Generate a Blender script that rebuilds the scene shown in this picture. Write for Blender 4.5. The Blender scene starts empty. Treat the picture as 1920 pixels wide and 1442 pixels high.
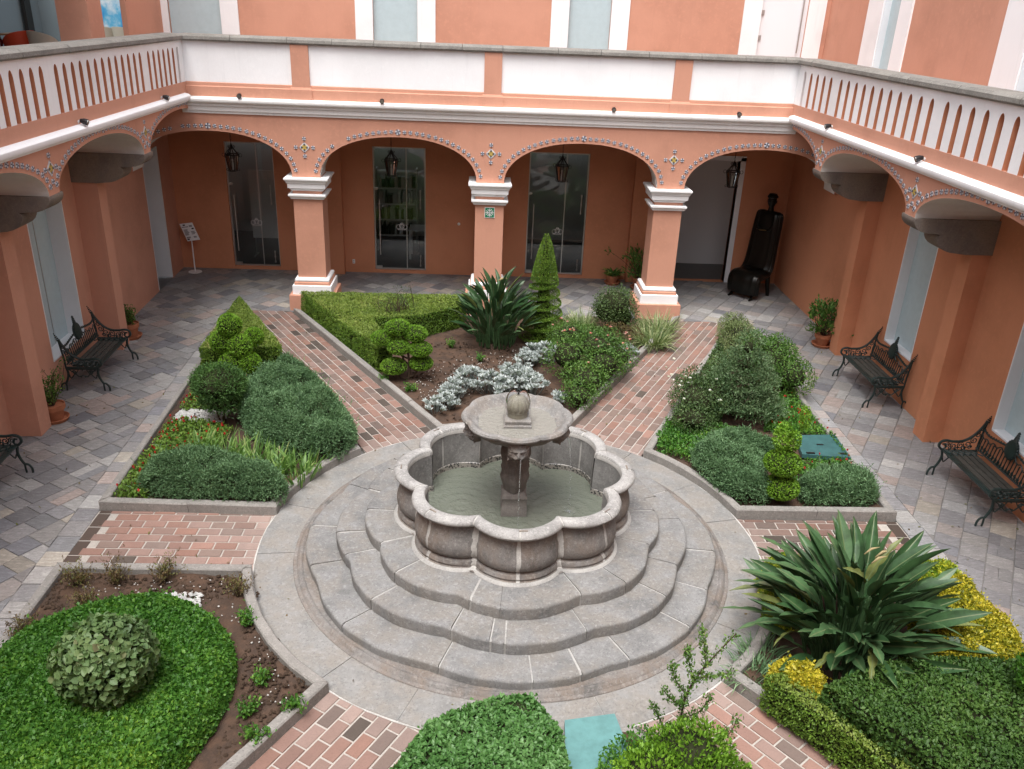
import bpy, math, random
import numpy as np
from mathutils import Matrix, Vector

random.seed(7)
RNG = np.random.default_rng(11)
scene = bpy.context.scene
COL = scene.collection
PI = math.pi

# ------------------------------------------------------------------ camera
cam_d = bpy.data.cameras.new('camera')
cam = bpy.data.objects.new('camera', cam_d)
COL.objects.link(cam)
R_ = Vector((0.9987468, -0.0319891, 0.0384907))
U_ = Vector((-0.0220531, 0.4090978, 0.9122240))
F_ = Vector((0.0449277, 0.9119296, -0.4078797))
cam.matrix_world = Matrix(((R_.x, U_.x, -F_.x, -0.4969), (R_.y, U_.y, -F_.y, -8.5269),
                           (R_.z, U_.z, -F_.z, 5.9334), (0, 0, 0, 1)))
cam_d.sensor_width = 36.0
cam_d.lens = 1589.73 / 1920 * 36.0
cam_d.clip_start = 0.05
cam_d.clip_end = 500
scene.camera = cam

# ------------------------------------------------------------------ world, sun, exposure (overcast)
SUN_EL, SUN_AZ = math.radians(69), math.radians(200)
world = bpy.data.worlds.new('World')
scene.world = world
world.use_nodes = True
wn = world.node_tree
wn.nodes.clear()
w_out = wn.nodes.new('ShaderNodeOutputWorld')
w_bg = wn.nodes.new('ShaderNodeBackground')
w_sky = wn.nodes.new('ShaderNodeTexSky')
w_sky.sky_type = 'NISHITA'
w_sky.sun_disc = False
w_sky.sun_elevation = SUN_EL
w_sky.sun_rotation = SUN_AZ
w_sky.air_density = 1.0
w_sky.dust_density = 4.0
w_sky.ozone_density = 1.0
w_hs = wn.nodes.new('ShaderNodeHueSaturation')      # an overcast sky is nearly colourless
w_hs.inputs['Saturation'].default_value = 0.32
wn.links.new(w_sky.outputs[0], w_hs.inputs['Color'])
wn.links.new(w_hs.outputs[0], w_bg.inputs['Color'])
w_bg.inputs['Strength'].default_value = 0.15
wn.links.new(w_bg.outputs[0], w_out.inputs['Surface'])
sun_d = bpy.data.lights.new('sun', 'SUN')
sun_d.energy = 1.5
sun_d.angle = math.radians(34)
sun_d.color = (1.0, 0.985, 0.97)
sun = bpy.data.objects.new('sun', sun_d)
COL.objects.link(sun)
sd = Vector((math.sin(SUN_AZ) * math.cos(SUN_EL), math.cos(SUN_AZ) * math.cos(SUN_EL), math.sin(SUN_EL)))
sun.rotation_euler = sd.to_track_quat('Z', 'Y').to_euler()
scene.view_settings.view_transform = 'Standard'
scene.view_settings.look = 'None'
scene.view_settings.exposure = 1.06
scene.view_settings.gamma = 1.0
scene.view_settings.use_curve_mapping = False

# ------------------------------------------------------------------ node helpers, materials
def new_mat(name):
    m = bpy.data.materials.new(name)
    m.use_nodes = True
    nt = m.node_tree
    b = nt.nodes['Principled BSDF']
    return m, nt, b

def nd(nt, typ, **kw):
    n = nt.nodes.new(typ)
    for k, v in kw.items():
        if k in n.inputs.keys():
            n.inputs[k].default_value = v
        else:
            setattr(n, k, v)
    return n

def noise(nt, scale, detail=4, rough=0.6, vec=None, stretch=None):
    g = nt.nodes.new('ShaderNodeNewGeometry')
    src = g.outputs['Position']
    if stretch:
        mp = nt.nodes.new('ShaderNodeMapping')
        mp.inputs['Scale'].default_value = stretch
        nt.links.new(src, mp.inputs['Vector'])
        src = mp.outputs[0]
    n = nt.nodes.new('ShaderNodeTexNoise')
    n.inputs['Scale'].default_value = scale
    n.inputs['Detail'].default_value = detail
    n.inputs['Roughness'].default_value = rough
    nt.links.new(src, n.inputs['Vector'])
    return n.outputs['Fac']

def ramp(nt, fac, stops):
    r = nt.nodes.new('ShaderNodeValToRGB')
    e = r.color_ramp.elements
    while len(e) < len(stops):
        e.new(0.5)
    for el, (p, c) in zip(e, stops):
        el.position = p
        el.color = (*c, 1) if len(c) == 3 else c
    nt.links.new(fac, r.inputs['Fac'])
    return r.outputs['Color']

def mix(nt, a, b, fac, mode='MIX'):
    m = nt.nodes.new('ShaderNodeMix')
    m.data_type = 'RGBA'
    m.blend_type = mode
    for s, v in ((6, a), (7, b)):
        if isinstance(v, (tuple, list)):
            m.inputs[s].default_value = (*v[:3], 1)
        else:
            nt.links.new(v, m.inputs[s])
    if isinstance(fac, (int, float)):
        m.inputs[0].default_value = fac
    else:
        nt.links.new(fac, m.inputs[0])
    return m.outputs[2]

def bump(nt, bsdf, h, strength=0.3, dist=0.01):
    b = nt.nodes.new('ShaderNodeBump')
    b.inputs['Strength'].default_value = strength
    b.inputs['Distance'].default_value = dist
    nt.links.new(h, b.inputs['Height'])
    nt.links.new(b.outputs[0], bsdf.inputs['Normal'])

def g3(v):
    return (v, v, v)

def plaster(name, col, var=0.1, streak=0.0, rough=0.85, b=0.25):
    m, nt, bs = new_mat(name)
    n1 = noise(nt, 1.3, 5, 0.65)
    n2 = noise(nt, 14, 4, 0.6)
    c = mix(nt, col, [x * (1 - var) for x in col], ramp(nt, n1, [(0.35, g3(0)), (0.7, g3(1))]))
    c = mix(nt, c, [min(1, x * (1 + var * 0.8)) for x in col], ramp(nt, n2, [(0.52, g3(0)), (0.75, g3(0.6))]))
    n0 = noise(nt, 0.55, 3, 0.5)
    c = mix(nt, c, [min(1, x * 1.07 + .01) for x in col], ramp(nt, n0, [(0.46, g3(0)), (0.56, g3(0.7))]))
    if streak:
        n3 = noise(nt, 3.0, 5, 0.7, stretch=(4, 4, 0.25))
        c = mix(nt, c, [x * 0.55 for x in col], ramp(nt, n3, [(0.55, g3(0)), (0.8, g3(streak))]))
    nt.links.new(c, bs.inputs['Base Color'])
    bs.inputs['Roughness'].default_value = rough
    bs.inputs['Specular IOR Level'].default_value = 0.25
    bump(nt, bs, noise(nt, 30, 6, 0.7), b, 0.01)
    return m

def stone(name, col, dark=0.55, speck=0.5, scale=1.0, b=0.5, warm=None, stain=0.5):
    m, nt, bs = new_mat(name)
    n1 = noise(nt, 2.2 * scale, 6, 0.7)
    n2 = noise(nt, 24 * scale, 5, 0.75)
    n3 = noise(nt, 52 * scale, 4, 0.7)
    c = mix(nt, col, [x * dark for x in col], ramp(nt, n1, [(0.40, g3(0)), (0.62, g3(stain))]))
    if warm:
        n4 = noise(nt, 3.7 * scale, 4, 0.6, stretch=(1, 1, 0.5))
        c = mix(nt, c, warm, ramp(nt, n4, [(0.42, g3(0)), (0.60, g3(0.8))]))
    c = mix(nt, c, [min(1, x * 1.45) for x in col], ramp(nt, n2, [(0.52, g3(0)), (0.64, g3(speck))]))
    c = mix(nt, c, [x * 0.35 for x in col], ramp(nt, n3, [(0.54, g3(0)), (0.64, g3(speck))]))
    nt.links.new(c, bs.inputs['Base Color'])
    bs.inputs['Roughness'].default_value = 0.85
    bs.inputs['Specular IOR Level'].default_value = 0.3
    h = mix(nt, n2, n1, 0.4)
    bump(nt, bs, h, b, 0.012)
    return m

def pieces(name, rough=0.75, b=0.5, use_attr=False, streak=0.5, scale=1.0, streaky=True, spec=0.35):
    """brick / slab material: the piece's own colour (object colour or a colour attribute) with veins and wear"""
    m, nt, bs = new_mat(name)
    if use_attr:
        a = nt.nodes.new('ShaderNodeVertexColor'); a.layer_name = 'tone'
        col = a.outputs['Color']
        rnd = None
    else:
        oi = nt.nodes.new('ShaderNodeObjectInfo')
        col = oi.outputs['Color']
    n1 = noise(nt, 5 * scale, 6, 0.7)
    n2 = noise(nt, 45 * scale, 4, 0.65)
    c = mix(nt, col, (0.25, 0.25, 0.25), 0.0)
    c = mix(nt, c, g3(0.42), ramp(nt, n1, [(0.3, g3(0)), (0.75, g3(1))]), 'OVERLAY')
    lo = mix(nt, c, g3(0.5), 1.0, 'MULTIPLY')
    c = mix(nt, c, lo, ramp(nt, n2, [(0.5, g3(0)), (0.72, g3(streak))]))
    if streaky:
        n3 = noise(nt, 7 * scale, 5, 0.75, stretch=(1.2, 4.5, 1))
        hi = mix(nt, c, g3(1.7), 1.0, 'MULTIPLY')
        c = mix(nt, c, hi, ramp(nt, n3, [(0.52, g3(0)), (0.62, g3(streak))]))
        lo2 = mix(nt, c, g3(0.55), 1.0, 'MULTIPLY')
        c = mix(nt, c, lo2, ramp(nt, n3, [(0.32, g3(streak)), (0.45, g3(0))]))
    nt.links.new(c, bs.inputs['Base Color'])
    bs.inputs['Roughness'].default_value = rough
    bs.inputs['Specular IOR Level'].default_value = spec
    bump(nt, bs, mix(nt, n2, n1, 0.5), b, 0.012)
    return m

def plain(name, col, rough=0.5, metal=0.0, spec=0.5, bmp=0.0, var=0.0):
    m, nt, bs = new_mat(name)
    bs.inputs['Base Color'].default_value = (*col, 1)
    bs.inputs['Roughness'].default_value = rough
    bs.inputs['Metallic'].default_value = metal
    bs.inputs['Specular IOR Level'].default_value = spec
    if var:
        c = mix(nt, col, [x * (1 - var) for x in col], ramp(nt, noise(nt, 9, 5, 0.7), [(0.4, g3(0)), (0.65, g3(1))]))
        nt.links.new(c, bs.inputs['Base Color'])
    if bmp:
        bump(nt, bs, noise(nt, 60, 3, 0.6), bmp, 0.004)
    return m

def leafy(name, stops, rough=0.5, trans=0.25, spec=0.35, gain=1.5):
    """leaf material: colour from the leaf's own random tone"""
    m, nt, bs = new_mat(name)
    a = nt.nodes.new('ShaderNodeAttribute'); a.attribute_name = 'tone'
    stops = [(p, tuple(min(0.8, x * gain) for x in k)) for p, k in stops]
    c = ramp(nt, a.outputs['Fac'], stops)
    nt.links.new(c, bs.inputs['Base Color'])
    bs.inputs['Roughness'].default_value = rough
    bs.inputs['Specular IOR Level'].default_value = spec
    if trans:
        t = nt.nodes.new('ShaderNodeBsdfTranslucent')
        nt.links.new(mix(nt, c, (1.0, 1.3, 0.5), 1.0, 'MULTIPLY'), t.inputs['Color'])
        ms = nt.nodes.new('ShaderNodeMixShader')
        ms.inputs[0].default_value = trans
        nt.links.new(bs.outputs[0], ms.inputs[1]); nt.links.new(t.outputs[0], ms.inputs[2])
        nt.links.new(ms.outputs[0], nt.nodes['Material Output'].inputs['Surface'])
    return m

def glass_mat(name, tint=(0.75, 0.8, 0.8), refl=0.9, rough=0.0, ior=1.6):
    m, nt, bs = new_mat(name)
    nt.nodes.remove(bs)
    tr = nd(nt, 'ShaderNodeBsdfTransparent', Color=(*tint, 1))
    gl = nd(nt, 'ShaderNodeBsdfGlossy', Color=(refl, refl, refl, 1), Roughness=rough)
    fr = nd(nt, 'ShaderNodeFresnel', IOR=ior)
    ms = nt.nodes.new('ShaderNodeMixShader')
    nt.links.new(fr.outputs[0], ms.inputs[0])
    nt.links.new(tr.outputs[0], ms.inputs[1]); nt.links.new(gl.outputs[0], ms.inputs[2])
    nt.links.new(ms.outputs[0], nt.nodes['Material Output'].inputs['Surface'])
    return m

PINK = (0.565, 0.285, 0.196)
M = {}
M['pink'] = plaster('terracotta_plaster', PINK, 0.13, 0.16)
M['pink_in'] = plaster('terracotta_orange', (0.56, 0.240, 0.128), 0.13, 0.14)  # stronger orange terracotta: far wall, right wall, balustrade gaps
M['white'] = plaster('white_plaster', (0.84, 0.845, 0.85), 0.05, 0.16)
M['cornice'] = plaster('cornice_plaster', (0.78, 0.77, 0.75), 0.08, 0.35)
M['soffit'] = plaster('soffit_plaster', (0.68, 0.65, 0.61), 0.10, 0.2)
M['jamb'] = plaster('white_jamb_paint', (0.74, 0.76, 0.78), 0.03, 0, 0.6, 0.1)
M['coping'] = stone('coping_stone', (0.22, 0.21, 0.19), 0.5, 0.5, 1.2, 0.7)
M['corbel'] = stone('corbel_stone', (0.20, 0.17, 0.15), 0.55, 0.35, 1.0, 0.7, (0.23, 0.19, 0.15))
M['step'] = stone('step_stone', (0.235, 0.234, 0.230), 0.55, 0.5, 1.0, 0.7, (0.215, 0.20, 0.18), 0.8)
M['ring'] = stone('ring_stone', (0.25, 0.247, 0.238), 0.68, 0.4, 0.9, 0.5, (0.245, 0.225, 0.20), 0.75)
M['basin'] = stone('basin_stone', (0.225, 0.212, 0.20), 0.42, 0.5, 1.0, 0.8, (0.20, 0.163, 0.135), 0.85)
M['rim'] = stone('rim_stone', (0.37, 0.36, 0.345), 0.5, 0.55, 1.2, 0.8, None, 0.7)
M['bowl'] = stone('bowl_stone', (0.25, 0.243, 0.232), 0.5, 0.55, 1.4, 0.7, (0.22, 0.195, 0.17), 0.7)
M['carved'] = stone('pedestal_stone', (0.20, 0.18, 0.163), 0.5, 0.4, 2.0, 0.6, None, 0.7)
M['moss_stone'] = stone('finial_stone', (0.25, 0.235, 0.19), 0.6, 0.4, 2.0, 0.5, (0.19, 0.175, 0.125), 0.6)
M['lining'] = stone('lining_stone', (0.235, 0.23, 0.22), 0.5, 0.5, 1.0, 0.7, None, 0.8)
M['step_mortar'] = stone('step_mortar', (0.385, 0.375, 0.355), 0.5, 0.4, 1.6, 0.4)
M['mortar'] = stone('mortar', (0.50, 0.485, 0.455), 0.55, 0.4, 2.0, 0.4)
M['kerb'] = stone('kerb_concrete', (0.27, 0.255, 0.235), 0.6, 0.5, 1.2, 0.6)
M['slab'] = pieces('paving_slab', 0.6, 0.6, False, 0.55)
M['slab_attr'] = pieces('paving_slab_far', 0.6, 0.6, True, 0.55)
M['brick'] = pieces('path_brick', 0.7, 0.45, False, 0.35, 1.4, False)
M['grout'] = stone('brick_grout', (0.42, 0.385, 0.345), 0.7, 0.3, 1.5, 0.4)
M['slab_grout'] = stone('slab_grout', (0.20, 0.19, 0.18), 0.6, 0.3, 1.5, 0.4)
M['soil'] = stone('soil', (0.065, 0.042, 0.030), 0.5, 0.35, 1.5, 0.9, (0.095, 0.055, 0.035))
M['clod'] = plain('soil_clod', (0.07, 0.047, 0.033), 0.95, 0, 0.1, 0.5, 0.4)
M['pebble'] = plain('white_pebble', (0.52, 0.52, 0.50), 0.7, 0, 0.3, 0, 0.4)
M['iron'] = plain('green_black_iron', (0.014, 0.030, 0.028), 0.42, 0.0, 0.5, 0.3, 0.3)
M['iron2'] = plain('black_iron', (0.010, 0.009, 0.008), 0.5, 0.0, 0.5)
M['slat'] = plain('bench_slat_wood', (0.062, 0.060, 0.052), 0.6, 0, 0.4, 0.2, 0.3)
M['terracotta'] = plain('terracotta_pot', (0.40, 0.15, 0.075), 0.8, 0, 0.3, 0.2, 0.2)
M['bronze'] = plain('dark_bronze', (0.010, 0.009, 0.007), 0.3, 0.55, 0.5, 0.25)
M['steel'] = plain('brushed_steel', (0.55, 0.55, 0.53), 0.35, 0.9)
M['paint_white'] = plain('white_paint', (0.78, 0.78, 0.78), 0.4)
M['black'] = plain('black_plastic', (0.01, 0.01, 0.012), 0.4)
M['hatch'] = plain('hatch_green_paint', (0.045, 0.125, 0.125), 0.5, 0, 0.4, 0.3, 0.25)
M['hatch2'] = plain('hatch_teal_paint', (0.12, 0.27, 0.265), 0.55, 0, 0.4, 0.3, 0.2)
M['glass'] = glass_mat('door_glass', (0.78, 0.82, 0.82))
M['lamp_glass'] = glass_mat('lantern_glass', (0.8, 0.8, 0.78))
M['frost'] = plain('frosted_window_glass', (0.48, 0.60, 0.63), 0.25, 0, 0.6, 0, 0.06)
M['bark'] = plain('bark', (0.085, 0.058, 0.040), 0.9, 0, 0.2, 0.6, 0.3)
M['twig_core'] = plain('inner_twigs', (0.030, 0.034, 0.016), 0.95, 0, 0.1, 0.5, 0.4)
M['sign_green'] = plain('sign_green', (0.0, 0.19, 0.085), 0.4)
M['room_wall'] = plain('room_wall_paint', (0.62, 0.62, 0.61), 0.7)
M['room_floor'] = plain('room_floor', (0.07, 0.065, 0.06), 0.35, 0, 0.5, 0.1, 0.2)
M['tile_w'] = plain('glazed_tile_white', (0.66, 0.68, 0.72), 0.25)
M['tile_b'] = plain('glazed_tile_blue', (0.055, 0.065, 0.10), 0.3)
M['tile_y'] = plain('glazed_tile_yellow', (0.55, 0.40, 0.10), 0.25)
# leaves
M['l_box'] = leafy('boxwood_leaf', [(0, (0.030, 0.065, 0.010)), (0.5, (0.070, 0.125, 0.016)), (0.9, (0.125, 0.190, 0.028)), (1, (0.19, 0.20, 0.06))], gain=1.85)
M['l_boxdry'] = leafy('boxwood_top_leaf', [(0, (0.05, 0.085, 0.012)), (0.5, (0.105, 0.150, 0.025)), (0.85, (0.16, 0.19, 0.045)), (1, (0.24, 0.19, 0.08))], gain=1.7)
M['l_top'] = leafy('topiary_leaf', [(0, (0.030, 0.075, 0.008)), (0.5, (0.085, 0.165, 0.014)), (1, (0.16, 0.27, 0.03))], gain=1.95)
M['l_jun'] = leafy('juniper_leaf', [(0, (0.026, 0.056, 0.024)), (0.5, (0.056, 0.100, 0.046)), (0.85, (0.10, 0.165, 0.085)), (1, (0.17, 0.23, 0.14))], 0.6, 0.2, 0.3, 2.2)
M['l_mush'] = leafy('cypress_leaf', [(0, (0.025, 0.058, 0.014)), (0.5, (0.048, 0.105, 0.026)), (1, (0.08, 0.16, 0.035))], 0.6, 0.15)
M['l_clover'] = leafy('clover_leaf', [(0, (0.020, 0.066, 0.010)), (0.45, (0.040, 0.115, 0.016)), (0.75, (0.080, 0.175, 0.022)), (1, (0.19, 0.28, 0.03))], 0.5, 0.3)
M['l_round'] = leafy('round_shrub_leaf', [(0, (0.040, 0.070, 0.028)), (0.5, (0.075, 0.125, 0.045)), (0.85, (0.115, 0.165, 0.065)), (1, (0.14, 0.12, 0.07))])
M['l_dark'] = leafy('dark_hedge_leaf', [(0, (0.012, 0.032, 0.007)), (0.5, (0.030, 0.068, 0.012)), (0.88, (0.055, 0.100, 0.020)), (1, (0.10, 0.09, 0.035))], 0.55, 0.15, 0.3, 1.6)
M['l_pitto'] = leafy('pale_hedge_leaf', [(0, (0.028, 0.080, 0.018)), (0.5, (0.065, 0.150, 0.040)), (0.9, (0.125, 0.225, 0.085)), (1, (0.16, 0.29, 0.05))], 0.4, 0.25)
M['l_yellow'] = leafy('golden_leaf', [(0, (0.045, 0.08, 0.01)), (0.3, (0.20, 0.21, 0.015)), (0.55, (0.46, 0.39, 0.03)), (0.8, (0.58, 0.47, 0.05)), (1, (0.66, 0.56, 0.14))], 0.45, 0.25, 0.35, 1.1)
M['l_ylw2'] = leafy('yellow_green_leaf', [(0, (0.04, 0.09, 0.01)), (0.4, (0.10, 0.17, 0.015)), (0.75, (0.36, 0.33, 0.025)), (1, (0.55, 0.46, 0.05))], 0.45, 0.25)
M['l_bop'] = plain('bird_of_paradise_leaf', (0.040, 0.098, 0.034), 0.42, 0, 0.45, 0.0, 0.45)
M['l_bop2'] = plain('bird_of_paradise_leaf_light', (0.068, 0.140, 0.055), 0.45, 0, 0.45, 0.0, 0.45)
M['l_rib'] = plain('leaf_midrib', (0.115, 0.150, 0.065), 0.5)
M['ceiling'] = plain('gallery_ceiling', (0.26, 0.15, 0.095), 0.8, 0, 0.2, 0.3, 0.2)
M['l_bop3'] = plain('bird_of_paradise_leaf_yellowed', (0.16, 0.19, 0.055), 0.5, 0, 0.4, 0.0, 0.5)
M['l_dry'] = plain('leaf_dry', (0.30, 0.24, 0.12), 0.7)
M['l_stalk'] = leafy('stalk', [(0, (0.030, 0.060, 0.018)), (1, (0.07, 0.11, 0.035))])
M['l_silver'] = leafy('silver_leaf', [(0, (0.20, 0.23, 0.22)), (0.5, (0.36, 0.40, 0.395)), (1, (0.54, 0.58, 0.57))], 0.8, 0.1, 0.2, 1.0)
M['l_rose'] = leafy('rose_leaf', [(0, (0.025, 0.062, 0.014)), (0.6, (0.060, 0.120, 0.024)), (0.95, (0.11, 0.19, 0.035)), (1, (0.15, 0.10, 0.05))])
M['l_shrub'] = leafy('shrub_leaf', [(0, (0.025, 0.052, 0.018)), (0.6, (0.060, 0.100, 0.032)), (1, (0.12, 0.165, 0.06))])
M['l_varieg'] = leafy('variegated_leaf', [(0, (0.035, 0.075, 0.028)), (0.45, (0.075, 0.125, 0.055)), (0.75, (0.12, 0.17, 0.085)), (1, (0.22, 0.26, 0.16))], 0.55, 0.2)
M['l_grassv'] = leafy('variegated_grass', [(0, (0.05, 0.09, 0.025)), (0.5, (0.13, 0.17, 0.065)), (1, (0.28, 0.29, 0.16))], 0.5, 0.2)
M['l_iris'] = leafy('iris_leaf', [(0, (0.05, 0.105, 0.025)), (0.5, (0.105, 0.190, 0.048)), (0.93, (0.18, 0.27, 0.08)), (1, (0.30, 0.26, 0.13))], 0.45, 0.3)
M['l_cover'] = leafy('groundcover_leaf', [(0, (0.040, 0.085, 0.012)), (0.5, (0.085, 0.150, 0.022)), (1, (0.155, 0.220, 0.04))])
M['l_brown'] = leafy('dry_weed_leaf', [(0, (0.055, 0.036, 0.02)), (0.5, (0.10, 0.065, 0.03)), (0.8, (0.10, 0.11, 0.03)), (1, (0.14, 0.17, 0.04))])
M['l_pot'] = leafy('potplant_leaf', [(0, (0.025, 0.065, 0.012)), (0.6, (0.060, 0.125, 0.022)), (0.85, (0.13, 0.20, 0.04)), (1, (0.34, 0.36, 0.13))])
M['l_redflower'] = leafy('red_petal', [(0, (0.28, 0.008, 0.010)), (1, (0.42, 0.03, 0.025))])
M['l_pinkflower'] = leafy('pink_petal', [(0, (0.60, 0.14, 0.11)), (0.5, (0.65, 0.32, 0.28)), (1, (0.70, 0.58, 0.54))], gain=1.0)
M['l_whiteflower'] = leafy('white_petal', [(0, (0.62, 0.62, 0.56)), (1, (0.75, 0.75, 0.72))], gain=1.0)

# ------------------------------------------------------------------ mesh helpers
class MB:
    def __init__(s):
        s.v = []; s.f = []; s.m = []
    def add(s, vs, fs, mi=0):
        o = len(s.v)
        s.v += [tuple(p) for p in vs]
        s.f += [tuple(i + o for i in f) for f in fs]
        s.m += [mi] * len(fs)
        return s
    def box(s, x0, x1, y0, y1, z0, z1, mi=0):
        vs = [(x0, y0, z0), (x1, y0, z0), (x1, y1, z0), (x0, y1, z0), (x0, y0, z1), (x1, y0, z1), (x1, y1, z1), (x0, y1, z1)]
        return s.add(vs, [(0, 3, 2, 1), (4, 5, 6, 7), (0, 1, 5, 4), (1, 2, 6, 5), (2, 3, 7, 6), (3, 0, 4, 7)], mi)
    def prism(s, poly, z0, z1, mi=0, inset=0.0, bev=0.0):
        n = len(poly)
        if bev:
            cx = sum(p[0] for p in poly) / n; cy = sum(p[1] for p in poly) / n
            def sh(p):
                d = math.hypot(p[0] - cx, p[1] - cy) or 1
                k = max(0, 1 - bev * 1.3 / d)
                return (cx + (p[0] - cx) * k, cy + (p[1] - cy) * k)
            vs = [(p[0], p[1], z0) for p in poly] + [(p[0], p[1], z1 - bev) for p in poly] + [(*sh(p), z1) for p in poly]
            fs = [tuple(range(2 * n, 3 * n))]
            for i in range(n):
                j = (i + 1) % n
                fs += [(i, j, n + j, n + i), (n + i, n + j, 2 * n + j, 2 * n + i)]
            return s.add(vs, fs, mi)
        vs = [(p[0], p[1], z0) for p in poly] + [(p[0], p[1], z1) for p in poly]
        fs = [tuple(range(n - 1, -1, -1)), tuple(range(n, 2 * n))]
        fs += [(i, (i + 1) % n, n + (i + 1) % n, n + i) for i in range(n)]
        return s.add(vs, fs, mi)
    def tube(s, pts, r, n=6, mi=0, cap=True):
        pts = [Vector(p) for p in pts]
        k = len(pts)
        rs = r if isinstance(r, (list, tuple)) else [r] * k
        vs, fs = [], []
        ref = None
        for i, p in enumerate(pts):
            t = (pts[min(i + 1, k - 1)] - pts[max(i - 1, 0)])
            if t.length < 1e-9: t = Vector((0, 0, 1))
            t.normalize()
            if ref is None:
                ref = Vector((0, 0, 1)) if abs(t.z) < 0.9 else Vector((1, 0, 0))
            a = t.cross(ref)
            if a.length < 1e-6: a = t.orthogonal()
            a.normalize(); bb = a.cross(t); ref = bb
            for j in range(n):
                an = 2 * PI * j / n
                vs.append(p + (a * math.cos(an) + bb * math.sin(an)) * rs[i])
        for i in range(k - 1):
            for j in range(n):
                fs.append((i * n + j, i * n + (j + 1) % n, (i + 1) * n + (j + 1) % n, (i + 1) * n + j))
        if cap:
            fs.append(tuple(range(n - 1, -1, -1))); fs.append(tuple((k - 1) * n + j for j in range(n)))
        return s.add(vs, fs, mi)
    def lathe(s, prof, n=24, rf=None, c=(0, 0), mi=0, a0=0.0, cap=True):
        vs, fs = [], []
        for i, (r, z) in enumerate(prof):
            for j in range(n):
                an = 2 * PI * j / n + a0
                rr = r * (rf(an, i) if rf else 1)
                vs.append((c[0] + rr * math.cos(an), c[1] + rr * math.sin(an), z))
        for i in range(len(prof) - 1):
            for j in range(n):
                fs.append((i * n + j, i * n + (j + 1) % n, (i + 1) * n + (j + 1) % n, (i + 1) * n + j))
        if cap and prof[0][0] > 1e-4: fs.append(tuple(range(n - 1, -1, -1)))
        if cap and prof[-1][0] > 2e-3: fs.append(tuple((len(prof) - 1) * n + j for j in range(n)))
        return s.add(vs, fs, mi)
    def sqlathe(s, prof, cx, cy, mi=0):
        """square profile stack: (half width, z)"""
        vs, fs = [], []
        for h, z in prof:
            vs += [(cx - h, cy - h, z), (cx + h, cy - h, z), (cx + h, cy + h, z), (cx - h, cy + h, z)]
        k = len(prof)
        for i in range(k - 1):
            for j in range(4):
                fs.append((i * 4 + j, i * 4 + (j + 1) % 4, i * 4 + 4 + (j + 1) % 4, i * 4 + 4 + j))
        fs.append((3, 2, 1, 0)); fs.append(tuple((k - 1) * 4 + j for j in range(4)))
        return s.add(vs, fs, mi)
    def map(s, fn):
        s.v = [tuple(fn(*p)) for p in s.v]
        return s
    def mesh(s, name, mats, smooth=False):
        me = bpy.data.meshes.new(name)
        me.from_pydata(s.v, [], s.f)
        for mm in (mats if isinstance(mats, (list, tuple)) else [mats]):
            me.materials.append(mm)
        if any(s.m):
            me.polygons.foreach_set('material_index', s.m)
        if smooth:
            me.polygons.foreach_set('use_smooth', [True] * len(s.f))
            if smooth != 'all':
                try: me.set_sharp_from_angle(angle=math.radians(38))
                except Exception: pass
        me.update()
        return me
    def build(s, name, mats, parent=None, smooth=False, loc=None, rz=0):
        return link(name, s.mesh(name, mats, smooth), parent, loc, rz)

def link(name, me, parent=None, loc=None, rz=0):
    o = bpy.data.objects.new(name, me)
    COL.objects.link(o)
    if parent is not None: o.parent = parent
    if loc is not None: o.location = loc
    if rz: o.rotation_euler = (0, 0, rz)
    return o

def thing(name, label, cat, loc=(0, 0, 0), rz=0, group=None):
    o = link(name, None, None, loc, rz)
    return tag(o, label, cat, group)

def tag(o, label, cat, group=None):
    o['label'] = label; o['category'] = cat
    if group: o['group'] = group
    return o

def struct(o):
    o['kind'] = 'structure'; return o

def stuff(o, label=None):
    o['kind'] = 'stuff'
    if label: o['label'] = label
    return o

def copy_thing(root, loc, rz, label, group=None):
    r = root.copy(); COL.objects.link(r)
    r.location = loc; r.rotation_euler = (0, 0, rz); r['label'] = label
    if group: r['group'] = group
    for ch in [c for c in bpy.data.objects if c.parent == root]:
        c = ch.copy(); COL.objects.link(c); c.parent = r
        for g in [d for d in bpy.data.objects if d.parent == ch]:
            d = g.copy(); COL.objects.link(d); d.parent = c
    return r

# numpy value noise (for lumpy outlines)
_perm = np.random.default_rng(3).random((32, 32, 32))
def vnoise(P, s):
    Q = np.asarray(P, float) * s
    I = np.floor(Q).astype(int); Fq = Q - I
    Fq = Fq * Fq * (3 - 2 * Fq)
    out = 0
    for dx in (0, 1):
        for dy in (0, 1):
            for dz in (0, 1):
                w = (Fq[:, 0] if dx else 1 - Fq[:, 0]) * (Fq[:, 1] if dy else 1 - Fq[:, 1]) * (Fq[:, 2] if dz else 1 - Fq[:, 2])
                out = out + w * _perm[(I[:, 0] + dx) % 32, (I[:, 1] + dy) % 32, (I[:, 2] + dz) % 32]
    return out - 0.5

def unit(a):
    return a / np.maximum(np.linalg.norm(a, axis=1, keepdims=True), 1e-9)

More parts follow.
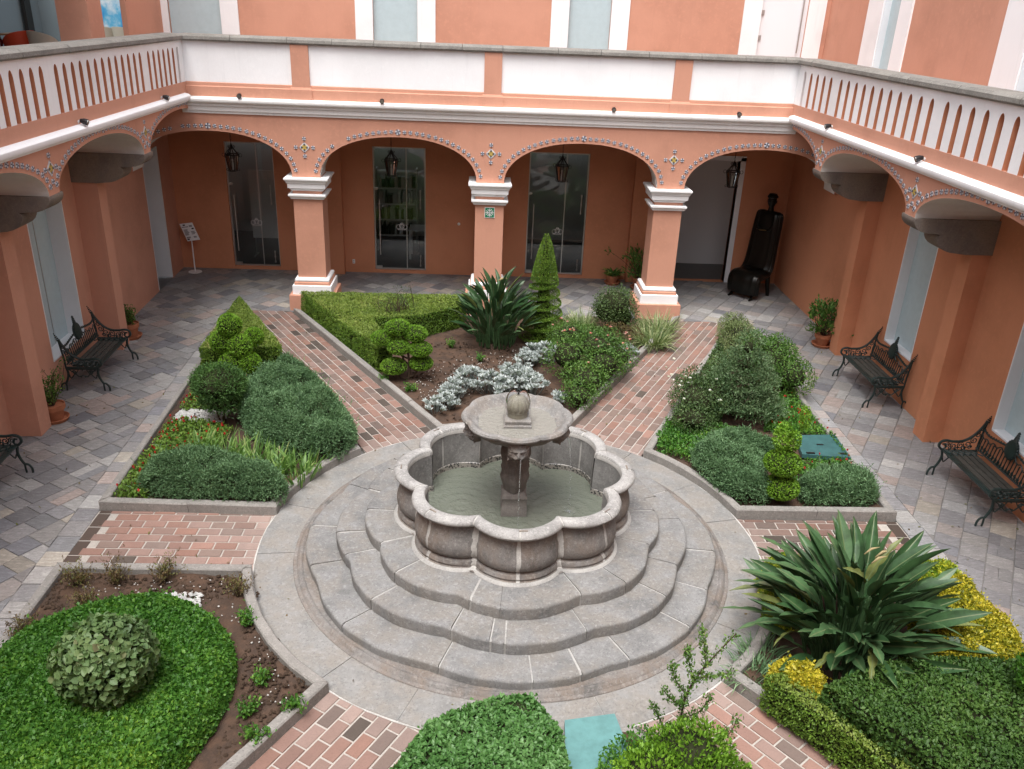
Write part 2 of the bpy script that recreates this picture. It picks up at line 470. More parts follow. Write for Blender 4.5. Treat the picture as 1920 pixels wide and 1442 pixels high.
def np_mesh(name, V, F, mat, tone=None, smooth=False):
    """V (n,3), F (m,k) with one k"""
    me = bpy.data.meshes.new(name)
    V = np.ascontiguousarray(V, dtype=np.float32); F = np.ascontiguousarray(F, dtype=np.int32)
    m, k = F.shape
    me.vertices.add(len(V)); me.vertices.foreach_set('co', V.ravel())
    me.loops.add(m * k); me.loops.foreach_set('vertex_index', F.ravel())
    me.polygons.add(m)
    me.polygons.foreach_set('loop_start', np.arange(0, m * k, k, dtype=np.int32))
    me.polygons.foreach_set('loop_total', np.full(m, k, dtype=np.int32))
    if smooth: me.polygons.foreach_set('use_smooth', np.ones(m, dtype=bool))
    me.materials.append(mat)
    me.update(calc_edges=True)
    if tone is not None:
        at = me.attributes.new('tone', 'FLOAT', 'POINT')
        at.data.foreach_set('value', np.ascontiguousarray(tone, dtype=np.float32))
    return me

def leaves(P, N, L, W, out=0.5, up=0.2, jit=0.7, fold=0.15, tone=None, tone_n=None):
    """pointed leaves (2 triangles each) at points P with surface normals N -> (V, F, tone)"""
    n = len(P)
    R = unit(RNG.normal(size=(n, 3)))
    d = unit(N * out + R * jit + np.array([0, 0, up]))
    nn = unit(N + RNG.normal(size=(n, 3)) * 0.35)
    s = unit(np.cross(d, nn))
    q = np.cross(s, d)
    sz = RNG.uniform(0.65, 1.25, (n, 1))
    Lk, Wk = L * sz, W * sz
    b = P - d * Lk * 0.35
    mid = b + d * Lk * 0.52
    V = np.stack([b, mid + s * Wk * 0.5 + q * Lk * fold, b + d * Lk, mid - s * Wk * 0.5 + q * Lk * fold], 1).reshape(-1, 3)
    i = np.arange(n)[:, None] * 4
    F = np.concatenate([i + np.array([[0, 1, 2]]), i + np.array([[0, 2, 3]])], 0)
    if tone is None:
        tone = RNG.beta(2.2, 2.2, n)
        tone = np.clip(tone * 0.62 + (vnoise(P, 1.6) + 0.5) * 0.34 + (vnoise(P, 6.0) + 0.5) * 0.28 - 0.12, 0, 1)
    return V, F, np.repeat(tone, 4)

def leaves6(P, N, L, W, out=0.5, up=0.2, jit=0.7, fold=0.12, tone=None):
    """broader leaves with a rounded outline (4 triangles each)"""
    n = len(P)
    d = unit(N * out + unit(RNG.normal(size=(n, 3))) * jit + np.array([0, 0, up]))
    nn = unit(N + RNG.normal(size=(n, 3)) * 0.3)
    s = unit(np.cross(d, nn)); q = np.cross(s, d)
    sz = RNG.uniform(0.65, 1.2, (n, 1)); Lk, Wk = L * sz, W * sz
    b = P - d * Lk * 0.35
    def pt(t, w, h): return b + d * Lk * t + s * Wk * w * 0.5 + q * Lk * (h - 0.12 * t * t)
    V = np.stack([pt(0, 0, 0), pt(.30, 1, fold), pt(.68, .8, fold * .9), pt(1, 0, 0), pt(.68, -.8, fold * .9), pt(.30, -1, fold)], 1).reshape(-1, 3)
    i = np.arange(n)[:, None] * 6
    F = np.concatenate([i + np.array([k]) for k in ((0, 1, 3), (1, 2, 3), (0, 3, 5), (3, 4, 5))], 0)
    if tone is None:
        tone = np.clip(RNG.beta(2.2, 2.2, n) * 0.75 + (vnoise(P, 3.0) + 0.5) * 0.35 - 0.05, 0, 1)
    return V, F, np.repeat(tone, 6)

def leaf_obj(name, parts, mat, parent=None):
    Vs, Fs, Ts = [], [], []
    o = 0
    for V, F, T in parts:
        Vs.append(V); Fs.append(F + o); Ts.append(T); o += len(V)
    me = np_mesh(name, np.concatenate(Vs), np.concatenate(Fs), mat, np.concatenate(Ts))
    return link(name, me, parent)

def tri_sample(V, F, n):
    """random points and normals on a triangulated surface"""
    V = np.asarray(V, float)
    T = []
    for f in F:
        for k in range(1, len(f) - 1):
            T.append((f[0], f[k], f[k + 1]))
    T = np.array(T)
    A, B, C = V[T[:, 0]], V[T[:, 1]], V[T[:, 2]]
    cr = np.cross(B - A, C - A); ar = np.linalg.norm(cr, axis=1)
    idx = RNG.choice(len(T), n, p=ar / ar.sum())
    u = RNG.random((n, 1)); v = RNG.random((n, 1))
    fl = (u + v) > 1
    u = np.where(fl, 1 - u, u); v = np.where(fl, 1 - v, v)
    return A[idx] + (B - A)[idx] * u + (C - A)[idx] * v, unit(cr[idx])

def in_poly(x, y, poly):
    r = np.zeros(len(x), bool)
    n = len(poly)
    for i in range(n):
        x0, y0 = poly[i]; x1, y1 = poly[(i + 1) % n]
        c = ((y0 > y) != (y1 > y)) & (x < (x1 - x0) * (y - y0) / ((y1 - y0) or 1e-12) + x0)
        r ^= c
    return r

def poly_points(poly, n):
    xs = [p[0] for p in poly]; ys = [p[1] for p in poly]
    out = np.zeros((0, 2))
    while len(out) < n:
        q = np.stack([RNG.uniform(min(xs), max(xs), n * 2), RNG.uniform(min(ys), max(ys), n * 2)], 1)
        out = np.concatenate([out, q[in_poly(q[:, 0], q[:, 1], poly)]])
    return out[:n]

def clip(poly, region):
    """Sutherland-Hodgman: polygon clipped by a convex counter-clockwise region"""
    out = poly
    m = len(region)
    for i in range(m):
        ax, ay = region[i]; bx, by = region[(i + 1) % m]
        inp, out = out, []
        if not inp: return []
        def side(p): return (bx - ax) * (p[1] - ay) - (by - ay) * (p[0] - ax)
        for k in range(len(inp)):
            p, q = inp[k - 1], inp[k]
            sp, sq = side(p), side(q)
            if sq >= 0:
                if sp < 0:
                    t = sp / (sp - sq); out.append((p[0] + (q[0] - p[0]) * t, p[1] + (q[1] - p[1]) * t))
                out.append(q)
            elif sp >= 0:
                t = sp / (sp - sq); out.append((p[0] + (q[0] - p[0]) * t, p[1] + (q[1] - p[1]) * t))
    return out

def area(poly):
    return 0.5 * sum(poly[i - 1][0] * poly[i][1] - poly[i][0] * poly[i - 1][1] for i in range(len(poly)))

def arc(r, a0, a1, n, c=(0, 0)):
    return [(c[0] + r * math.cos(math.radians(a0 + (a1 - a0) * i / n)), c[1] + r * math.sin(math.radians(a0 + (a1 - a0) * i / n))) for i in range(n + 1)]

# ================================================================== ground, paths, paving
struct(MB().box(-40, 40, -40, 40, -0.3, -0.06).build('ground', M['slab_grout']))

YN = 11.1                       # far wall
def wx(y): return -7.12 - 0.034 * (y - 3.0)      # west wall face (slightly out of square)
XE = 6.74                       # east wall face
RING = 2.985

def rot(u, v, a, o=(0, 0)):
    c, s = math.cos(a), math.sin(a)
    return (o[0] + u * c - v * s, o[1] + u * s + v * c)

SLATE = [tuple(1.15 * (q * .72 + sum(c) / 3 * .28) for q in c) for c in [(0.20, 0.19, 0.185), (0.17, 0.165, 0.17), (0.24, 0.225, 0.21), (0.19, 0.185, 0.19), (0.22, 0.20, 0.19), (0.15, 0.15, 0.165),
         (0.26, 0.225, 0.205), (0.29, 0.225, 0.195), (0.29, 0.255, 0.205), (0.28, 0.27, 0.255), (0.21, 0.21, 0.212), (0.18, 0.18, 0.185), (0.22, 0.215, 0.21), (0.20, 0.19, 0.188), (0.25, 0.24, 0.23)]]
CAMP = Vector((-0.4969, -8.5269, 5.9334))

def jitter_poly(poly, j):
    return [(p[0] + random.uniform(-j, j), p[1] + random.uniform(-j, j)) for p in poly]

def pave(name, region, ang, su, sv, cap, seed, skip=None):
    """a walkway: grout bed with stone slabs laid on the diagonal; nearest slabs are single pieces"""
    rnd = random.Random(seed)
    bed = struct(MB().prism(region, -0.05, -0.012).build(name, M['slab_grout']))
    xs = [p[0] for p in region]; ys = [p[1] for p in region]
    cx, cy = sum(xs) / len(xs), sum(ys) / len(ys)
    R = max(max(xs) - min(xs), max(ys) - min(ys))
    n = int(R / min(su, sv)) + 2
    cells = []
    for i in range(-n, n):
        off = rnd.uniform(0, sv) if rnd.random() < 0.25 else 0
        vv = -n * sv
        while vv < n * sv:
            w = sv * rnd.choice([.8, .95, 1.0, 1.05, 1.25, 1.5])
            u0, v0 = i * su, vv
            vv += w
            g = 0.005
            q = [rot(u0 + g, v0 + g, ang, (cx, cy)), rot(u0 + su - g, v0 + g, ang, (cx, cy)),
                 rot(u0 + su - g, v0 + w - g, ang, (cx, cy)), rot(u0 + g, v0 + w - g, ang, (cx, cy))]
            halves = [q]
            if rnd.random() < 0.10:
                t = rnd.uniform(0.35, 0.65)
                a = (q[0][0] + (q[1][0] - q[0][0]) * t, q[0][1] + (q[1][1] - q[0][1]) * t)
                b = (q[3][0] + (q[2][0] - q[3][0]) * t, q[3][1] + (q[2][1] - q[3][1]) * t)
                halves = [[q[0], a, b, q[3]], [a, q[1], q[2], b]]
            for hq in halves:
                hq = [(p[0] + rnd.uniform(-.004, .004), p[1] + rnd.uniform(-.004, .004)) for p in hq]
                k = clip(hq, region)
                if len(k) >= 3 and area(k) > 0.004:
                    mx = sum(p[0] for p in k) / len(k); my = sum(p[1] for p in k) / len(k)
                    if skip and skip(mx, my): continue
                    d2 = (mx - CAMP.x) ** 2 + (my - CAMP.y) ** 2 + 35
                    cells.append((d2 / area(k), k, rnd.choice(SLATE)))
    cells.sort(key=lambda c: c[0])
    far = MB(); ftone = []
    for idx, (_, k, c) in enumerate(cells):
        kf = rnd.uniform(0.82, 1.15); c = tuple(x * kf for x in c)
        top = rnd.uniform(-0.003, 0.003)
        if idx < cap:
            mx = sum(p[0] for p in k) / len(k); my = sum(p[1] for p in k) / len(k)
            o = MB().prism([(p[0] - mx, p[1] - my) for p in k], -0.03, 0, 0, 0, 0.004).build('slab', M['slab'], bed, loc=(mx, my, top))
            o.color = (*c, 1)
        else:
            s0 = len(far.v)
            far.prism(k, -0.03, top)
            ftone += [c] * (len(far.v) - s0)
    if far.f:
        me = far.mesh('slabs_beyond', M['slab_attr'])
        at = me.color_attributes.new('tone', 'FLOAT_COLOR', 'POINT')
        at.data.foreach_set('color', np.array([(*c, 1) for c in ftone], dtype=np.float32).ravel())
        stuff(link('slab_field', me, bed))
    return bed

def border_row(parent, x0, x1, ya, yb, step, seed, sk=None):
    rnd = random.Random(seed)
    y = ya
    while y < yb - 0.05:
        h = min(step * rnd.uniform(0.9, 1.15), yb - y)
        ym = y + h / 2; xm = (x0 + x1) / 2 + (sk(ym) if sk else 0)
        w = (x1 - x0) / 2 - 0.005
        o = MB().prism([(-w, -h / 2 + .005), (w, -h / 2 + .005), (w, h / 2 - .005), (-w, h / 2 - .005)], -0.03, 0.0, 0, 0, 0.004).build('border_slab', M['slab'], parent, loc=(xm, ym, rnd.uniform(-.002, .004)))
        c = rnd.choice(SLATE)
        kf = rnd.uniform(1.0, 1.3); o.color = (*[x * kf for x in c], 1)
        y += h

def xbw(y): return -5.12 - 0.030 * (y - 0.65)        # left edge of the left beds
TA = math.radians(-32.5)
wreg = [(wx(-3.2) - .05, -3.2), (xbw(-3.2) - .28, -3.2), (xbw(8.2) - .28, 8.2), (wx(8.2) - .05, 8.2)]
pw = pave('walkway_west', wreg, TA, 0.30, 0.275, 290, 1)
border_row(pw, -.28, 0, -3.2, 8.2, 0.29, 5, xbw)
ereg = [(5.32, -3.2), (XE + .05, -3.2), (XE + .05, 8.2), (5.32, 8.2)]
pe = pave('walkway_east', ereg, TA, 0.30, 0.265, 290, 2)
border_row(pe, 5.04, 5.32, -3.2, 8.2, 0.29, 6)
nreg = [(wx(8.2) - .1, 8.2), (XE + .05, 8.2), (XE + .05, YN + .05), (wx(YN) - .1, YN + .05)]
pn = pave('walkway_north', nreg, TA, 0.31, 0.285, 295, 3)

# brick paths -------------------------------------------------------
BRICK = [(0.27, 0.155, 0.120), (0.26, 0.160, 0.130), (0.24, 0.160, 0.133), (0.215, 0.155, 0.130), (0.285, 0.170, 0.135), (0.27, 0.185, 0.157), (0.19, 0.142, 0.122), (0.245, 0.150, 0.122)]
def brick_path(name, region, o, ang, dark_end, seed, bright=1.0, dark_p=0.04, blen=0.27, bwid=0.145, pale_end=None):
    rnd = random.Random(seed)
    bed = struct(MB().prism(region, -0.05, -0.010).build(name, M['grout']))
    g = 0.009
    cells = []
    proto = {}
    for i in range(-40, 40):
        off = (blen / 2 if i % 2 else 0) + rnd.uniform(-.02, .02)
        for j in range(-30, 30):
            u0, v0 = j * blen + off, i * bwid
            q = [(u0 + g, v0 + g), (u0 + blen - g, v0 + g), (u0 + blen - g, v0 + bwid - g), (u0 + g, v0 + bwid - g)]
            if dark_end and (u0 + blen * 0.5) * dark_end[0] > dark_end[1]: continue
            q = [rot(a, b, ang, o) for a, b in q]
            k = clip(q, region)
            if len(k) < 3 or area(k) < 0.004: continue
            c = rnd.choice(BRICK)
            if rnd.random() < dark_p: c = (0.095, 0.075, 0.062)
            cells.append((k, c))
    if dark_end:     # dark soldier row at the outer end
        s, u = dark_end
        for i in range(-30, 30):
            v0 = i * 0.29
            a0, a1 = (u + .005, u + .15) if s > 0 else (-u - .15, -u - .005)
            q = [rot(*p, ang, o) for p in ((a0, v0 + g), (a1, v0 + g), (a1, v0 + .28), (a0, v0 + .28))]
            k = clip(q, region)
            if len(k) >= 3 and area(k) > 0.004: cells.append((k, (0.085, 0.062, 0.05)))
    for k, c in cells:
        mx = sum(p[0] for p in k) / len(k); my = sum(p[1] for p in k) / len(k)
        if math.hypot(mx, my) < RING - 0.12: continue
        b = MB().prism([(p[0] - mx, p[1] - my) for p in k], -0.03, 0, 0, 0, 0.006).build('brick', M['brick'], bed, loc=(mx, my, rnd.uniform(-.003, .003)))
        f = rnd.uniform(0.86, 1.16) * bright
        if math.hypot(mx, my) < RING + 0.20:       # worn, pale bricks beside the ring
            c = (0.30, 0.22, 0.19)
        b.color = (*[min(0.8, x * f) for x in c], 1)
    return bed

# path outlines (counter-clockwise) between the planting beds
wl = [(-5.12, -0.60), (-2.75, -0.60), (-2.75, 0.60), (-5.12, 0.62)]
brick_path('brick_path_west', wl, (-5.0, -0.60), 0.0, (-1, -0.05 + 0.0), 21, 1.05, 0.02)
el = [(2.75, -0.58), (5.04, -0.58), (5.04, 0.64), (2.75, 0.64)]
brick_path('brick_path_east', el, (2.75, -0.58), 0.0, (1, 2.12), 22, 0.75, 0.05)
nw = [(-1.92, 2.05), (-0.92, 2.65), (-4.20, 8.06), (-4.31, 8.2), (-5.26, 8.2)]
brick_path('brick_path_northwest', nw, (-0.92, 2.65), math.atan2(8.06 - 2.65, -4.20 + 0.92), None, 23, 0.82, 0.16)
ne = [(0.80, 2.70), (1.80, 1.95), (4.98, 8.20), (3.80, 8.20)]
brick_path('brick_path_northeast', ne, (0.80, 2.70), math.atan2(8.20 - 2.70, 3.80 - 0.80), None, 24, 0.95, 0.03)
sw = [(-3.75, -5.6), (-2.45, -5.6), (-0.70, -2.75), (-1.65, -2.25), (-1.77, -2.36)]
brick_path('brick_path_southwest', sw, (-1.77, -2.36), math.atan2(-5.6 + 2.36, -3.75 + 1.77), None, 25, 0.95, 0.05)
se = [(3.30, -5.6), (4.65, -5.6), (1.98, -2.22), (1.8, -2.1), (0.95, -2.65)]
brick_path('brick_path_southeast', se, (1.98, -2.22), math.atan2(-5.6 + 2.22, 4.65 - 1.98), None, 26, 1.05, 0.03)

# planting beds: soil with kerbs --------------------------------------
def soil_mesh(poly, z=0.05, step=0.07, amp=0.05):
    xs = [p[0] for p in poly]; ys = [p[1] for p in poly]
    nx = int((max(xs) - min(xs)) / step) + 2; ny = int((max(ys) - min(ys)) / step) + 2
    gx, gy = np.meshgrid(min(xs) + np.arange(nx) * step, min(ys) + np.arange(ny) * step, indexing='ij')
    P = np.stack([gx.ravel(), gy.ravel(), np.zeros(nx * ny)], 1)
    P[:, 2] = z + amp * vnoise(P, 1.7) + amp * 0.7 * vnoise(P, 6.0) + amp * 0.5 * vnoise(P, 14.0)
    inside = in_poly(P[:, 0], P[:, 1], poly)
    I = np.arange(nx * ny).reshape(nx, ny)
    a, b, c, d = I[:-1, :-1].ravel(), I[1:, :-1].ravel(), I[1:, 1:].ravel(), I[:-1, 1:].ravel()
    keep = (inside[a].astype(int) + inside[b] + inside[c] + inside[d]) >= 3
    F = np.stack([a, b, c, d], 1)[keep]
    return np_mesh('soil', P, F, M['soil'], None, True)

def offset_in(poly, w):
    n = len(poly); out = []
    for i in range(n):
        p0, p1, p2 = poly[i - 1], poly[i], poly[(i + 1) % n]
        d1 = Vector((p1[0] - p0[0], p1[1] - p0[1])).normalized(); d2 = Vector((p2[0] - p1[0], p2[1] - p1[1])).normalized()
        n1 = Vector((-d1.y, d1.x)); n2 = Vector((-d2.y, d2.x))
        m = (n1 + n2); k = m.dot(n1)
        m = m / max(k, 0.35) if m.length > 1e-6 else n1
        out.append((p1[0] + m.x * w, p1[1] + m.y * w))
    return out

def bed(name, poly, seed, kw=0.11, kh=0.13, skip_edges=()):
    """poly counter-clockwise; kerb stones along every edge"""
    rnd = random.Random(seed)
    b = struct(link(name, soil_mesh(offset_in(poly, 0.03))))
    inn = offset_in(poly, kw)
    n = len(poly)
    run = []
    for i in range(n):
        if i in skip_edges: continue
        a0, a1 = poly[i], poly[(i + 1) % n]; b0, b1 = inn[i], inn[(i + 1) % n]
        L = math.hypot(a1[0] - a0[0], a1[1] - a0[1])
        k = max(1, round(L / 0.95))
        for j in range(k):
            t0, t1 = j / k, (j + 1) / k
            e = 0.003 / L
            e0 = t0 + (e if j else 0); e1 = t1 - (e if j < k - 1 else 0)
            lp = lambda p, q, t: (p[0] + (q[0] - p[0]) * t, p[1] + (q[1] - p[1]) * t)
            q = [lp(a0, a1, e0), lp(a0, a1, e1), lp(b0, b1, e1), lp(b0, b1, e0)]
            h = kh + rnd.uniform(-.006, .006)
            m = MB()
            # slightly rounded top
            m.add([(*q[0], -0.05), (*q[1], -0.05), (*q[2], -0.05), (*q[3], -0.05),
                   (*q[0], h - .015), (*q[1], h - .015), (*q[2], h - .015), (*q[3], h - .015),
                   (*lp(q[0], q[3], .12), h), (*lp(q[1], q[2], .12), h), (*lp(q[1], q[2], .88), h), (*lp(q[0], q[3], .88), h)],
                  [(0, 1, 5, 4), (1, 2, 6, 5), (2, 3, 7, 6), (3, 0, 4, 7), (4, 5, 9, 8), (6, 7, 11, 10), (5, 6, 10, 9), (7, 4, 8, 11), (8, 9, 10, 11)])
            m.build('kerb_stone', M['kerb'], b)
    return b

BW = [(-5.12, 0.64), (-2.93, 0.57)] + arc(RING + .01, 167.5, 135.0, 5) + [(-5.10, 8.0)]
BW = [(-5.12, 0.64), (-2.92, 0.57)] + arc(RING + .01, 166.0, 134.0, 5) + [(-5.35, 8.40)]
BE = [(2.92, 0.66), (5.03, 0.67), (5.03, 8.45)] + arc(RING + .01, 48.5, 14.0, 5)
BN = [(-4.21, 8.04), ] + arc(RING + .01, 109.5, 72.5, 5) + [(3.79, 8.19)]
BSW = [(-5.06, -0.62), (-5.06, -5.6), (-3.75, -5.6)] + arc(RING + .01, 233.3, 193.0, 5) + [(-2.93, -0.62)]
BSE = [(2.95, -0.60)] + arc(RING + .01, -13.0, -48.0, 5) + [(4.65, -5.6), (5.03, -5.6), (5.03, -0.60)]
BS = [(-2.45, -5.6), (3.30, -5.6)] + arc(RING + .01, -70.5, -104.5, 4)
bed('planting_bed_west', BW, 1)
bed('planting_bed_east', BE, 2)
bed('planting_bed_north', BN, 3, skip_edges=(len(BN) - 1,))
bed('planting_bed_southwest', BSW, 4)
bed('planting_bed_southeast', BSE, 5)
bed('planting_bed_south', BS, 6, kw=0.06, kh=0.03)

# ring of slabs round the fountain ------------------------------------
ring = struct(MB().lathe([(3.0, -0.05), (3.0, 0.004)], 64).build('fountain_surround', M['mortar']))
def ring_slab(rin, rout, t0, t1, z0, z1, n, nose, name, mat, parent, gap=0.006, wob=0.0):
    """a piece of a lobed ring: rin/rout functions of the angle"""
    m = MB()
    vs, fs = [], []
    k = 7
    for i in range(n + 1):
        t = t0 + (t1 - t0) * i / n
        ri, ro = rin(t), rout(t)
        if i == 0: dt = 1
        sh = gap if i == 0 else (-gap if i == n else 0)
        zt = z1 + (wob * math.sin(t * 7.3 + z1 * 50) if wob else 0)
        for r, z in ((ri, z0), (ri, zt), (ro - nose, zt), (ro - nose * .45, zt - nose * .16), (ro - nose * .12, zt - nose * .5), (ro, zt - nose), (ro - .006, z0)):
            a = t + sh * random.uniform(.5, 1.6) / max(r, .3)
            vs.append((r * math.cos(a), r * math.sin(a), z))
    for i in range(n):
        for j in range(k - 1):
            fs.append((i * k + j, (i + 1) * k + j, (i + 1) * k + j + 1, i * k + j + 1))
    fs.append(tuple(range(k))); fs.append(tuple(n * k + j for j in range(k - 1, -1, -1)))
    fs = [tuple(reversed(f)) for f in fs]
    m.add(vs, fs)
    return m.build(name, mat, parent, True)

cuts = [-175, -153, -130, -112, -96, -74, -52, -33, -11, 12, 30, 52, 74, 98, 121, 143, 164, 185]
for i in range(len(cuts) - 1):
    ring_slab(lambda t: 2.40, lambda t: RING + 0.004 * math.sin(t * 23), math.radians(cuts[i]), math.radians(cuts[i + 1]), -0.03, 0.012 + random.uniform(-.003, .003), 6, 0.012, 'slab', M['ring'], ring, 0.003)

# ================================================================== buildings
def wall_panel(a0, a1, z0, z1, opens, depth, fn, mb=None, mi=0, rmi=0):
    """front face with rectangular openings and their reveals; fn(a, d, z) -> world (d: depth behind the face)"""
    mb = mb or MB()
    A = sorted({a0, a1, *[v for o in opens for v in o[:2]]})
    Z = sorted({z0, z1, *[v for o in opens for v in o[2:4]]})
    for i in range(len(A) - 1):
        for j in range(len(Z) - 1):
            am, zm = (A[i] + A[i + 1]) / 2, (Z[j] + Z[j + 1]) / 2
            if any(o[0] < am < o[1] and o[2] < zm < o[3] for o in opens): continue
            mb.add([fn(A[i], 0, Z[j]), fn(A[i + 1], 0, Z[j]), fn(A[i + 1], 0, Z[j + 1]), fn(A[i], 0, Z[j + 1])], [(0, 1, 2, 3)], mi)
    for o in opens:
        p = [(o[0], o[2]), (o[1], o[2]), (o[1], o[3]), (o[0], o[3])]
        for i in range(4):
            q, r = p[i], p[(i + 1) % 4]
            mb.add([fn(q[0], 0, q[1]), fn(r[0], 0, r[1]), fn(r[0], depth, r[1]), fn(q[0], depth, q[1])], [(0, 1, 2, 3)], rmi)
    return mb

def fbox(a0, a1, d0, d1, z0, z1, fn, mb=None, mi=0):
    """box in wall coordinates; d positive = in front of the wall"""
    mb = mb or MB()
    vs = [fn(a, -d, z) for z in (z0, z1) for d in (d0, d1) for a in (a0, a1)]
    return mb.add(vs, [(0, 1, 3, 2), (4, 6, 7, 5), (0, 4, 5, 1), (1, 5, 7, 3), (3, 7, 6, 2), (2, 6, 4, 0)], mi)

def fN(a, d, z): return (a, YN + d, z)
def fW(a, d, z): return (wx(a) - d, a, z)
def fE(a, d, z): return (XE + d, a, z)

# ornament tiles: cross shaped glazed tiles ------------------------------
def cross_tile(r, yellow=False):
    """little glazed tile lying in the XZ plane, facing -Y: white petals with a dark flared cross"""
    m = MB()
    n = 12
    rim = [(r * (1.0 if i % 3 == 0 else 0.82) * math.cos(2 * PI * i / n + PI / 4), r * (1.0 if i % 3 == 0 else 0.82) * math.sin(2 * PI * i / n + PI / 4)) for i in range(n)]
    m.add([(x, 0, z) for x, z in rim] + [(x, -0.012, z) for x, z in rim], [tuple(range(n, 2 * n))] + [(i, (i + 1) % n, n + (i + 1) % n, n + i) for i in range(n)], 0)
    for k in range(4):
        a = PI / 2 * k
        def pt(x, z): return (x * math.cos(a) - z * math.sin(a), -0.0135, x * math.sin(a) + z * math.cos(a))
        m.add([pt(-.10 * r, .08 * r), pt(.10 * r, .08 * r), pt(.30 * r, .98 * r), pt(-.30 * r, .98 * r)], [(0, 1, 2, 3)], 1)
    return m
def star_tile(r):
    m = MB()
    q = [(-r, 0), (0, -r), (r, 0), (0, r)]
    for s, y, mi in ((1.0, -0.010, 0), (0.72, -0.013, 2)):
        m.add([(x * s, 0, z * s) for x, z in q] + [(x * s, y, z * s) for x, z in q], [(4, 5, 6, 7)] + [(i, (i + 1) % 4, 4 + (i + 1) % 4, 4 + i) for i in range(4)], mi)
    for k in range(4):
        a = PI / 2 * k
        def pt(x, z): return (x * math.cos(a) - z * math.sin(a), -0.016, x * math.sin(a) + z * math.cos(a))
        m.add([pt(-.05 * r, .22 * r), pt(.05 * r, .22 * r), pt(.20 * r, .66 * r), pt(-.20 * r, .66 * r)], [(0, 1, 2, 3)], 1)
        m.add([pt(-.10 * r, .86 * r), pt(.10 * r, .86 * r), pt(0, 1.12 * r)], [(0, 1, 2)], 1)
    return m
TMATS = [M['tile_w'], M['tile_b'], M['tile_y']]
ME_TILE = cross_tile(0.039).mesh('ornament_tile', TMATS)
ME_TILE_L = cross_tile(0.056).mesh('ornament_tile_large', TMATS)
ME_STAR = star_tile(0.10).mesh('star_tile', TMATS)

def place_tile(me, parent, p, face, roll=0.0, name='ornament_tile'):
    o = link(name, me, parent)
    o.matrix_local = Matrix.Translation(p) @ Matrix.Rotation(face, 4, 'Z') @ Matrix.Rotation(roll, 4, 'Y')
    return o

def arch_z(t, rise, p=2.0):
    return rise * (max(0.0, 1 - abs(t) ** p)) ** (1 / p)

# ---- far building: arcade of four arches -------------------------------
YA = 8.40; AT = 0.58                   # arcade face, thickness
PX = [-3.863, -0.263, 3.337]          # pillar axes
SPR, RISE, HB = 2.71, 0.82, 1.53      # springing, rise, half span
far = thing('arcade_building', 'terracotta two storey arcade of four arches across the far side of the courtyard', 'building', (0, YA, 0))
def F(o):                              # keep children in world coordinates
    o.matrix_parent_inverse = Matrix.Translation((0, -YA, 0)); return o
XL, XR = -7.45, 6.9
w = MB(); sf = MB()
bays = [PX[0] - 1.8, PX[0] + 1.8, PX[1] + 1.8, PX[2] + 1.8]
TOPZ = 3.95
edges = []
for c in bays:
    NS = 28
    pts = []
    for i in range(NS + 1):
        t = -math.cos(PI * i / NS)
        pts.append((c + t * HB, SPR + arch_z(t, RISE, 2.15)))
    edges.append(pts)
xprev = XL
for pts in edges:
    for y, flip in ((YA, False), (YA + AT, True)):
        x0 = pts[0][0]
        def q(a, b, c2, d):
            w.add([(a[0], y, a[1]), (b[0], y, b[1]), (c2[0], y, c2[1]), (d[0], y, d[1])], [(0, 1, 2, 3) if not flip else (3, 2, 1, 0)])
        q((xprev, SPR), (x0, SPR), (x0, TOPZ), (xprev, TOPZ))
        for a, b in zip(pts[:-1], pts[1:]):
            q(a, b, (b[0], TOPZ), (a[0], TOPZ))
    sf = MB()
    for a, b in zip(pts[:-1], pts[1:]):
        sf.add([(a[0], YA, a[1]), (b[0], YA, b[1]), (b[0], YA + AT, b[1]), (a[0], YA + AT, a[1])], [(3, 2, 1, 0)])
    F(sf.build('arch_soffit', M['soffit'], far, True))
    xprev = pts[-1][0]
w.add([(xprev, YA, SPR), (XR, YA, SPR), (XR, YA, TOPZ), (xprev, YA, TOPZ)], [(0, 1, 2, 3)])
F(w.build('arch_wall', M['pink'], far))
for cx in PX:
    cy = YA + 0.30
    pil = F(MB().sqlathe([(.285, .60), (.285, 2.72)], cx, cy).build('pillar', M['pink'], far))
    def sub(nm, prof, mat): MB().sqlathe(prof, cx, cy).build(nm, mat, pil)
    sub('plinth', [(.46, -.02), (.46, .325), (.452, .335)], M['pink'])
    sub('base_block', [(.395, .335), (.395, .515), (.388, .523)], M['white'])
    sub('base_step', [(.36, .523), (.36, .572), (.33, .60)], M['pink'])
    sub('base_moulding', [(.30, .578), (.335, .588), (.348, .612), (.346, .640), (.328, .664), (.287, .672)], M['white'])
    sub('necking_ring', [(.288, 2.275), (.325, 2.283), (.332, 2.308), (.365, 2.345), (.365, 2.375), (.29, 2.385)], M['white'])
    sub('capital', [(.29, 2.440), (.315, 2.447), (.318, 2.468), (.335, 2.478), (.34, 2.495), (.365, 2.503), (.368, 2.585), (.385, 2.60), (.388, 2.618), (.412, 2.658), (.425, 2.668), (.425, 2.698), (.41, 2.708)], M['white'])
    # ornament between the arches
    for dx, dz, me, nm in ((0, 0, ME_STAR, 'star_tile'), (0.165, 0, ME_TILE, 'ornament_tile'), (-0.165, 0, ME_TILE, 'ornament_tile'), (0, 0.165, ME_TILE, 'ornament_tile'), (0, -0.165, ME_TILE, 'ornament_tile')):
        F(place_tile(me, far, (cx + dx, YA - .001, 3.28 + dz), 0, 0, nm))
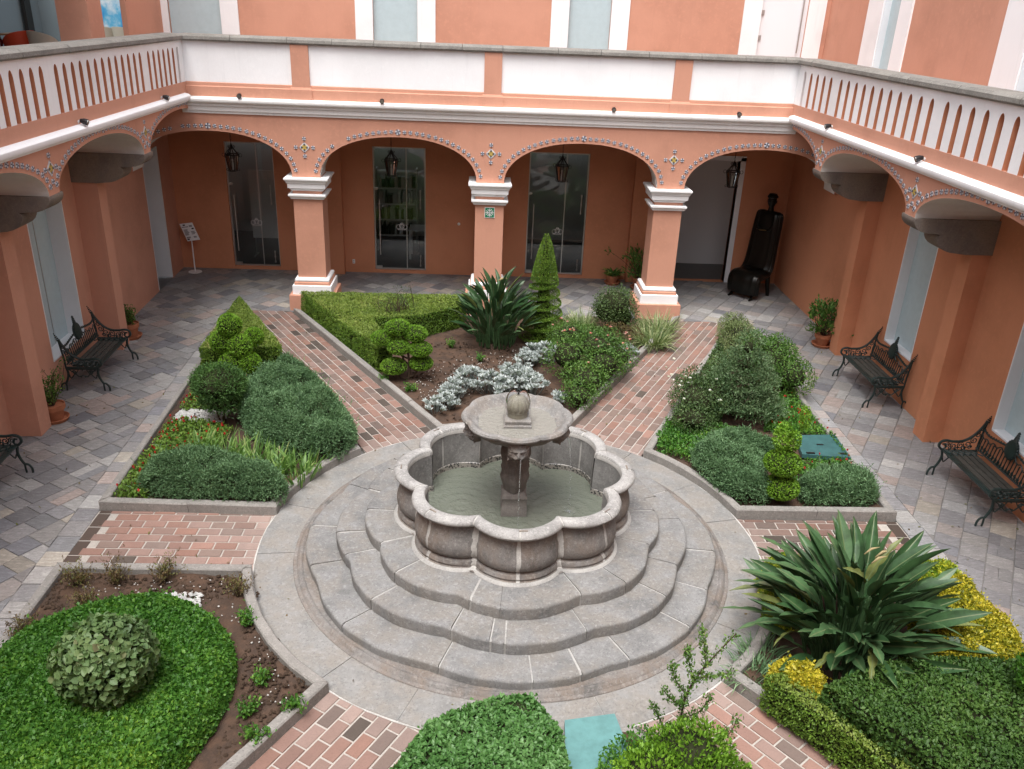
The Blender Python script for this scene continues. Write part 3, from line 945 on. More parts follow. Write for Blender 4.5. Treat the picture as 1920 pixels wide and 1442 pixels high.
for bi, c in enumerate(bays):
    # tiles follow the arch at a constant step
    P = []
    for i in range(401):
        t = -math.cos(PI * i / 400)
        P.append(Vector((c + t * (HB + .085), 0, SPR + 0.02 + arch_z(t, RISE + .075, 2.15))))
    L = [0]
    for a, b in zip(P[:-1], P[1:]): L.append(L[-1] + (b - a).length)
    nT = 33
    for k in range(nT):
        s = L[-1] * (k + 0.9) / (nT + 0.8)
        i = min(range(401), key=lambda q: abs(L[q] - s))
        if bi == 1 and k in (6, 7) or bi == 0 and k == 11: continue        # fallen tiles
        p = P[i]
        if p.x < -7.2 or p.x > 6.7: continue
        o = F(place_tile(ME_TILE_L if k == nT // 2 else ME_TILE, far, (p.x, YA - .001, p.z + random.uniform(-.004, .004)), 0, random.uniform(-.5, .5)))
# cornice, parapet
def extr_x(prof, x0, x1, mb=None):
    mb = mb or MB()
    n = len(prof)
    return mb.add([(x0, y, z) for y, z in prof] + [(x1, y, z) for y, z in prof], [(i, n + i, n + i + 1, i + 1) for i in range(n - 1)])
F(extr_x([(YA, 3.85), (YA - .03, 3.855), (YA - .035, 3.90), (YA - .055, 3.905), (YA - .06, 3.985), (YA - .085, 3.995), (YA - .09, 4.03), (YA - .13, 4.055), (YA - .145, 4.085), (YA - .14, 4.12), (YA - .10, 4.145), (YA + .02, 4.155)], -6.1, 5.66).build('cornice', M['cornice'], far, True))
F(extr_x([(YA + .01, 4.15), (YA + .01, 4.33), (YA + .035, 4.345), (YA + .04, 4.40), (YA + .07, 4.42)], -6.1, 5.66).build('parapet_base', M['pink'], far))
px = [-6.05] + PX + [5.6]
for i in range(4):
    F(MB().box(px[i] + (.155 if i else 0), px[i + 1] - (.155 if i < 3 else 0), YA + .055, YA + .30, 4.40, 5.12).build('parapet_panel', M['white'], far))
for cx in PX:
    pp = F(MB().box(cx - .165, cx + .165, YA + .012, YA + .31, 4.36, 5.125).build('parapet_pier', M['pink'], far))
    MB().sqlathe([(.205, 4.152), (.205, 4.33), (.18, 4.375)], cx, YA + .19).build('pier_foot', M['pink'], pp)
x = -6.05
while x < 5.6:
    L = min(random.uniform(0.75, 1.05), 5.62 - x)
    if 5.62 - x - L < .3: L = 5.62 - x
    y0, y1 = YA - .025 + random.uniform(-.008, .008), YA + .36
    F(MB().add([(xx, y, z) for xx in (x + .004, x + L - .004) for y, z in ((y0 + .02, 5.122), (y0, 5.15), (y0 + .01, 5.20), (y0 + .05, 5.232), (y1, 5.238), (y1, 5.122))],
      [(0, 6, 7, 1), (1, 7, 8, 2), (2, 8, 9, 3), (3, 9, 10, 4), (4, 10, 11, 5), (5, 4, 3, 2, 1, 0)[::-1], (6, 7, 8, 9, 10, 11)[::-1]]).build('coping_stone', M['coping'], far, True))
    x += L
F(MB().box(XL, XR + .3, YA + .33, YN + .2, 3.80, 4.18).build('gallery_floor', M['ceiling'], far))
# far wall, ground floor: three glass doors and an open doorway
DOORS = [(-6.20, -5.12), (-2.90, -1.70), (0.66, 2.04)]
opens = [(a, b, 0.07, 2.93) for a, b in DOORS] + [(4.03, 5.50, 0.0, 2.90)]
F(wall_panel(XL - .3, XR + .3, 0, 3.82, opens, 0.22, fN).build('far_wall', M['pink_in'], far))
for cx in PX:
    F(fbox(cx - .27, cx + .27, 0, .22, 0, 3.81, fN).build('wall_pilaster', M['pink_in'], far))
F(fbox(5.50, 5.62, -.20, .012, 0, 2.96, fN).build('door_jamb', M['jamb'], far))
F(fbox(4.02, 5.62, -.20, .012, 2.88, 2.99, fN).build('door_lintel', M['jamb'], far))
for a, b in DOORS:
    d = F(fbox(a, b, -.105, -.09, 0.09, 2.92, fN).build('glass_door', M['glass'], far))
    fr = MB()
    for q in ((a, a + .03, .08, 2.93), (b - .03, b, .08, 2.93), (a, b, .07, .10), (a, b, 2.90, 2.93)):
        fbox(q[0], q[1], -.13, -.06, q[2], q[3], fN, fr)
    fr.build('door_frame', M['steel'], d)
    fbox(a + .62 * (b - a), a + .635 * (b - a), -.11, -.085, .10, 2.9, fN).build('pane_joint', M['steel'], d)
    MB().tube([fN(a + .14, -.03, .45), fN(a + .14, -.03, 1.75)], .013, 8).build('pull_handle', M['steel'], d)
    hg = MB()
    fbox(a + .03, a + .16, -.12, -.08, .10, .15, fN, hg); fbox(a + .03, a + .10, -.12, -.08, 1.95, 2.0, fN, hg)
    hg.build('patch_fitting', M['steel'], d)
    bl = MB()
    for z0, z1 in ((.18, .42), (1.55, 1.95)):
        bl.tube([fN(b - .13, .07, z0), fN(b - .13, .07, z1)], .010, 6)
        for z in (z0, (z0 + z1) / 2, z1): bl.tube([fN(b - .13, .07, z - .02), fN(b - .13, .07, z + .02)], .018, 6)
    bl.build('door_bolt', M['steel'], d)
    lg = MB()           # outline emblem on the glass: three linked rings under a small arch
    lx, lz = a + .53 * (b - a), 1.12
    for ox, oz, r in ((-.075, -.02, .05), (0, 0, .055), (.075, -.02, .05), (0, .055, .025)):
        lg.tube([fN(lx + ox + r * math.cos(t), .078, lz + oz + r * math.sin(t)) for t in np.linspace(0, 2 * PI, 17)], .0055, 4, 0, False)
    lg.tube([fN(lx - .1, .078, lz - .085), fN(lx + .1, .078, lz - .085)], .005, 4)
    lg.build('glass_emblem', M['paint_white'], d)
# rooms behind
rm = MB()
for x0, x1 in ((-7.3, 3.2), (3.3, 7.2)):
    rm.add([(x0, YN + .22, 0), (x1, YN + .22, 0), (x1, YN + 3.6, 0), (x0, YN + 3.6, 0)], [(0, 1, 2, 3)], 1)
    yc_ = YN + (3.4 if x0 < 0 else 1.7)        # ceiling gap added at the back to brighten the long room
    rm.add([(x0, YN + .22, 3.2), (x1, YN + .22, 3.2), (x1, yc_, 3.2), (x0, yc_, 3.2)], [(3, 2, 1, 0)], 0)
    yb = YN + (3.6 if x0 < 0 else 1.6)
    rm.add([(x0, yb, 0), (x1, yb, 0), (x1, yb, 3.2), (x0, yb, 3.2)], [(0, 1, 2, 3)], 0)
    for xx in (x0, x1):
        rm.add([(xx, YN + .22, 0), (xx, YN + 3.6, 0), (xx, YN + 3.6, 3.2), (xx, YN + .22, 3.2)], [(0, 1, 2, 3)], 0)
F(rm.build('room', [M['room_wall'], M['room_floor']], far))
# upper far wall with windows
UW = [(-7.06, -5.98), (-2.80, -1.86), (1.35, 2.25)]
uo = [(a, b, 4.3, 8.0) for a, b in UW] + [(5.47, 6.48, 4.2, 6.9)]
F(wall_panel(-7.4, 7.1, 4.18, 10.5, uo, 0.12, fN).build('upper_wall', M['pink'], far))
for a, b, fl, fr2 in ((-7.06, -5.98, .30, .37), (-2.80, -1.86, .37, .38), (1.35, 2.25, .38, .39)):
    g = F(fbox(a, b, -.10, -.08, 4.3, 8.0, fN).build('window_pane', M['frost'], far))
    fbox(a - fl, a, -.02, .03, 4.19, 8.2, fN).build('window_surround', M['white'], g)
    fbox(b, b + fr2, -.02, .03, 4.19, 8.2, fN).build('window_surround', M['white'], g)
dr = F(fbox(5.47, 6.48, -.10, -.05, 4.2, 6.9, fN).build('white_door', M['jamb'], far))
fbox(5.08, 5.468, -.02, .03, 4.19, 7.2, fN).build('door_surround', M['white'], dr)
fbox(6.482, 6.85, -.02, .03, 4.19, 7.2, fN).build('door_surround', M['white'], dr)
MB().tube([fN(6.36, -.01, 5.22), fN(6.36, -.01, 6.4)], .016, 8).build('pull_handle', M['steel'], dr)
hg = MB()
for z in (5.45, 5.95): fbox(5.48, 5.55, -.05, -.03, z, z + .10, fN, hg)
hg.build('hinge', M['steel'], dr)

# ---- side buildings -------------------------------------------------------
def side_building(label, face, outx, ycs, pitch, fn, seed, sgn, slots, ny0):
    """sgn +1: west building (court lies at greater x); outx: face of the overhanging gallery"""
    rnd = random.Random(seed)
    B = thing('gallery_building', label, 'building', (outx, 3.0, 0))
    inv = Matrix.Translation((-outx, -3.0, 0))
    def G(o): o.matrix_parent_inverse = inv; return o
    def X(d): return outx + sgn * d        # d: outward (towards the court) from the fascia
    def order(f): return f if sgn > 0 else tuple(reversed(f))
    yend = YA
    # fascia with arches, white barrel vault behind each arch
    w, sf = MB(), MB()
    SP, RI, TZ = 3.47, 0.50, 4.10
    legs = sorted(ycs + [ycs[0] - pitch, ycs[-1] + pitch])
    hl = .145
    tiles = []
    for y0, y1 in zip(legs[:-1], legs[1:]):
        sf = MB()
        c, hb = (y0 + y1) / 2, (y1 - y0) / 2 - hl
        pts = []
        for i in range(29):
            t = -math.cos(PI * i / 28)
            yy, zz = c + t * hb, SP + arch_z(t, RI, 2.1)
            pts.append((yy, zz))
        # cut at the far building
        cut = [p for p in pts if p[0] <= yend]
        for a, b in zip(cut[:-1], cut[1:]):
            w.add([(outx, a[0], a[1]), (outx, b[0], b[1]), (outx, b[0], TZ), (outx, a[0], TZ)], [order((0, 1, 2, 3))])
            sf.add([(outx, a[0], a[1]), (outx, b[0], b[1]), fn(b[0], 0.0, b[1]), fn(a[0], 0.0, a[1])], [order((3, 2, 1, 0))])
        G(sf.build('vault_soffit', M['soffit'], B, True))
        # leg south of this arch
        w.add([(outx, y0 - hl, SP - .01), (outx, y0 + hl, SP - .01), (outx, y0 + hl, TZ), (outx, y0 - hl, TZ)], [order((0, 1, 2, 3))])
        Q = []
        for i in range(301):
            t = -math.cos(PI * i / 300)
            Q.append(Vector((0, c + t * (hb + .075), SP + .02 + arch_z(t, RI + .07, 2.1))))
        L = [0]
        for a, b in zip(Q[:-1], Q[1:]): L.append(L[-1] + (b - a).length)
        nT = int(L[-1] / .118)
        for k in range(nT):
            s = L[-1] * (k + .8) / (nT + .6)
            i = min(range(301), key=lambda q: abs(L[q] - s))
            if Q[i].y < yend - .05: tiles.append((Q[i].y, Q[i].z, k == nT // 2))
    G(w.build('arch_fascia', M['pink'], B))
    fa = PI / 2 if sgn > 0 else -PI / 2
    for y, z, big in tiles:
        G(place_tile(ME_TILE_L if big else ME_TILE, B, (X(.001), y, z), fa, rnd.uniform(-.5, .5)))
    for yc in ycs:
        for dy, dz, me, nm in ((0, 0, ME_STAR, 'star_tile'), (.15, 0, ME_TILE, 'ornament_tile'), (-.15, 0, ME_TILE, 'ornament_tile'), (0, .165, ME_TILE, 'ornament_tile'), (0, -.165, ME_TILE, 'ornament_tile')):
            G(place_tile(me, B, (X(.001), yc + dy, 3.80 + dz), fa, 0, nm))
        # stone corbel: two rounded tiers reaching back to the wall
        xw = fn(yc, 0, 0)[0]
        D = abs(xw - outx)
        prof = [(-0.01, 3.47), (-.015, 3.44)] + [(.045 + .16 * math.sin(a) * 0 - .06 + .24 * (1 - math.cos(a)), 3.44 - .17 * math.sin(a)) for a in np.linspace(.15, PI / 2, 6)]
        prof += [(.36, 3.262), (.40, 3.255), (.375, 3.235), (.37, 3.20)] + [(.37 + .30 * (1 - math.cos(a)), 3.20 - .20 * math.sin(a)) for a in np.linspace(.2, PI / 2, 6)]
        prof += [(.80, 2.985), (D + .1, 2.985), (D + .1, 3.47)]
        n = len(prof); hw = .20
        m = MB()
        m.add([(X(-d), yc - hw, z) for d, z in prof] + [(X(-d), yc + hw, z) for d, z in prof],
              [tuple(range(n)), tuple(range(2 * n - 1, n - 1, -1))] + [(i, n + i, n + (i + 1) % n, (i + 1) % n) for i in range(n)])
        G(m.build('corbel', M['corbel'], B, True))
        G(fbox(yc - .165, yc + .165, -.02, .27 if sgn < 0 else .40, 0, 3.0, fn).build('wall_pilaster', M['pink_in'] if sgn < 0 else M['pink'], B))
    # string course, plain band
    def ext(prof, y0, y1, nm, mat):
        n = len(prof)
        m = MB().add([(X(d), y0, z) for d, z in prof] + [(X(d), y1, z) for d, z in prof], [order((i, i + 1, n + i + 1, n + i)) for i in range(n - 1)])
        return G(m.build(nm, mat, B, True))
    ext([(0, 4.055), (.03, 4.06), (.04, 4.085), (.075, 4.10), (.09, 4.135), (.085, 4.17), (.05, 4.20), (-.03, 4.215)], ny0, yend - .09, 'cornice', M['white'])
    G(MB().box(min(X(-.02), X(-.30)), max(X(-.02), X(-.30)), ny0, yend + .02, 4.20, 4.405).build('parapet_base', M['pink'], B))
    # balustrade: pink backing, white balusters with pointed-arch gaps
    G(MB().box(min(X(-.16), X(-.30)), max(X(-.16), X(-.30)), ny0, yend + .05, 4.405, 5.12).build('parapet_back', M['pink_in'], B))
    sw = slots['w']
    def gapwidth(z):          # half width of a gap at height z
        if z < 4.90: return sw / 2
        return sw / 2 * math.sqrt(max(0, 1 - ((z - 4.90) / .115) ** 2))
    zs = [4.405, 4.90] + [4.90 + .115 * math.sin(a) for a in np.linspace(.25, PI / 2, 6)]
    def baluster(hl_, hr_):
        """white piece between two gap centres: from -hl_ to +hr_ (distance to the gap centres)"""
        m = MB()
        Lp = [(-hl_ + gapwidth(z), z) for z in zs]; Rp = [(hr_ - gapwidth(z), z) for z in zs]
        k = len(zs)
        d0, d1 = -.025, -.155
        for i in range(k - 1):
            a, b, c, d = Lp[i], Rp[i], Rp[i + 1], Lp[i + 1]
            m.add([(sgn * d0, p[0], p[1]) for p in (a, b, c, d)], [order((0, 1, 2, 3))], 0)
            for s1, s2 in ((a, d), (b, c)):
                m.add([(sgn * d0, *s1), (sgn * d0, *s2), (sgn * d1, *s2), (sgn * d1, *s1)], [(0, 1, 2, 3)], 1)
        return m
    ycen = slots['y']
    proto = {}
    for a, b in zip(ycen[:-1], ycen[1:]):
        h = round((b - a) / 2, 3)
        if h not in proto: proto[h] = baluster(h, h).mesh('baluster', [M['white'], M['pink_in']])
        G(link('baluster', proto[h], B, (outx, (a + b) / 2, 0)))
    G(baluster(ycen[0] - ny0 + sw / 2, 0.0 + 0.0).build('baluster', [M['white'], M['pink_in']], B, loc=(outx, ycen[0], 0))) if False else None
    G(MB().box(min(X(-.025), X(-.155)), max(X(-.025), X(-.155)), ycen[-1] + sw / 2, yend + .06, 4.405, 5.015).build('parapet_panel', M['white'], B))
    G(MB().box(min(X(-.025), X(-.155)), max(X(-.025), X(-.155)), ny0, yend + .06, 5.0151, 5.122).build('parapet_band', M['white'], B))
    y = ny0
    while y < yend:
        L = min(rnd.uniform(.55, .75), yend + .02 - y)
        if yend + .02 - y - L < .3: L = yend + .02 - y
        j = rnd.uniform(-.008, .008)
        sec = [(.005 + j, 5.124), (.04 + j, 5.15), (.035 + j, 5.20), (-.01, 5.235), (-.33, 5.240), (-.34, 5.124)]
        m = MB().add([(X(d), yy, z) for yy in (y + .005, y + L - .005) for d, z in sec],
                     [tuple((0, 1, 7, 6)), (1, 2, 8, 7), (2, 3, 9, 8), (3, 4, 10, 9), (4, 5, 11, 10), (0, 5, 4, 3, 2, 1), (6, 7, 8, 9, 10, 11)])
        G(m.build('coping_stone', M['coping'], B, True))
        y += L
    G(MB().box(min(X(-.28), fn(yend, 0, 0)[0] - sgn * .4), max(X(-.28), fn(yend, 0, 0)[0] - sgn * .4), ny0, YN + .1, 4.02, 4.17).build('gallery_floor', M['soffit'], B))
    return B, G

# west
wslots = [2.95 - 0.247 * k for k in range(12, -1, -1)] + [3.36 + .2467 * k for k in range(13)] + [6.70 + .2433 * k for k in range(7)]
west, GW = side_building('terracotta gallery building along the left side with overhanging white balustrade', 1, -5.98, [-0.65, 2.70, 6.05], 3.35, fW, 31, 1, dict(y=wslots, w=.105), -1.5)
wo = [(9.28, 10.24, 0.0, 2.90), (4.12, 5.36, 0.50, 2.88), (0.75, 1.95, 0.50, 2.88)]
GW(wall_panel(-11, YN, 0, 4.1, wo, 0.02, fW).build('ground_wall', M['pink'], west))
for y0, y1, z0, z1 in wo[1:]:
    g = GW(fbox(y0 - .02, y1, -.30, -.27, z0 - .02, z1, fW).build('window_pane', M['frost'], west))
    fr = MB()
    for q in ((y1, y1 + .012, z0, z1), ):
        fbox(y1 - .012, y1 + .01, -.30, .004, z0, z1, fW, fr)
    fbox(y0 - .01, y0 + .012, -.30, .004, z0, z1, fW, fr); fbox(y0, y1, -.30, .004, z0 - .012, z0 + .01, fW, fr); fbox(y0, y1, -.30, .004, z1 - .01, z1 + .012, fW, fr)
    fr.build('window_reveal', M['jamb'], g)
    fbox((y0 + y1) / 2 + .1, (y0 + y1) / 2 + .115, -.268, -.262, z0, z1, fW).build('pane_joint', M['steel'], g)
dj = MB()
fbox(10.235, 10.26, -.55, .004, 0.02, 2.9, fW, dj); fbox(9.26, 9.285, -.55, .004, 0.02, 2.9, fW, dj); fbox(9.28, 10.24, -.55, .004, 2.885, 2.91, fW, dj)
GW(dj.build('door_jamb', M['jamb'], west))
rmw = MB()
fbox(8.6, 11.0, -2.6, -.55, -.02, .01, fW, rmw, 1); fbox(8.6, 11.0, -2.62, -2.6, 0, 3, fW, rmw); fbox(10.5, 10.52, -2.6, -.55, 0, 3, fW, rmw); fbox(8.6, 8.62, -2.6, -.55, 0, 3, fW, rmw); fbox(8.6, 11, -2.6, -.5, 3, 3.02, fW, rmw)
GW(rmw.build('room', [M['room_wall'], M['room_floor']], west))
GW(fbox(9.285, 10.235, -.55, .0, -.02, .008, fW).build('door_sill', M['room_floor'], west))
# upper west loggia
def fWu(a, d, z): return (-7.2 - d, a, z)
uwo = [(8.04, 9.16, 4.18, 7.2), (3.6, 7.46, 4.18, 7.2), (-1.2, 2.9, 4.18, 7.2)]
GW(fbox(7.463, 8.037, -.53, -.002, 4.17, 8.9, fWu, wall_panel(-11, YN, 4.17, 10.5, uwo, 0.10, fWu)).build('upper_wall', M['pink'], west))
lg = MB()
lg.box(-11.2, -7.25, -3.5, 13.4, 4.02, 4.168, 2)
lg.box(-10.9, -7.78, -3.5, 13.4, 4.16, 4.30, 2)
lg.add([(-10.8, -3.5, 4.17), (-10.8, 13.4, 4.17), (-10.8, 13.4, 7.3), (-10.8, -3.5, 7.3)], [(0, 1, 2, 3)], 0)
lg.add([(-10.8, 13.4, 4.17), (-7.2, 13.4, 4.17), (-7.2, 13.4, 7.3), (-10.8, 13.4, 7.3)], [(0, 1, 2, 3)], 0)
lg.box(-11, -7.22, -3.5, 9.6, 7.21, 7.3, 1)
M['slate_wall'] = plain('blue_grey_wall', (0.20, 0.25, 0.27), 0.5)
GW(lg.build('loggia_room', [M['slate_wall'], M['room_wall'], M['room_floor']], west))
mu = MB()
for y in (10.95, 12.5): mu.box(-10.76, -10.68, y, y + .28, 4.17, 7.2)
GW(mu.build('mullion', M['iron2'], west))

# east
eslots = [2.79 - 0.316 * k for k in range(11, -1, -1)] + [3.20 + .315 * k for k in range(11)] + [6.80 + .32 * k for k in range(5)]
east, GE = side_building('terracotta gallery building along the right side with overhanging white balustrade', -1, 5.53, [-0.55, 3.06, 6.62], 3.58, fE, 32, -1, dict(y=eslots, w=.115), -1.5)
eo = [(4.28, 5.27, 0.79, 2.90), (0.80, 1.79, 0.79, 2.90)]
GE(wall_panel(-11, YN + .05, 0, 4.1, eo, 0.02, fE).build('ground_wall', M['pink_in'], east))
for y0, y1, z0, z1 in eo:
    g = GE(fbox(y0 - .02, y1 + .02, -.20, -.17, z0 - .02, z1 + .02, fE).build('window_pane', M['frost'], east))
    fr = MB()
    fbox(y1 - .012, y1 + .01, -.20, .004, z0, z1, fE, fr); fbox(y0 - .01, y0 + .012, -.20, .004, z0, z1, fE, fr)
    fbox(y0, y1, -.20, .004, z0 - .012, z0 + .012, fE, fr); fbox(y0, y1, -.20, .004, z1 - .01, z1 + .012, fE, fr)
    fr.build('window_reveal', M['jamb'], g)
def fEu(a, d, z): return (6.95 + d, a, z)
euo = [(7.74, 8.44, 4.3, 8.0), (3.1, 3.7, 4.3, 8.0)]
GE(wall_panel(-11, YN + .05, 4.17, 10.5, euo, 0.16, fEu).build('upper_wall', M['pink'], east))
for y0, y1, z0, z1 in euo:
    g = GE(fbox(y0 - .02, y1 + .02, -.14, -.12, z0, z1, fEu).build('window_pane', M['frost'], east))
    fr = MB()
    fbox(y1 - .01, y1 + .01, -.14, -.002, z0, z1, fEu, fr); fbox(y0 - .01, y0 + .01, -.14, -.002, z0, z1, fEu, fr)
    fr.build('window_reveal', M['jamb'], g)
    fbox(y0 - .47, y0, -.02, .03, 4.19, 8.2, fEu).build('window_surround', M['white'], g)
    fbox(y1, y1 + .66, -.02, .03, 4.19, 8.2, fEu).build('window_surround', M['white'], g)

# the fourth side, behind the viewpoint: unseen wall, height set to limit sky light
south = thing('gallery_building', 'unseen plain terracotta wall closing the near side, blocking low sky light', 'building', (0, -11.2, 0))
MB().box(-12, 12, -.3, 0, 0, 8.8).build('wall', M['pink'], south)

# ================================================================== fountain
def lobe(c, rho, off=0.0):
    def f(t):
        ph = ((t + PI / 8) % (PI / 4)) - PI / 8
        return c * math.cos(ph) + math.sqrt(max(0, rho * rho - (c * math.sin(ph)) ** 2)) + off
    return f
fountain = thing('fountain', 'grey stone fountain with lobed steps, scalloped basin and raised bowl in the courtyard centre', 'fountain')

def lobed_solid(rf, prof, n=256):
    m = MB()
    vs, fs = [], []
    for off, z in prof:
        for j in range(n):
            t = 2 * PI * j / n
            r = rf(t) + off
            vs.append((r * math.cos(t), r * math.sin(t), z))
    for i in range(len(prof) - 1):
        for j in range(n):
            fs.append((i * n + j, i * n + (j + 1) % n, (i + 1) * n + (j + 1) % n, (i + 1) * n + j))
    m.add(vs, fs)
    return m

# foot channel
ft = MB().lathe([(2.555, 0.013), (2.55, 0.022), (2.515, 0.03), (2.495, 0.055), (2.475, 0.066), (2.455, 0.062), (2.44, 0.045), (2.30, 0.045)], 96)
ft.build('foot_moulding', M['basin'], fountain, True)
for nm, f0, zi, z0, z1, inner, cuts in (
        ('step', lobe(.75, 1.67), 0, 0.0, 0.15, 1.55, 16), ('step', lobe(.82, 1.25), 1, 0.145, 0.30, 1.3, 16), ('step', lobe(.80, .935), 2, 0.295, 0.45, 1.0, 16)):
    core = lobed_solid(f0, [(-.012, z0), (-.012, z1 - .022), (-.05, z1 - .007), (inner - f0(0), z1 - .007)]).build('step', M['step_mortar'], fountain, True)
    a = [i * 2 * PI / cuts + random.uniform(-.12, .12) for i in range(cuts)]
    # a few stones are split once more
    extra = [a[3] + .17, a[11] + .2] if zi != 0 else [a[12] + .2]
    a = sorted(a + extra); a.append(a[0] + 2 * PI)
    for t0, t1 in zip(a[:-1], a[1:]):
        ring_slab(lambda t: inner, lambda t: f0(t) + .004 * math.sin(t * 31 + zi), t0, t1, z0, z1 + random.uniform(-.004, .004), max(4, int((t1 - t0) / .045)), 0.030, 'slab', M['step'], core, random.choice([.006, .010, .014]), .002)

# basin wall: outer profile (offset from the rim line, height)
RB = lobe(0.85, 0.54)
OUT = [(-.03, .448), (-.03, .475), (-.045, .482), (-.035, .51), (-.05, .545), (-.085, .56), (-.085, .575), (-.055, .59), (-.035, .63), (-.028, .68), (-.035, .74), (-.055, .81), (-.078, .88), (-.090, .93), (-.088, .97)]
RIM = [(o, z + .025) for o, z in [(-.085, .955), (-.05, .962), (-.015, .972), (.0, .988), (.004, 1.005), (-.008, 1.03), (-.035, 1.046), (-.08, 1.052), (-.125, 1.048), (-.150, 1.036), (-.160, 1.015), (-.160, .97)]]
INN = [(-.158, 1.0), (-.165, .80), (-.170, .62), (-.17, .46)]
def prof_piece(rf, prof, t0, t1, n, name, mat, parent, gap, cap=True):
    vs, fs = [], []
    k = len(prof)
    for i in range(n + 1):
        t = t0 + (t1 - t0) * i / n
        sh = gap if i == 0 else (-gap if i == n else 0)
        for off, z in prof:
            r = rf(t) + off
            a = t + sh * random.uniform(.6, 1.5) / r
            vs.append((r * math.cos(a), r * math.sin(a), z))
    for i in range(n):
        for j in range(k - 1):
            fs.append((i * k + j, (i + 1) * k + j, (i + 1) * k + j + 1, i * k + j + 1))
    if cap:
        fs.append(tuple(range(k - 1, -1, -1))); fs.append(tuple(n * k + j for j in range(k)))
    return MB().add(vs, fs).build(name, mat, parent, True)
core = lobed_solid(RB, [(o - .006, z) for o, z in OUT] + [(-.10, .985), (-.145, .985)] + [(o + .006, z) for o, z in INN[1:]]).build('basin', M['mortar'], fountain, True)
for i in range(16):
    t0 = -PI / 2 + i * PI / 8; t1 = t0 + PI / 8
    g = .019
    prof_piece(RB, OUT, t0, t1, 12, 'basin_stone', M['basin'], core, g, False)
    prof_piece(RB, INN, t0, t1, 12, 'lining_stone', M['lining'], core, .010, False)
rimcore = lobed_solid(RB, [(o * .94 - .012, z - .006) for o, z in RIM]).build('rim', M['mortar'], fountain, True)
for i in range(16):
    t0 = -PI / 2 + i * PI / 8; t1 = t0 + PI / 8
    prof_piece(RB, RIM, t0, t1, 14, 'rim_stone', M['rim'], rimcore, .006 if i % 2 else .013, True)
lobed_solid(RB, [(.012, .4475), (.002, .462), (-.02, .472), (-.04, .476)]).build('mortar_skirt', M['step_mortar'], fountain, True)
# iron cramps let into the rim
for i in range(8):
    t = -PI / 2 + i * PI / 4 + .03
    r = RB(t) - .085
    MB().box(-.045, .045, -.008, .008, -.004, .006).build('cramp', M['corbel'], rimcore, loc=(r * math.cos(t), r * math.sin(t), 1.077), rz=t + PI / 2)
# tile band at the waterline
mb_, nt_, bs_ = new_mat('waterline_tiles')
vo = nd(nt_, 'ShaderNodeTexVoronoi', Scale=34.0)
gg = nt_.nodes.new('ShaderNodeNewGeometry'); nt_.links.new(gg.outputs['Position'], vo.inputs['Vector'])
nt_.links.new(ramp(nt_, vo.outputs['Distance'], [(0.30, (0.012, 0.012, 0.015)), (0.55, (0.30, 0.28, 0.25))]), bs_.inputs['Base Color'])
bs_.inputs['Roughness'].default_value = 0.3
lobed_solid(RB, [(-.172, .575), (-.180, .57), (-.180, .48)]).build('tile_band', mb_, fountain)
MB().lathe([(1.25, .46), (0, .46)], 48, cap=False).build('basin_floor', M['basin'], fountain)
# water with ripples
mw, ntw, bw = new_mat('fountain_water')
bw.inputs['Base Color'].default_value = (0.135, 0.148, 0.118, 1)
bw.inputs['Roughness'].default_value = 0.06
bw.inputs['IOR'].default_value = 1.33
bw.inputs['Specular IOR Level'].default_value = 1.0
bump(ntw, bw, noise(ntw, 22, 3, 0.6), 0.9, 0.03)
mw2 = mw.copy(); mw2.name = 'bowl_water'; mw2.node_tree.nodes['Principled BSDF'].inputs['Base Color'].default_value = (0.235, 0.228, 0.20, 1)
NR, NT = 46, 192
V, Fq = [], []
drops = [(0.02, -.62), (.62, -.05), (-.62, .05), (0, .62)]
for i in range(NR + 1):
    for j in range(NT):
        t = 2 * PI * j / NT
        r = (RB(t) - .175) * i / NR
        x, y = r * math.cos(t), r * math.sin(t)
        z = .500
        for k, (dx, dy) in enumerate(drops):
            d = math.hypot(x - dx, y - dy)
            z += .0075 * math.sin(d * 46 + k) * math.exp(-d * 2.4)
        V.append((x, y, z))
for i in range(NR):
    for j in range(NT):
        Fq.append((i * NT + j, (i + 1) * NT + j, (i + 1) * NT + (j + 1) % NT, i * NT + (j + 1) % NT))
link('water', np_mesh('water', np.array(V), np.array(Fq), mw, None, True), fountain)
# pedestal: square foot, carved baluster
ped = MB()
ped.sqlathe([(.15, .46), (.15, .60), (.142, .615), (.142, .72), (.15, .735), (.138, .765), (.11, .785)], 0, 0)
ped.map(lambda x, y, z: (*rot(x, y, .0), z))
ped.build('pedestal_foot', M['carved'], fountain, True)
def fig(an, i):
    k = [1, .98, .95, .93, .92, .93, .97, 1, 1, 1, 1, 1, 1, 1][min(i, 13)]
    return 1 + .10 * math.cos(an * 4 + .4) * (1 if i % 3 else .4) + .03 * math.cos(an * 12)
MB().lathe([(.10, .76), (.115, .80), (.125, .86), (.150, .92), (.155, .98), (.140, 1.03), (.148, 1.06), (.150, 1.10), (.138, 1.14), (.150, 1.20), (.158, 1.27), (.150, 1.34), (.135, 1.40), (.15, 1.46), (.20, 1.50)], 48, fig).build('carved_pedestal', M['carved'], fountain, True)
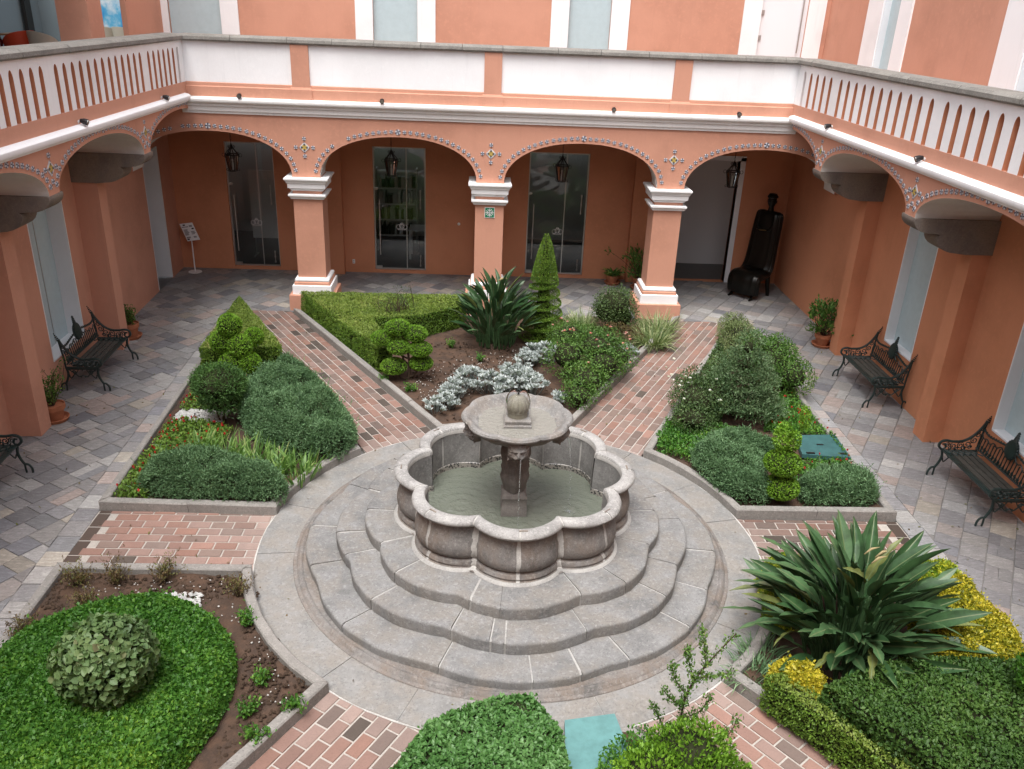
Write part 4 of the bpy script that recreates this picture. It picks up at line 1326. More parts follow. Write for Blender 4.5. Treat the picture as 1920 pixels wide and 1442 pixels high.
# bowl
def bf(an, i): return 1 + .065 * abs(math.cos(an * 4)) ** .7 - .035
BOW = [(r * .955, z) for r, z in [(.10, 1.46), (.22, 1.475), (.36, 1.515), (.49, 1.58), (.565, 1.645), (.585, 1.672), (.575, 1.684), (.605, 1.69), (.635, 1.705), (.642, 1.725), (.628, 1.748), (.60, 1.757), (.57, 1.748), (.545, 1.72), (.50, 1.672), (.46, 1.650), (.435, 1.648), (.43, 1.640), (.2, 1.636)]]
def bf2(an, i):
    g = abs(math.sin(an * 4)) if i < 6 else 1
    return bf(an, i) * (1 - .05 * (1 - g ** .5) if i < 6 else 1)
bowl = MB().lathe(BOW, 128, bf2).build('bowl', M['bowl'], fountain, True)
MB().lathe([(.452, 1.6535), (0.001, 1.6535)][::-1], 64, bf, cap=False).build('bowl_water', mw2, fountain)
# lion masks under the bowl
def mask():
    m = MB()
    n = 22
    vs = []
    for i in range(n + 1):
        for j in range(n + 1):
            u = -1 + 2 * i / n; v = -1 + 2 * j / n
            rr = math.hypot(u, v * .9)
            h = .055 * math.sqrt(max(0, 1 - min(1, rr) ** 2))
            h += .030 * math.exp(-((u / .16) ** 2 + ((v + .05) / .30) ** 2))                    # nose
            h += .022 * (math.exp(-(((u - .36) / .22) ** 2 + ((v - .34) / .10) ** 2)) + math.exp(-(((u + .36) / .22) ** 2 + ((v - .34) / .10) ** 2)))   # brows
            h -= .022 * (math.exp(-(((u - .34) / .13) ** 2 + ((v - .16) / .09) ** 2)) + math.exp(-(((u + .34) / .13) ** 2 + ((v - .16) / .09) ** 2)))   # eyes
            h += .012 * (math.exp(-(((u - .34) / .08) ** 2 + ((v - .15) / .05) ** 2)) + math.exp(-(((u + .34) / .08) ** 2 + ((v - .15) / .05) ** 2)))
            h += .024 * (math.exp(-(((u - .30) / .24) ** 2 + ((v + .34) / .16) ** 2)) + math.exp(-(((u + .30) / .24) ** 2 + ((v + .34) / .16) ** 2)))   # muzzle
            h -= .035 * math.exp(-((u / .17) ** 2 + ((v + .55) / .12) ** 2))                    # mouth
            if rr > .6: h += .011 * math.sin(math.atan2(v, u) * 18) * min(1, (rr - .6) * 4)      # mane
            vs.append((u * .088, -h, v * .095))
    fs = [(i * (n + 1) + j, (i + 1) * (n + 1) + j, (i + 1) * (n + 1) + j + 1, i * (n + 1) + j + 1) for i in range(n) for j in range(n)]
    m.add(vs, fs)
    k0 = len(vs)
    m.box(-.085, .085, -.002, .06, -.085, .07)
    return m
MEM = mask().mesh('lion_mask', M['bowl'], 'all')
for k in range(4):
    a = -PI / 2 + k * PI / 2
    o = link('lion_mask', MEM, fountain)
    o.matrix_local = Matrix.Translation((.50 * math.cos(a), .50 * math.sin(a), 1.56)) @ Matrix.Rotation(a + PI / 2, 4, 'Z') @ Matrix.Rotation(math.radians(10), 4, 'X') @ Matrix.Scale(1.32, 4)
# finial
fin = MB().sqlathe([(.155, 1.63), (.155, 1.675), (.14, 1.685), (.135, 1.70), (.145, 1.712), (.145, 1.73), (.12, 1.742)], 0, 0).build('finial_base', M['bowl'], fountain, True)
def gad(an, i): return 1 - .13 * (1 - abs(math.cos(an * 7)) ** .6) if 3 < i < 12 else 1
MB().lathe([(.112, 1.735), (.112, 1.80), (.12, 1.808), (.118, 1.818), (.128, 1.83), (.134, 1.86), (.130, 1.895), (.118, 1.925), (.10, 1.95), (.075, 1.972), (.05, 1.985), (.022, 1.992), (.02, 2.0), (.001, 2.0)], 64, gad).build('finial_dome', M['moss_stone'], fountain, True)
M['bell'] = glass_mat('water_film', (0.95, 0.96, 0.97), 0.8, 0.05, 1.12)
mg, ntg, bg = new_mat('falling_water')
bg.inputs['Base Color'].default_value = (0.95, 0.97, 1.0, 1)
bg.inputs['Roughness'].default_value = 0.03
bg.inputs['IOR'].default_value = 1.2
bg.inputs['Transmission Weight'].default_value = 0.92
MB().lathe([(.017, 2.0), (.02, 2.028), (.05, 2.043), (.09, 2.03), (.122, 1.99), (.139, 1.93), (.146, 1.86), (.149, 1.76)], 40, lambda an, i: 1 + .02 * math.sin(an * 9 + i), cap=False).build('water_bell', M['bell'], fountain, True)
MB().tube([(0, 0, 1.99), (0, 0, 2.033)], .010, 8).build('nozzle', M['iron2'], fountain)
def stream(x0, y0, z0, x1, y1, seed):
    rnd = random.Random(seed)
    m = MB()
    pts = [(x0 + (x1 - x0) * t, y0 + (y1 - y0) * t, z0 - (z0 - .505) * t ** 2 * .9 - (z0 - .505) * .1 * t) for t in np.linspace(0, .45, 10)]
    m.tube(pts, [.009 - .0045 * i / 10 for i in range(10)], 6)
    for k in range(34):
        t = .42 + .58 * k / 34 + rnd.uniform(-.01, .01)
        s = .03 * (t - .3) if seed == 2 else .012 * (t - .3)
        p = Vector((x0 + (x1 - x0) * t + rnd.gauss(0, s), y0 + (y1 - y0) * t + rnd.gauss(0, s), z0 - (z0 - .505) * t ** 2 * .9 - (z0 - .505) * .1 * t))
        l = rnd.uniform(.012, .03)
        m.tube([p, p - Vector((0, 0, l * .5)), p - Vector((0, 0, l))], [.002, rnd.uniform(.004, .007), .002], 5)
    for k in range(26):
        a = rnd.uniform(0, 2 * PI); r = rnd.uniform(0, .06)
        p = Vector((x1 + r * math.cos(a), y1 + r * math.sin(a), .503 + rnd.uniform(0, .035)))
        m.tube([p, p + Vector((0, 0, .008))], [.005, .003], 5)
    m.build('water_stream', mg, fountain, True)
stream(0.02, -.585, 1.50, .02, -.64, 1)
stream(.585, -.02, 1.50, .66, -.06, 2)

# ================================================================== benches
def spiral(c, r0, r1, a0, turns, n=14, ax='xz'):
    out = []
    for i in range(n + 1):
        t = i / n
        a = a0 + turns * 2 * PI * t; r = r0 + (r1 - r0) * t
        out.append((c[0] + r * math.cos(a), c[1] + r * math.sin(a)))
    return out
def catmull(pts, n=6):
    out = []
    P = [pts[0]] + list(pts) + [pts[-1]]
    for i in range(1, len(P) - 2):
        for k in range(n):
            t = k / n
            out.append(tuple(0.5 * ((2 * P[i][d]) + (-P[i - 1][d] + P[i + 1][d]) * t + (2 * P[i - 1][d] - 5 * P[i][d] + 4 * P[i + 1][d] - P[i + 2][d]) * t * t + (-P[i - 1][d] + 3 * P[i][d] - 3 * P[i + 1][d] + P[i + 2][d]) * t ** 3) for d in range(len(P[0]))))
    out.append(tuple(pts[-1]))
    return out
LB = 0.66                 # half length, bench faces -Y in its own frame, back at y = +.25
def end_frame(sx):
    """cast iron end: cabriole legs with split hooves, arm rest with scrollwork"""
    m = MB()
    x = sx * LB
    def T(pts, r, n=6): m.tube([(x, y, z) for y, z in pts], r, n)
    for s, y0 in ((-1, -.25), (1, .24)):
        leg = catmull([(y0 + s * .0, .40), (y0 - s * .015, .30), (y0 + s * .01, .20), (y0 + s * .055, .115)], 5)
        T(leg, [.021 - .004 * i / len(leg) for i in range(len(leg))])
        T(catmull([(y0 + s * .04, .13), (y0 + s * .09, .125), (y0 + s * .125, .07), (y0 + s * .13, .005)], 5), .015)
        T(catmull([(y0 + s * .045, .13), (y0 + s * .045, .06), (y0 + s * .05, .005)], 4), .014)
    T([(-.26, .40), (.25, .40)], .018)
    T([(-.25, .375), (.24, .375)], .010)
    # skirt scrolls between the legs
    for k in (-1, 1):
        T([(k * y, z) for y, z in catmull([(.0, .27), (.06, .245), (.12, .29), (.19, .22), (.215, .28)], 5)], .010, 5)
        T([(k * .13 + a * .8, .32 + b * .8) for a, b in spiral((0, 0), .045, .012, 0, 1.3)], .009, 5)
        T([(k * .06, .37), (k * .10, .30), (k * .17, .34), (k * .21, .37)], .009, 5)
        m.tube([(x, k * .035, .235), (x, k * .035, .262)], .015, 6)
    # arm: from the front scroll back up to the side spire
    arm = catmull([(-.27, .42), (-.315, .47), (-.30, .535), (-.23, .56), (-.12, .545), (.02, .56), (.14, .64), (.235, .77), (.285, .88)], 6)
    T(arm, .019, 6)
    T(catmull([(-.27, .42), (-.22, .44), (-.225, .50), (-.27, .50)], 4), .013, 5)
    T([(.245, .40), (.25, .55), (.27, .72), (.285, .86)], .016)
    # scroll filling
    for cy, cz, r, a in ((-.20, .485, .045, 0), (-.11, .475, .05, 2), (-.01, .485, .055, 1), (.09, .505, .06, 3), (.17, .57, .055, 2), (.21, .66, .045, 1), (-.155, .44, .03, 4), (-.06, .435, .03, 2), (.04, .44, .035, 5), (.13, .46, .03, 0), (.24, .75, .03, 2)):
        T(spiral((cy, cz), r, .012, a, 1.4, 12), .009, 4)
    # spire knobs
    for k in range(5):
        m.tube([(x, .285 + .012 * k, .86 + .026 * k), (x, .290 + .012 * k, .875 + .026 * k)], .030 - .005 * k, 6)
    return m
def bench_proto():
    b = link('bench', None)
    for sx in (-1, 1): end_frame(sx).build('end_frame', M['iron'], b, True)
    # back: leaning frame with balusters, crest medallion
    bk = MB()
    def yz(z): return .215 + (z - .42) * .16
    def K(pts, r, n=5): bk.tube([(p[0], yz(p[1]), p[1]) for p in pts], r, n)
    top = lambda x: .70 + .10 * (1 - abs(x) / .66) ** 1.3 + .06 * max(0, (abs(x) - .45) / .21) ** 2
    xs = np.linspace(-.65, .65, 41)
    K([(x, top(x)) for x in xs], .014, 6)
    K([(x, .455) for x in (-.65, .65)], .013)
    K([(x, top(x) - .075 - .02 * math.sin(x * 40)) for x in np.linspace(-.65, .65, 60)], .009, 4)
    for x in np.linspace(-.60, .60, 19):
        K([(x, .455), (x, .50), (x, .56), (x, top(x) - .08)], [.009, .014, .008, .010], 5)
        if abs(x) > .12: K([(x + a, .515 + c) for a, c in spiral((0, 0), .03, .010, x * 9, 1.2, 8)], .007, 4)
    for x in np.linspace(-.62, .62, 24):
        K([(x, top(x) - .01), (x, top(x) + .025)], [.018, .006], 5)
    for x in np.linspace(-.6, .6, 20):
        K([(x + a, .475 + c) for a, c in spiral((0, 0), .022, .008, x * 13, 1.1, 7)], .008, 4)
    bk.build('backrest', M['iron'], b, True)
    cr = MB()
    zc = .775
    n = 20
    ring_ = [(.115 * math.cos(2 * PI * i / n), .125 * math.sin(2 * PI * i / n)) for i in range(n)]
    cr.add([(x, yz(zc + z) - .022, zc + z) for x, z in ring_] + [(x, yz(zc + z) + .02, zc + z) for x, z in ring_] + [(x * .6, yz(zc + z * .6) - .034, zc + z * .6) for x, z in ring_],
           [(i, (i + 1) % n, 2 * n + (i + 1) % n, 2 * n + i) for i in range(n)] + [tuple(range(2 * n, 3 * n))] + [(i, n + i, n + (i + 1) % n, (i + 1) % n) for i in range(n)] + [tuple(range(2 * n - 1, n - 1, -1))])
    for i in range(n):
        x, z = ring_[i]
        cr.tube([(x, yz(zc + z), zc + z), (x * 1.15, yz(zc + z), zc + z * 1.15)], [.022, .010], 5)
    for k in range(5):
        z = zc + .12 + .028 * k
        cr.tube([(-.045 + .008 * k, yz(z), z), (0, yz(z), z + .02), (.045 - .008 * k, yz(z), z)], .016, 5)
    cr.tube([(0, yz(.99), .97), (0, yz(1.0), 1.03)], [.014, .004], 5)
    cr.build('crest_medallion', M['iron'], b, True)
    for k, y in enumerate((-.235, -.145, -.055, .035, .125)):
        m = MB().box(-.62, .62, y - .033, y + .033, .405, .428)
        m.build('seat_slat', M['iron'] if k == 0 else M['slat'], b)
    for sx in (-1, 1):
        m = MB()
        for y in np.linspace(-.19, .17, 5):
            m.tube([(sx * .60, y - .05, .432), (sx * .45, y + .05, .432)], .009, 5); m.tube([(sx * .60, y + .05, .432), (sx * .45, y - .05, .432)], .009, 5)
        m.build('seat_lattice', M['iron'], b)
    MB().tube([(-.66, 0, .36), (.66, 0, .36)], .012, 6).build('stretcher', M['iron'], b)
    return b
bp = bench_proto()
BG = 'cast iron garden benches along the walls'
bp.location = (6.40, 4.76, 0.002); bp.rotation_euler = (0, 0, -PI / 2)
tag(bp, 'ornate dark green cast iron bench below the far window of the right wall', 'bench', BG)
copy_thing(bp, (6.42, 1.22, .002), -PI / 2, 'ornate dark green cast iron bench at the right edge, nearest on the right wall', BG)
copy_thing(bp, (-6.76, 4.78, .002), PI / 2 + .03, 'ornate dark green cast iron bench between two potted plants on the left wall', BG)
copy_thing(bp, (-6.70, .84, .002), PI / 2 + .03, 'ornate cast iron bench cut off by the left edge of the view', BG)

# ================================================================== lanterns in the arches
def lantern():
    b = link('lantern', None)
    m = MB()
    n = 6
    def hexa(r, z): return [(r * math.cos(PI / 3 * k), r * math.sin(PI / 3 * k), z) for k in range(n)]
    A, Bq, Cq = hexa(.085, 0), hexa(.145, .33), hexa(.035, .46)
    for k in range(n):
        m.tube([A[k], Bq[k], Cq[k]], .010, 5)
        m.tube([A[k], A[(k + 1) % n]], .009, 5); m.tube([Bq[k], Bq[(k + 1) % n]], .012, 5)
        a = PI / 3 * k
        for z, s in ((.33, 1), (.03, .6)):
            r = .145 if z > .1 else .09
            m.tube([((r + .03 + s * .03 * math.cos(t)) * math.cos(a), (r + .03 + s * .03 * math.cos(t)) * math.sin(a), z - .01 + s * .035 * math.sin(t)) for t in np.linspace(-2.6, 2.4, 10)], .005, 4)
        m.tube([(.05 * math.cos(a), .05 * math.sin(a), .46), (.075 * math.cos(a), .075 * math.sin(a), .50), (.05 * math.cos(a), .05 * math.sin(a), .52)], .006, 4)
    m.lathe([(.001, .45), (.045, .45), (.04, .49), (.012, .54), (.012, .56)], 10)
    m.build('frame', M['iron2'], b, False)
    g = MB()
    for k in range(n):
        j = (k + 1) % n
        g.add([A[k], A[j], Bq[j], Bq[k]], [(0, 1, 2, 3)])
    g.build('glass_pane', M['lamp_glass'], b)
    MB().lathe([(.02, .02), (.02, .16), (.012, .17), (.018, .22), (.001, .25)], 10).build('bulb', M['paint_white'], b, True)
    m = MB()
    for k in range(10):
        z = .56 + k * .075
        m.tube([((.012 * math.cos(t) if k % 2 else 0), (0 if k % 2 else .012 * math.cos(t)), z + .045 * math.sin(t) + .03) for t in np.linspace(0, 2 * PI, 9)], .004, 4, 0, False)
    m.build('chain', M['iron2'], b)
    return b
lp = lantern()
LG = 'black lanterns hanging in the arcade'
for i, (x, lab) in enumerate(((-5.63, 'leftmost black iron lantern hanging in the far arcade'), (-2.33, 'black iron lantern hanging in the second arch from the left'),
                              (1.27, 'black iron lantern hanging in the third arch from the left'), (4.94, 'rightmost black iron lantern hanging by the open doorway'))):
    if i == 0:
        lp.location = (x, 9.7, 2.55); tag(lp, lab, 'lantern', LG)
    else:
        copy_thing(lp, (x, 9.7, 2.55), i * .3, lab, LG)

# ================================================================== floodlights on the cornices
def flood():
    b = link('floodlight', None)
    m = MB(); m.tube([(0, .06, 0), (0, .03, .05), (0, -.02, .07)], .016, 8); m.box(-.03, .03, .04, .09, -.01, .008)
    m.build('bracket', M['paint_white'], b)
    m = MB(); m.tube([(0, .0, .065), (0, -.05, .055), (0, -.10, .04)], [.026, .042, .044], 12)
    m.build('lamp_head', M['black'], b, True)
    m = MB(); m.tube([(0, -.1005, .04), (0, -.103, .039)], [.036, .036], 12)
    m.build('lens', M['steel'], b)
    return b
fp = flood()
FG = 'small floodlights on the cornice ledges'
spots = [(-4.99, YA - .06, 4.15, 0, 'leftmost small floodlight on the white cornice of the far arcade'), (-2.34, YA - .06, 4.15, 0, 'small floodlight on the cornice above the second arch of the far arcade'),
         (2.05, YA - .06, 4.15, 0, 'small floodlight on the cornice above the third arch of the far arcade'), (4.47, YA - .06, 4.15, 0, 'rightmost small floodlight on the white cornice of the far arcade'),
         (-5.97, 3.75, 4.20, PI / 2, 'nearer of two small floodlights on the left gallery ledge'), (-5.97, 7.05, 4.20, PI / 2, 'farther of two small floodlights on the left gallery ledge'),
         (5.52, 6.37, 4.20, -PI / 2, 'farther of two small floodlights on the right gallery ledge'), (5.52, 3.04, 4.20, -PI / 2, 'nearer of two small floodlights on the right gallery ledge')]
for i, (x, y, z, rz, lab) in enumerate(spots):
    if i == 0:
        fp.location = (x, y, z); fp.rotation_euler = (0, 0, rz); tag(fp, lab, 'floodlight', FG)
    else:
        copy_thing(fp, (x, y, z), rz, lab, FG)

# ================================================================== assembly point sign on the middle pillar
sg = thing('safety_sign', 'square green meeting point sign with white arrows on the middle pillar', 'sign', (-.257, YA + .012, 2.02))
MB().box(-.10, .10, -.008, 0, 0, .21).build('plate', M['paint_white'], sg)
MB().box(-.09, .09, -.010, -.0082, .01, .20).build('green_field', M['sign_green'], sg)
ar = MB()
for k in range(4):
    a = PI / 2 * k
    def sp(x, z): return (x * math.cos(a) - z * math.sin(a), -.0125, .105 + x * math.sin(a) + z * math.cos(a))
    ar.add([sp(-.008, .012), sp(.008, .012), sp(.008, .082), sp(-.008, .082)], [(0, 1, 2, 3)])
    for s in (-1, 1):
        ar.add([sp(0, .016), sp(s * .042, .056), sp(s * .042, .036 + .04), sp(0, .036)], [(0, 1, 2, 3)])
for k in range(4):
    a = PI / 2 * k + PI / 4
    ar.add([(.010 * math.cos(a) + .012 * math.cos(t), -.0126, .105 + .010 * math.sin(a) + .012 * math.sin(t)) for t in np.linspace(0, 2 * PI, 9)[:-1]], [tuple(range(8))])
ar.build('arrow', M['paint_white'], sg)

# wall outlet and door bell plate on the far wall
so = thing('wall_socket', 'small white wall socket low on the far wall beside the left pillar', 'socket', (-3.40, YN, .26))
MB().box(-.03, .03, -.012, 0, -.05, .05).build('plate', M['paint_white'], so)
m = MB()
for z in (-.02, .02): m.box(-.008, .008, -.014, -.0122, z - .008, z + .008)
m.build('outlet', M['black'], so)
dk = thing('door_bell', 'small round pale bell push on the far wall left of the middle pillar', 'bell push', (-.93, YN, 1.23))
MB().lathe([(.001, 0), (.035, 0), (.035, .012), (.02, .02), (.001, .02)], 14).map(lambda x, y, z: (x, -z, y)).build('plate', M['paint_white'], dk, True)

# ================================================================== information stand
st = thing('information_stand', 'slim white stand with a tilted text panel in the far left corner', 'sign stand', (-7.02, 10.75, 0))
MB().lathe([(.001, .0), (.15, .0), (.15, .012), (.03, .022), (.001, .022)], 28).build('base', M['paint_white'], st, True)
MB().tube([(0, 0, .015), (0, 0, .80)], .014, 10).build('pole', M['paint_white'], st)
def stp(u, v, d=0):
    u, v = u * .94 + (v - .2) * .34 * 0 + .0, v
    u, v = u * .75 - (v - .2) * .42, v + u * .12
    return (u, -.05 + v * .45 - d * .8, .76 + v * .88 + d * .45)
pnl = MB().add([stp(u, v, d) for d in (0, .012) for u, v in ((-.22, 0), (.18, 0), (.14, .40), (-.26, .40))], [(3, 2, 1, 0), (4, 5, 6, 7), (0, 1, 5, 4), (1, 2, 6, 5), (2, 3, 7, 6), (3, 0, 4, 7)]).build('text_panel', M['paint_white'], st)
tx = MB(); rnd = random.Random(5)
for (u0, u1, v0, v1, rows) in ((-.20, -.05, .06, .10, 2), (.02, .15, .06, .10, 2), (-.21, -.06, .13, .27, 6), (0.0, .13, .14, .22, 3), (-.23, -.02, .31, .34, 1), (0, .12, .31, .35, 2)):
    for r in range(rows):
        v = v0 + (v1 - v0) * r / max(1, rows)
        e = u1 - rnd.uniform(0, .04)
        tx.add([stp(u0, v, .0135), stp(e, v, .0135), stp(e, v + .012, .0135), stp(u0, v + .012, .0135)], [(0, 1, 2, 3)])
for (u0, v0) in ((-.20, .02), (.05, .25), (-.18, .345)):
    tx.add([stp(u0, v0, .0135), stp(u0 + .07, v0, .0135), stp(u0 + .07, v0 + .03, .0135), stp(u0, v0 + .03, .0135)], [(0, 1, 2, 3)])
tx.build('print', M['black'], pnl)

# ================================================================== bronze chair sculpture
bz = thing('sculpture', 'dark bronze robed figure merged with a tall chair in the far right corner', 'sculpture', (5.93, 10.22, 0), math.radians(-48))
bz.scale = (1.05, 1.05, 1.02)
def grid_surf(fx, nu, nv):
    m = MB()
    m.add([fx(i / nu, j / nv) for i in range(nu + 1) for j in range(nv + 1)], [(i * (nv + 1) + j, (i + 1) * (nv + 1) + j, (i + 1) * (nv + 1) + j + 1, i * (nv + 1) + j + 1) for i in range(nu) for j in range(nv)])
    return m
# robe = one continuous closed surface: section around, path from front hem over the seat and up the back to the shoulders
path = [(-.38, .13), (-.40, .30), (-.39, .44), (-.33, .50), (-.20, .51), (-.06, .52), (.06, .58), (.13, .75), (.17, 1.05), (.21, 1.40), (.245, 1.68), (.26, 1.83), (.265, 1.88)]
wid = [.37, .385, .385, .38, .37, .36, .36, .35, .34, .33, .32, .30, .22]
thk = [.12, .14, .13, .12, .11, .11, .13, .14, .14, .14, .13, .11, .06]
NS = 56
vs = []
cp = catmull([(a, b, c, d) for (a, b), c, d in zip(path, wid, thk)], 4)
for i, (y, z, w_, t_) in enumerate(cp):
    j0, j1 = max(0, i - 1), min(len(cp) - 1, i + 1)
    ty, tz = cp[j1][0] - cp[j0][0], cp[j1][1] - cp[j0][1]
    l = math.hypot(ty, tz); ny, nz = -tz / l, ty / l
    for k in range(NS):
        a = 2 * PI * k / NS
        cx_ = math.copysign(abs(math.cos(a)) ** .45, math.cos(a)) * w_
        off = math.sin(a) * t_
        pleat = .012 * math.sin(a * 17 + math.sin(i * .25) * 1.2) * (1 if (i < 9 or i > 20) else .35)
        vs.append((cx_ + pleat * .3, y + ny * (off + pleat), z + nz * (off + pleat)))
nP = len(cp)
rb = MB().add(vs, [(i * NS + k, i * NS + (k + 1) % NS, (i + 1) * NS + (k + 1) % NS, (i + 1) * NS + k) for i in range(nP - 1) for k in range(NS)] + [tuple(range(NS - 1, -1, -1)), tuple((nP - 1) * NS + k for k in range(NS))])
# neck and head join the shoulders
rb.lathe([(.075, 1.84), (.06, 1.92), (.055, 1.97), (.07, 2.00), (.092, 2.05), (.098, 2.11), (.095, 2.17), (.07, 2.225), (.001, 2.245)], 18, lambda an, i: 1 + .08 * math.cos(an * 2 + PI), c=(0, .26))
rb.build('robed_figure', M['bronze'], bz, 'all')
fc = MB(); fc.tube([(0, .16, 2.12), (0, .145, 2.075), (0, .165, 2.065)], [.008, .020, .010], 6); fc.tube([(-.03, .175, 2.04), (.03, .175, 2.04)], .009, 5)
for s in (-1, 1):
    fc.tube([(s * .055, .175, 2.125), (s * .02, .163, 2.12)], .012, 5); fc.tube([(s * .10, .26, 2.06), (s * .10, .265, 2.12)], .014, 6)
fc.build('face', M['bronze'], bz, True)
cpm = MB().lathe([(.09, 2.165), (.115, 2.175), (.12, 2.20), (.10, 2.225), (.075, 2.26), (.001, 2.27)], 16, c=(0, .255)).build('cap', M['bronze'], bz, True)
hd = MB()
for s in (-1, 1):
    hd.tube([(s * .20, .145, 1.60), (s * .15, .10, 1.50), (s * .03, .085, 1.47)], [.05, .045, .030], 8)
hd.build('folded_arm', M['bronze'], bz, True)
for s in (-1, 1):
    MB().tube([(s * .23, -.36, .16), (s * .24, -.40, .08), (s * .255, -.46, .035), (s * .26, -.53, .02)], [.030, .028, .035, .020], 8).build('foot', M['bronze'], bz, True)
    MB().tube([(s * .26, .10, .55), (s * .27, .14, .3), (s * .28, .2, .0)], [.06, .05, .04], 8).build('rear_leg', M['bronze'], bz, True)
MB().tube([(-.07, .03, 1.47), (.09, .03, 1.49)], .010, 6).build('polished_hand', plain('worn_bronze', (0.35, 0.24, 0.10), .35, .8), bz)

# ================================================================== hatches
h1 = thing('access_hatch', 'dark green painted metal hatch lying in the right planting bed', 'hatch', (4.66, 2.45, .14))
MB().prism([(-.27, .29), (-.36, -.30), (.32, -.38), (.36, .35)][::-1][::-1], -.05, .012).build('cover', M['hatch'], h1) if False else MB().prism([(-.37, -.30), (.32, -.38), (.36, .35), (-.28, .30)], -.05, .012).build('cover', M['hatch'], h1)
MB().box(-.05, .05, -.012, .012, .013, .022).build('handle', M['iron2'], h1)
for k_ in (-1, 1): MB().box(-.30 if k_ < 0 else .18, -.18 if k_ < 0 else .30, -.29, -.25, .012, .024).build('hinge', M['iron2'], h1)
h2 = thing('access_hatch', 'teal green metal hatch beside the clipped hedge at the bottom of the view', 'hatch', (.60, -3.12, .115))
MB().prism([(-.27, -.45), (.36, -.38), (.24, .34), (-.22, .26)], -.05, .012).build('cover', M['hatch2'], h2)
MB().box(.1, .2, -.3, -.28, .013, .022).build('handle', M['iron2'], h2)

# ================================================================== upper loggia furniture and picture
M['chair_shell'] = plain('cream_plastic', (0.55, 0.52, 0.43), .45)
M['orange'] = plain('orange_plastic', (0.55, 0.06, 0.02), .45)
M['wood'] = plain('table_wood', (0.40, 0.24, 0.12), .5, 0, .4, 0, .2)
def tub_chair(mat):
    b = link('tub_chair', None)
    m = MB(); n = 18
    vs = []
    for j in range(5):
        t = j / 4
        for i in range(n + 1):
            a = -2.3 + 4.6 * i / n
            hz = .44 + (.36 + .08 * math.cos(a / 2) ** 2) * t - .14 * t * (abs(a) / 2.3) ** 3
            r = .20 + .05 * t
            vs.append((r * math.sin(a), r * math.cos(a), hz))
    m.add(vs, [(j * (n + 1) + i, j * (n + 1) + i + 1, (j + 1) * (n + 1) + i + 1, (j + 1) * (n + 1) + i) for j in range(4) for i in range(n)])
    k = len(vs)
    m.add([((.225 if j < 1 else .235) * 0 + p[0] * 1.08, p[1] * 1.08, p[2]) for j, p in enumerate(vs)], [((j + 1) * (n + 1) + i, (j + 1) * (n + 1) + i + 1, j * (n + 1) + i + 1, j * (n + 1) + i) for j in range(4) for i in range(n)])
    m.add([vs[4 * (n + 1) + i] for i in range(n + 1)] + [(vs[4 * (n + 1) + i][0] * 1.08, vs[4 * (n + 1) + i][1] * 1.08, vs[4 * (n + 1) + i][2]) for i in range(n + 1)], [(i, i + 1, n + 2 + i, n + 1 + i) for i in range(n)])
    m.build('shell', mat, b, True)
    MB().lathe([(.001, .42), (.21, .42), (.22, .44), (.20, .455), (.001, .455)], 24).build('seat', mat, b, True)
    for sx in (-1, 1):
        for sy in (-1, 1):
            MB().tube([(sx * .12, sy * .12, .42), (sx * .19, sy * .19, 0)], [.014, .010], 6).build('leg', M['steel'], b)
    return b
tc = tub_chair(M['chair_shell'])
CG = 'cream tub chairs in the upper loggia'
tc.location = (-8.57, 8.6, 4.30); tc.rotation_euler = (0, 0, 2.6); tag(tc, 'cream tub chair alone before the blue-grey wall in the upper left loggia', 'chair', CG)
copy_thing(tc, (-8.36, 12.0, 4.30), 2.9, 'right one of two cream tub chairs below the blue picture', CG)
copy_thing(tc, (-8.80, 12.05, 4.30), 2.9, 'left one of two cream tub chairs below the blue picture', CG)
oc = tub_chair(M['orange']); oc.location = (-8.98, 8.55, 4.30); oc.rotation_euler = (0, 0, -1.9); tag(oc, 'orange chair right of the small table in the upper left loggia', 'chair')
o2 = tub_chair(plain('dark_red_plastic', (.16, .02, .015), .45)); o2.location = (-9.52, 8.5, 4.30); o2.rotation_euler = (0, 0, 1.6); tag(o2, 'dark red chair at the top left edge of the view', 'chair')
tb = thing('table', 'small light wood table between two red chairs in the upper loggia', 'table', (-9.15, 8.9, 4.30))
MB().box(-.3, .3, -.3, .3, .77, .80).build('table_top', M['wood'], tb)
for sx in (-1, 1):
    for sy in (-1, 1): MB().box(sx * .26 - .02, sx * .26 + .02, sy * .26 - .02, sy * .26 + .02, 0, .77).build('leg', M['paint_white'], tb)
mp, ntp, bp_ = new_mat('picture_print')
n1 = noise(ntp, 2.2, 5, .6)
cp_ = ramp(ntp, n1, [(.35, (.55, .62, .66)), (.5, (.10, .36, .55)), (.62, (.03, .24, .50)), (.75, (.45, .55, .62))])
ntp.links.new(cp_, bp_.inputs['Base Color'])
pc = thing('wall_picture', 'tall blue abstract picture behind the chairs of the upper loggia', 'picture', (-9.05, 13.36, 4.6))
MB().box(-.42, .42, -.03, 0, 0, 2.2).build('canvas', mp, pc)
dbs = MB(); rnd = random.Random(4)
for k in range(14):
    x, z, r = -.40 + abs(rnd.gauss(0, .18)), rnd.uniform(.2, 2.0), rnd.uniform(.012, .05)
    dbs.lathe([(.001, 0), (r, 0)], 10, cap=False).v[-20:]
    dbs.v[-20:] = [(x + p[0], -.0315, z + p[1]) for p in dbs.v[-20:]]
dbs.build('ink_spot', M['black'], pc)

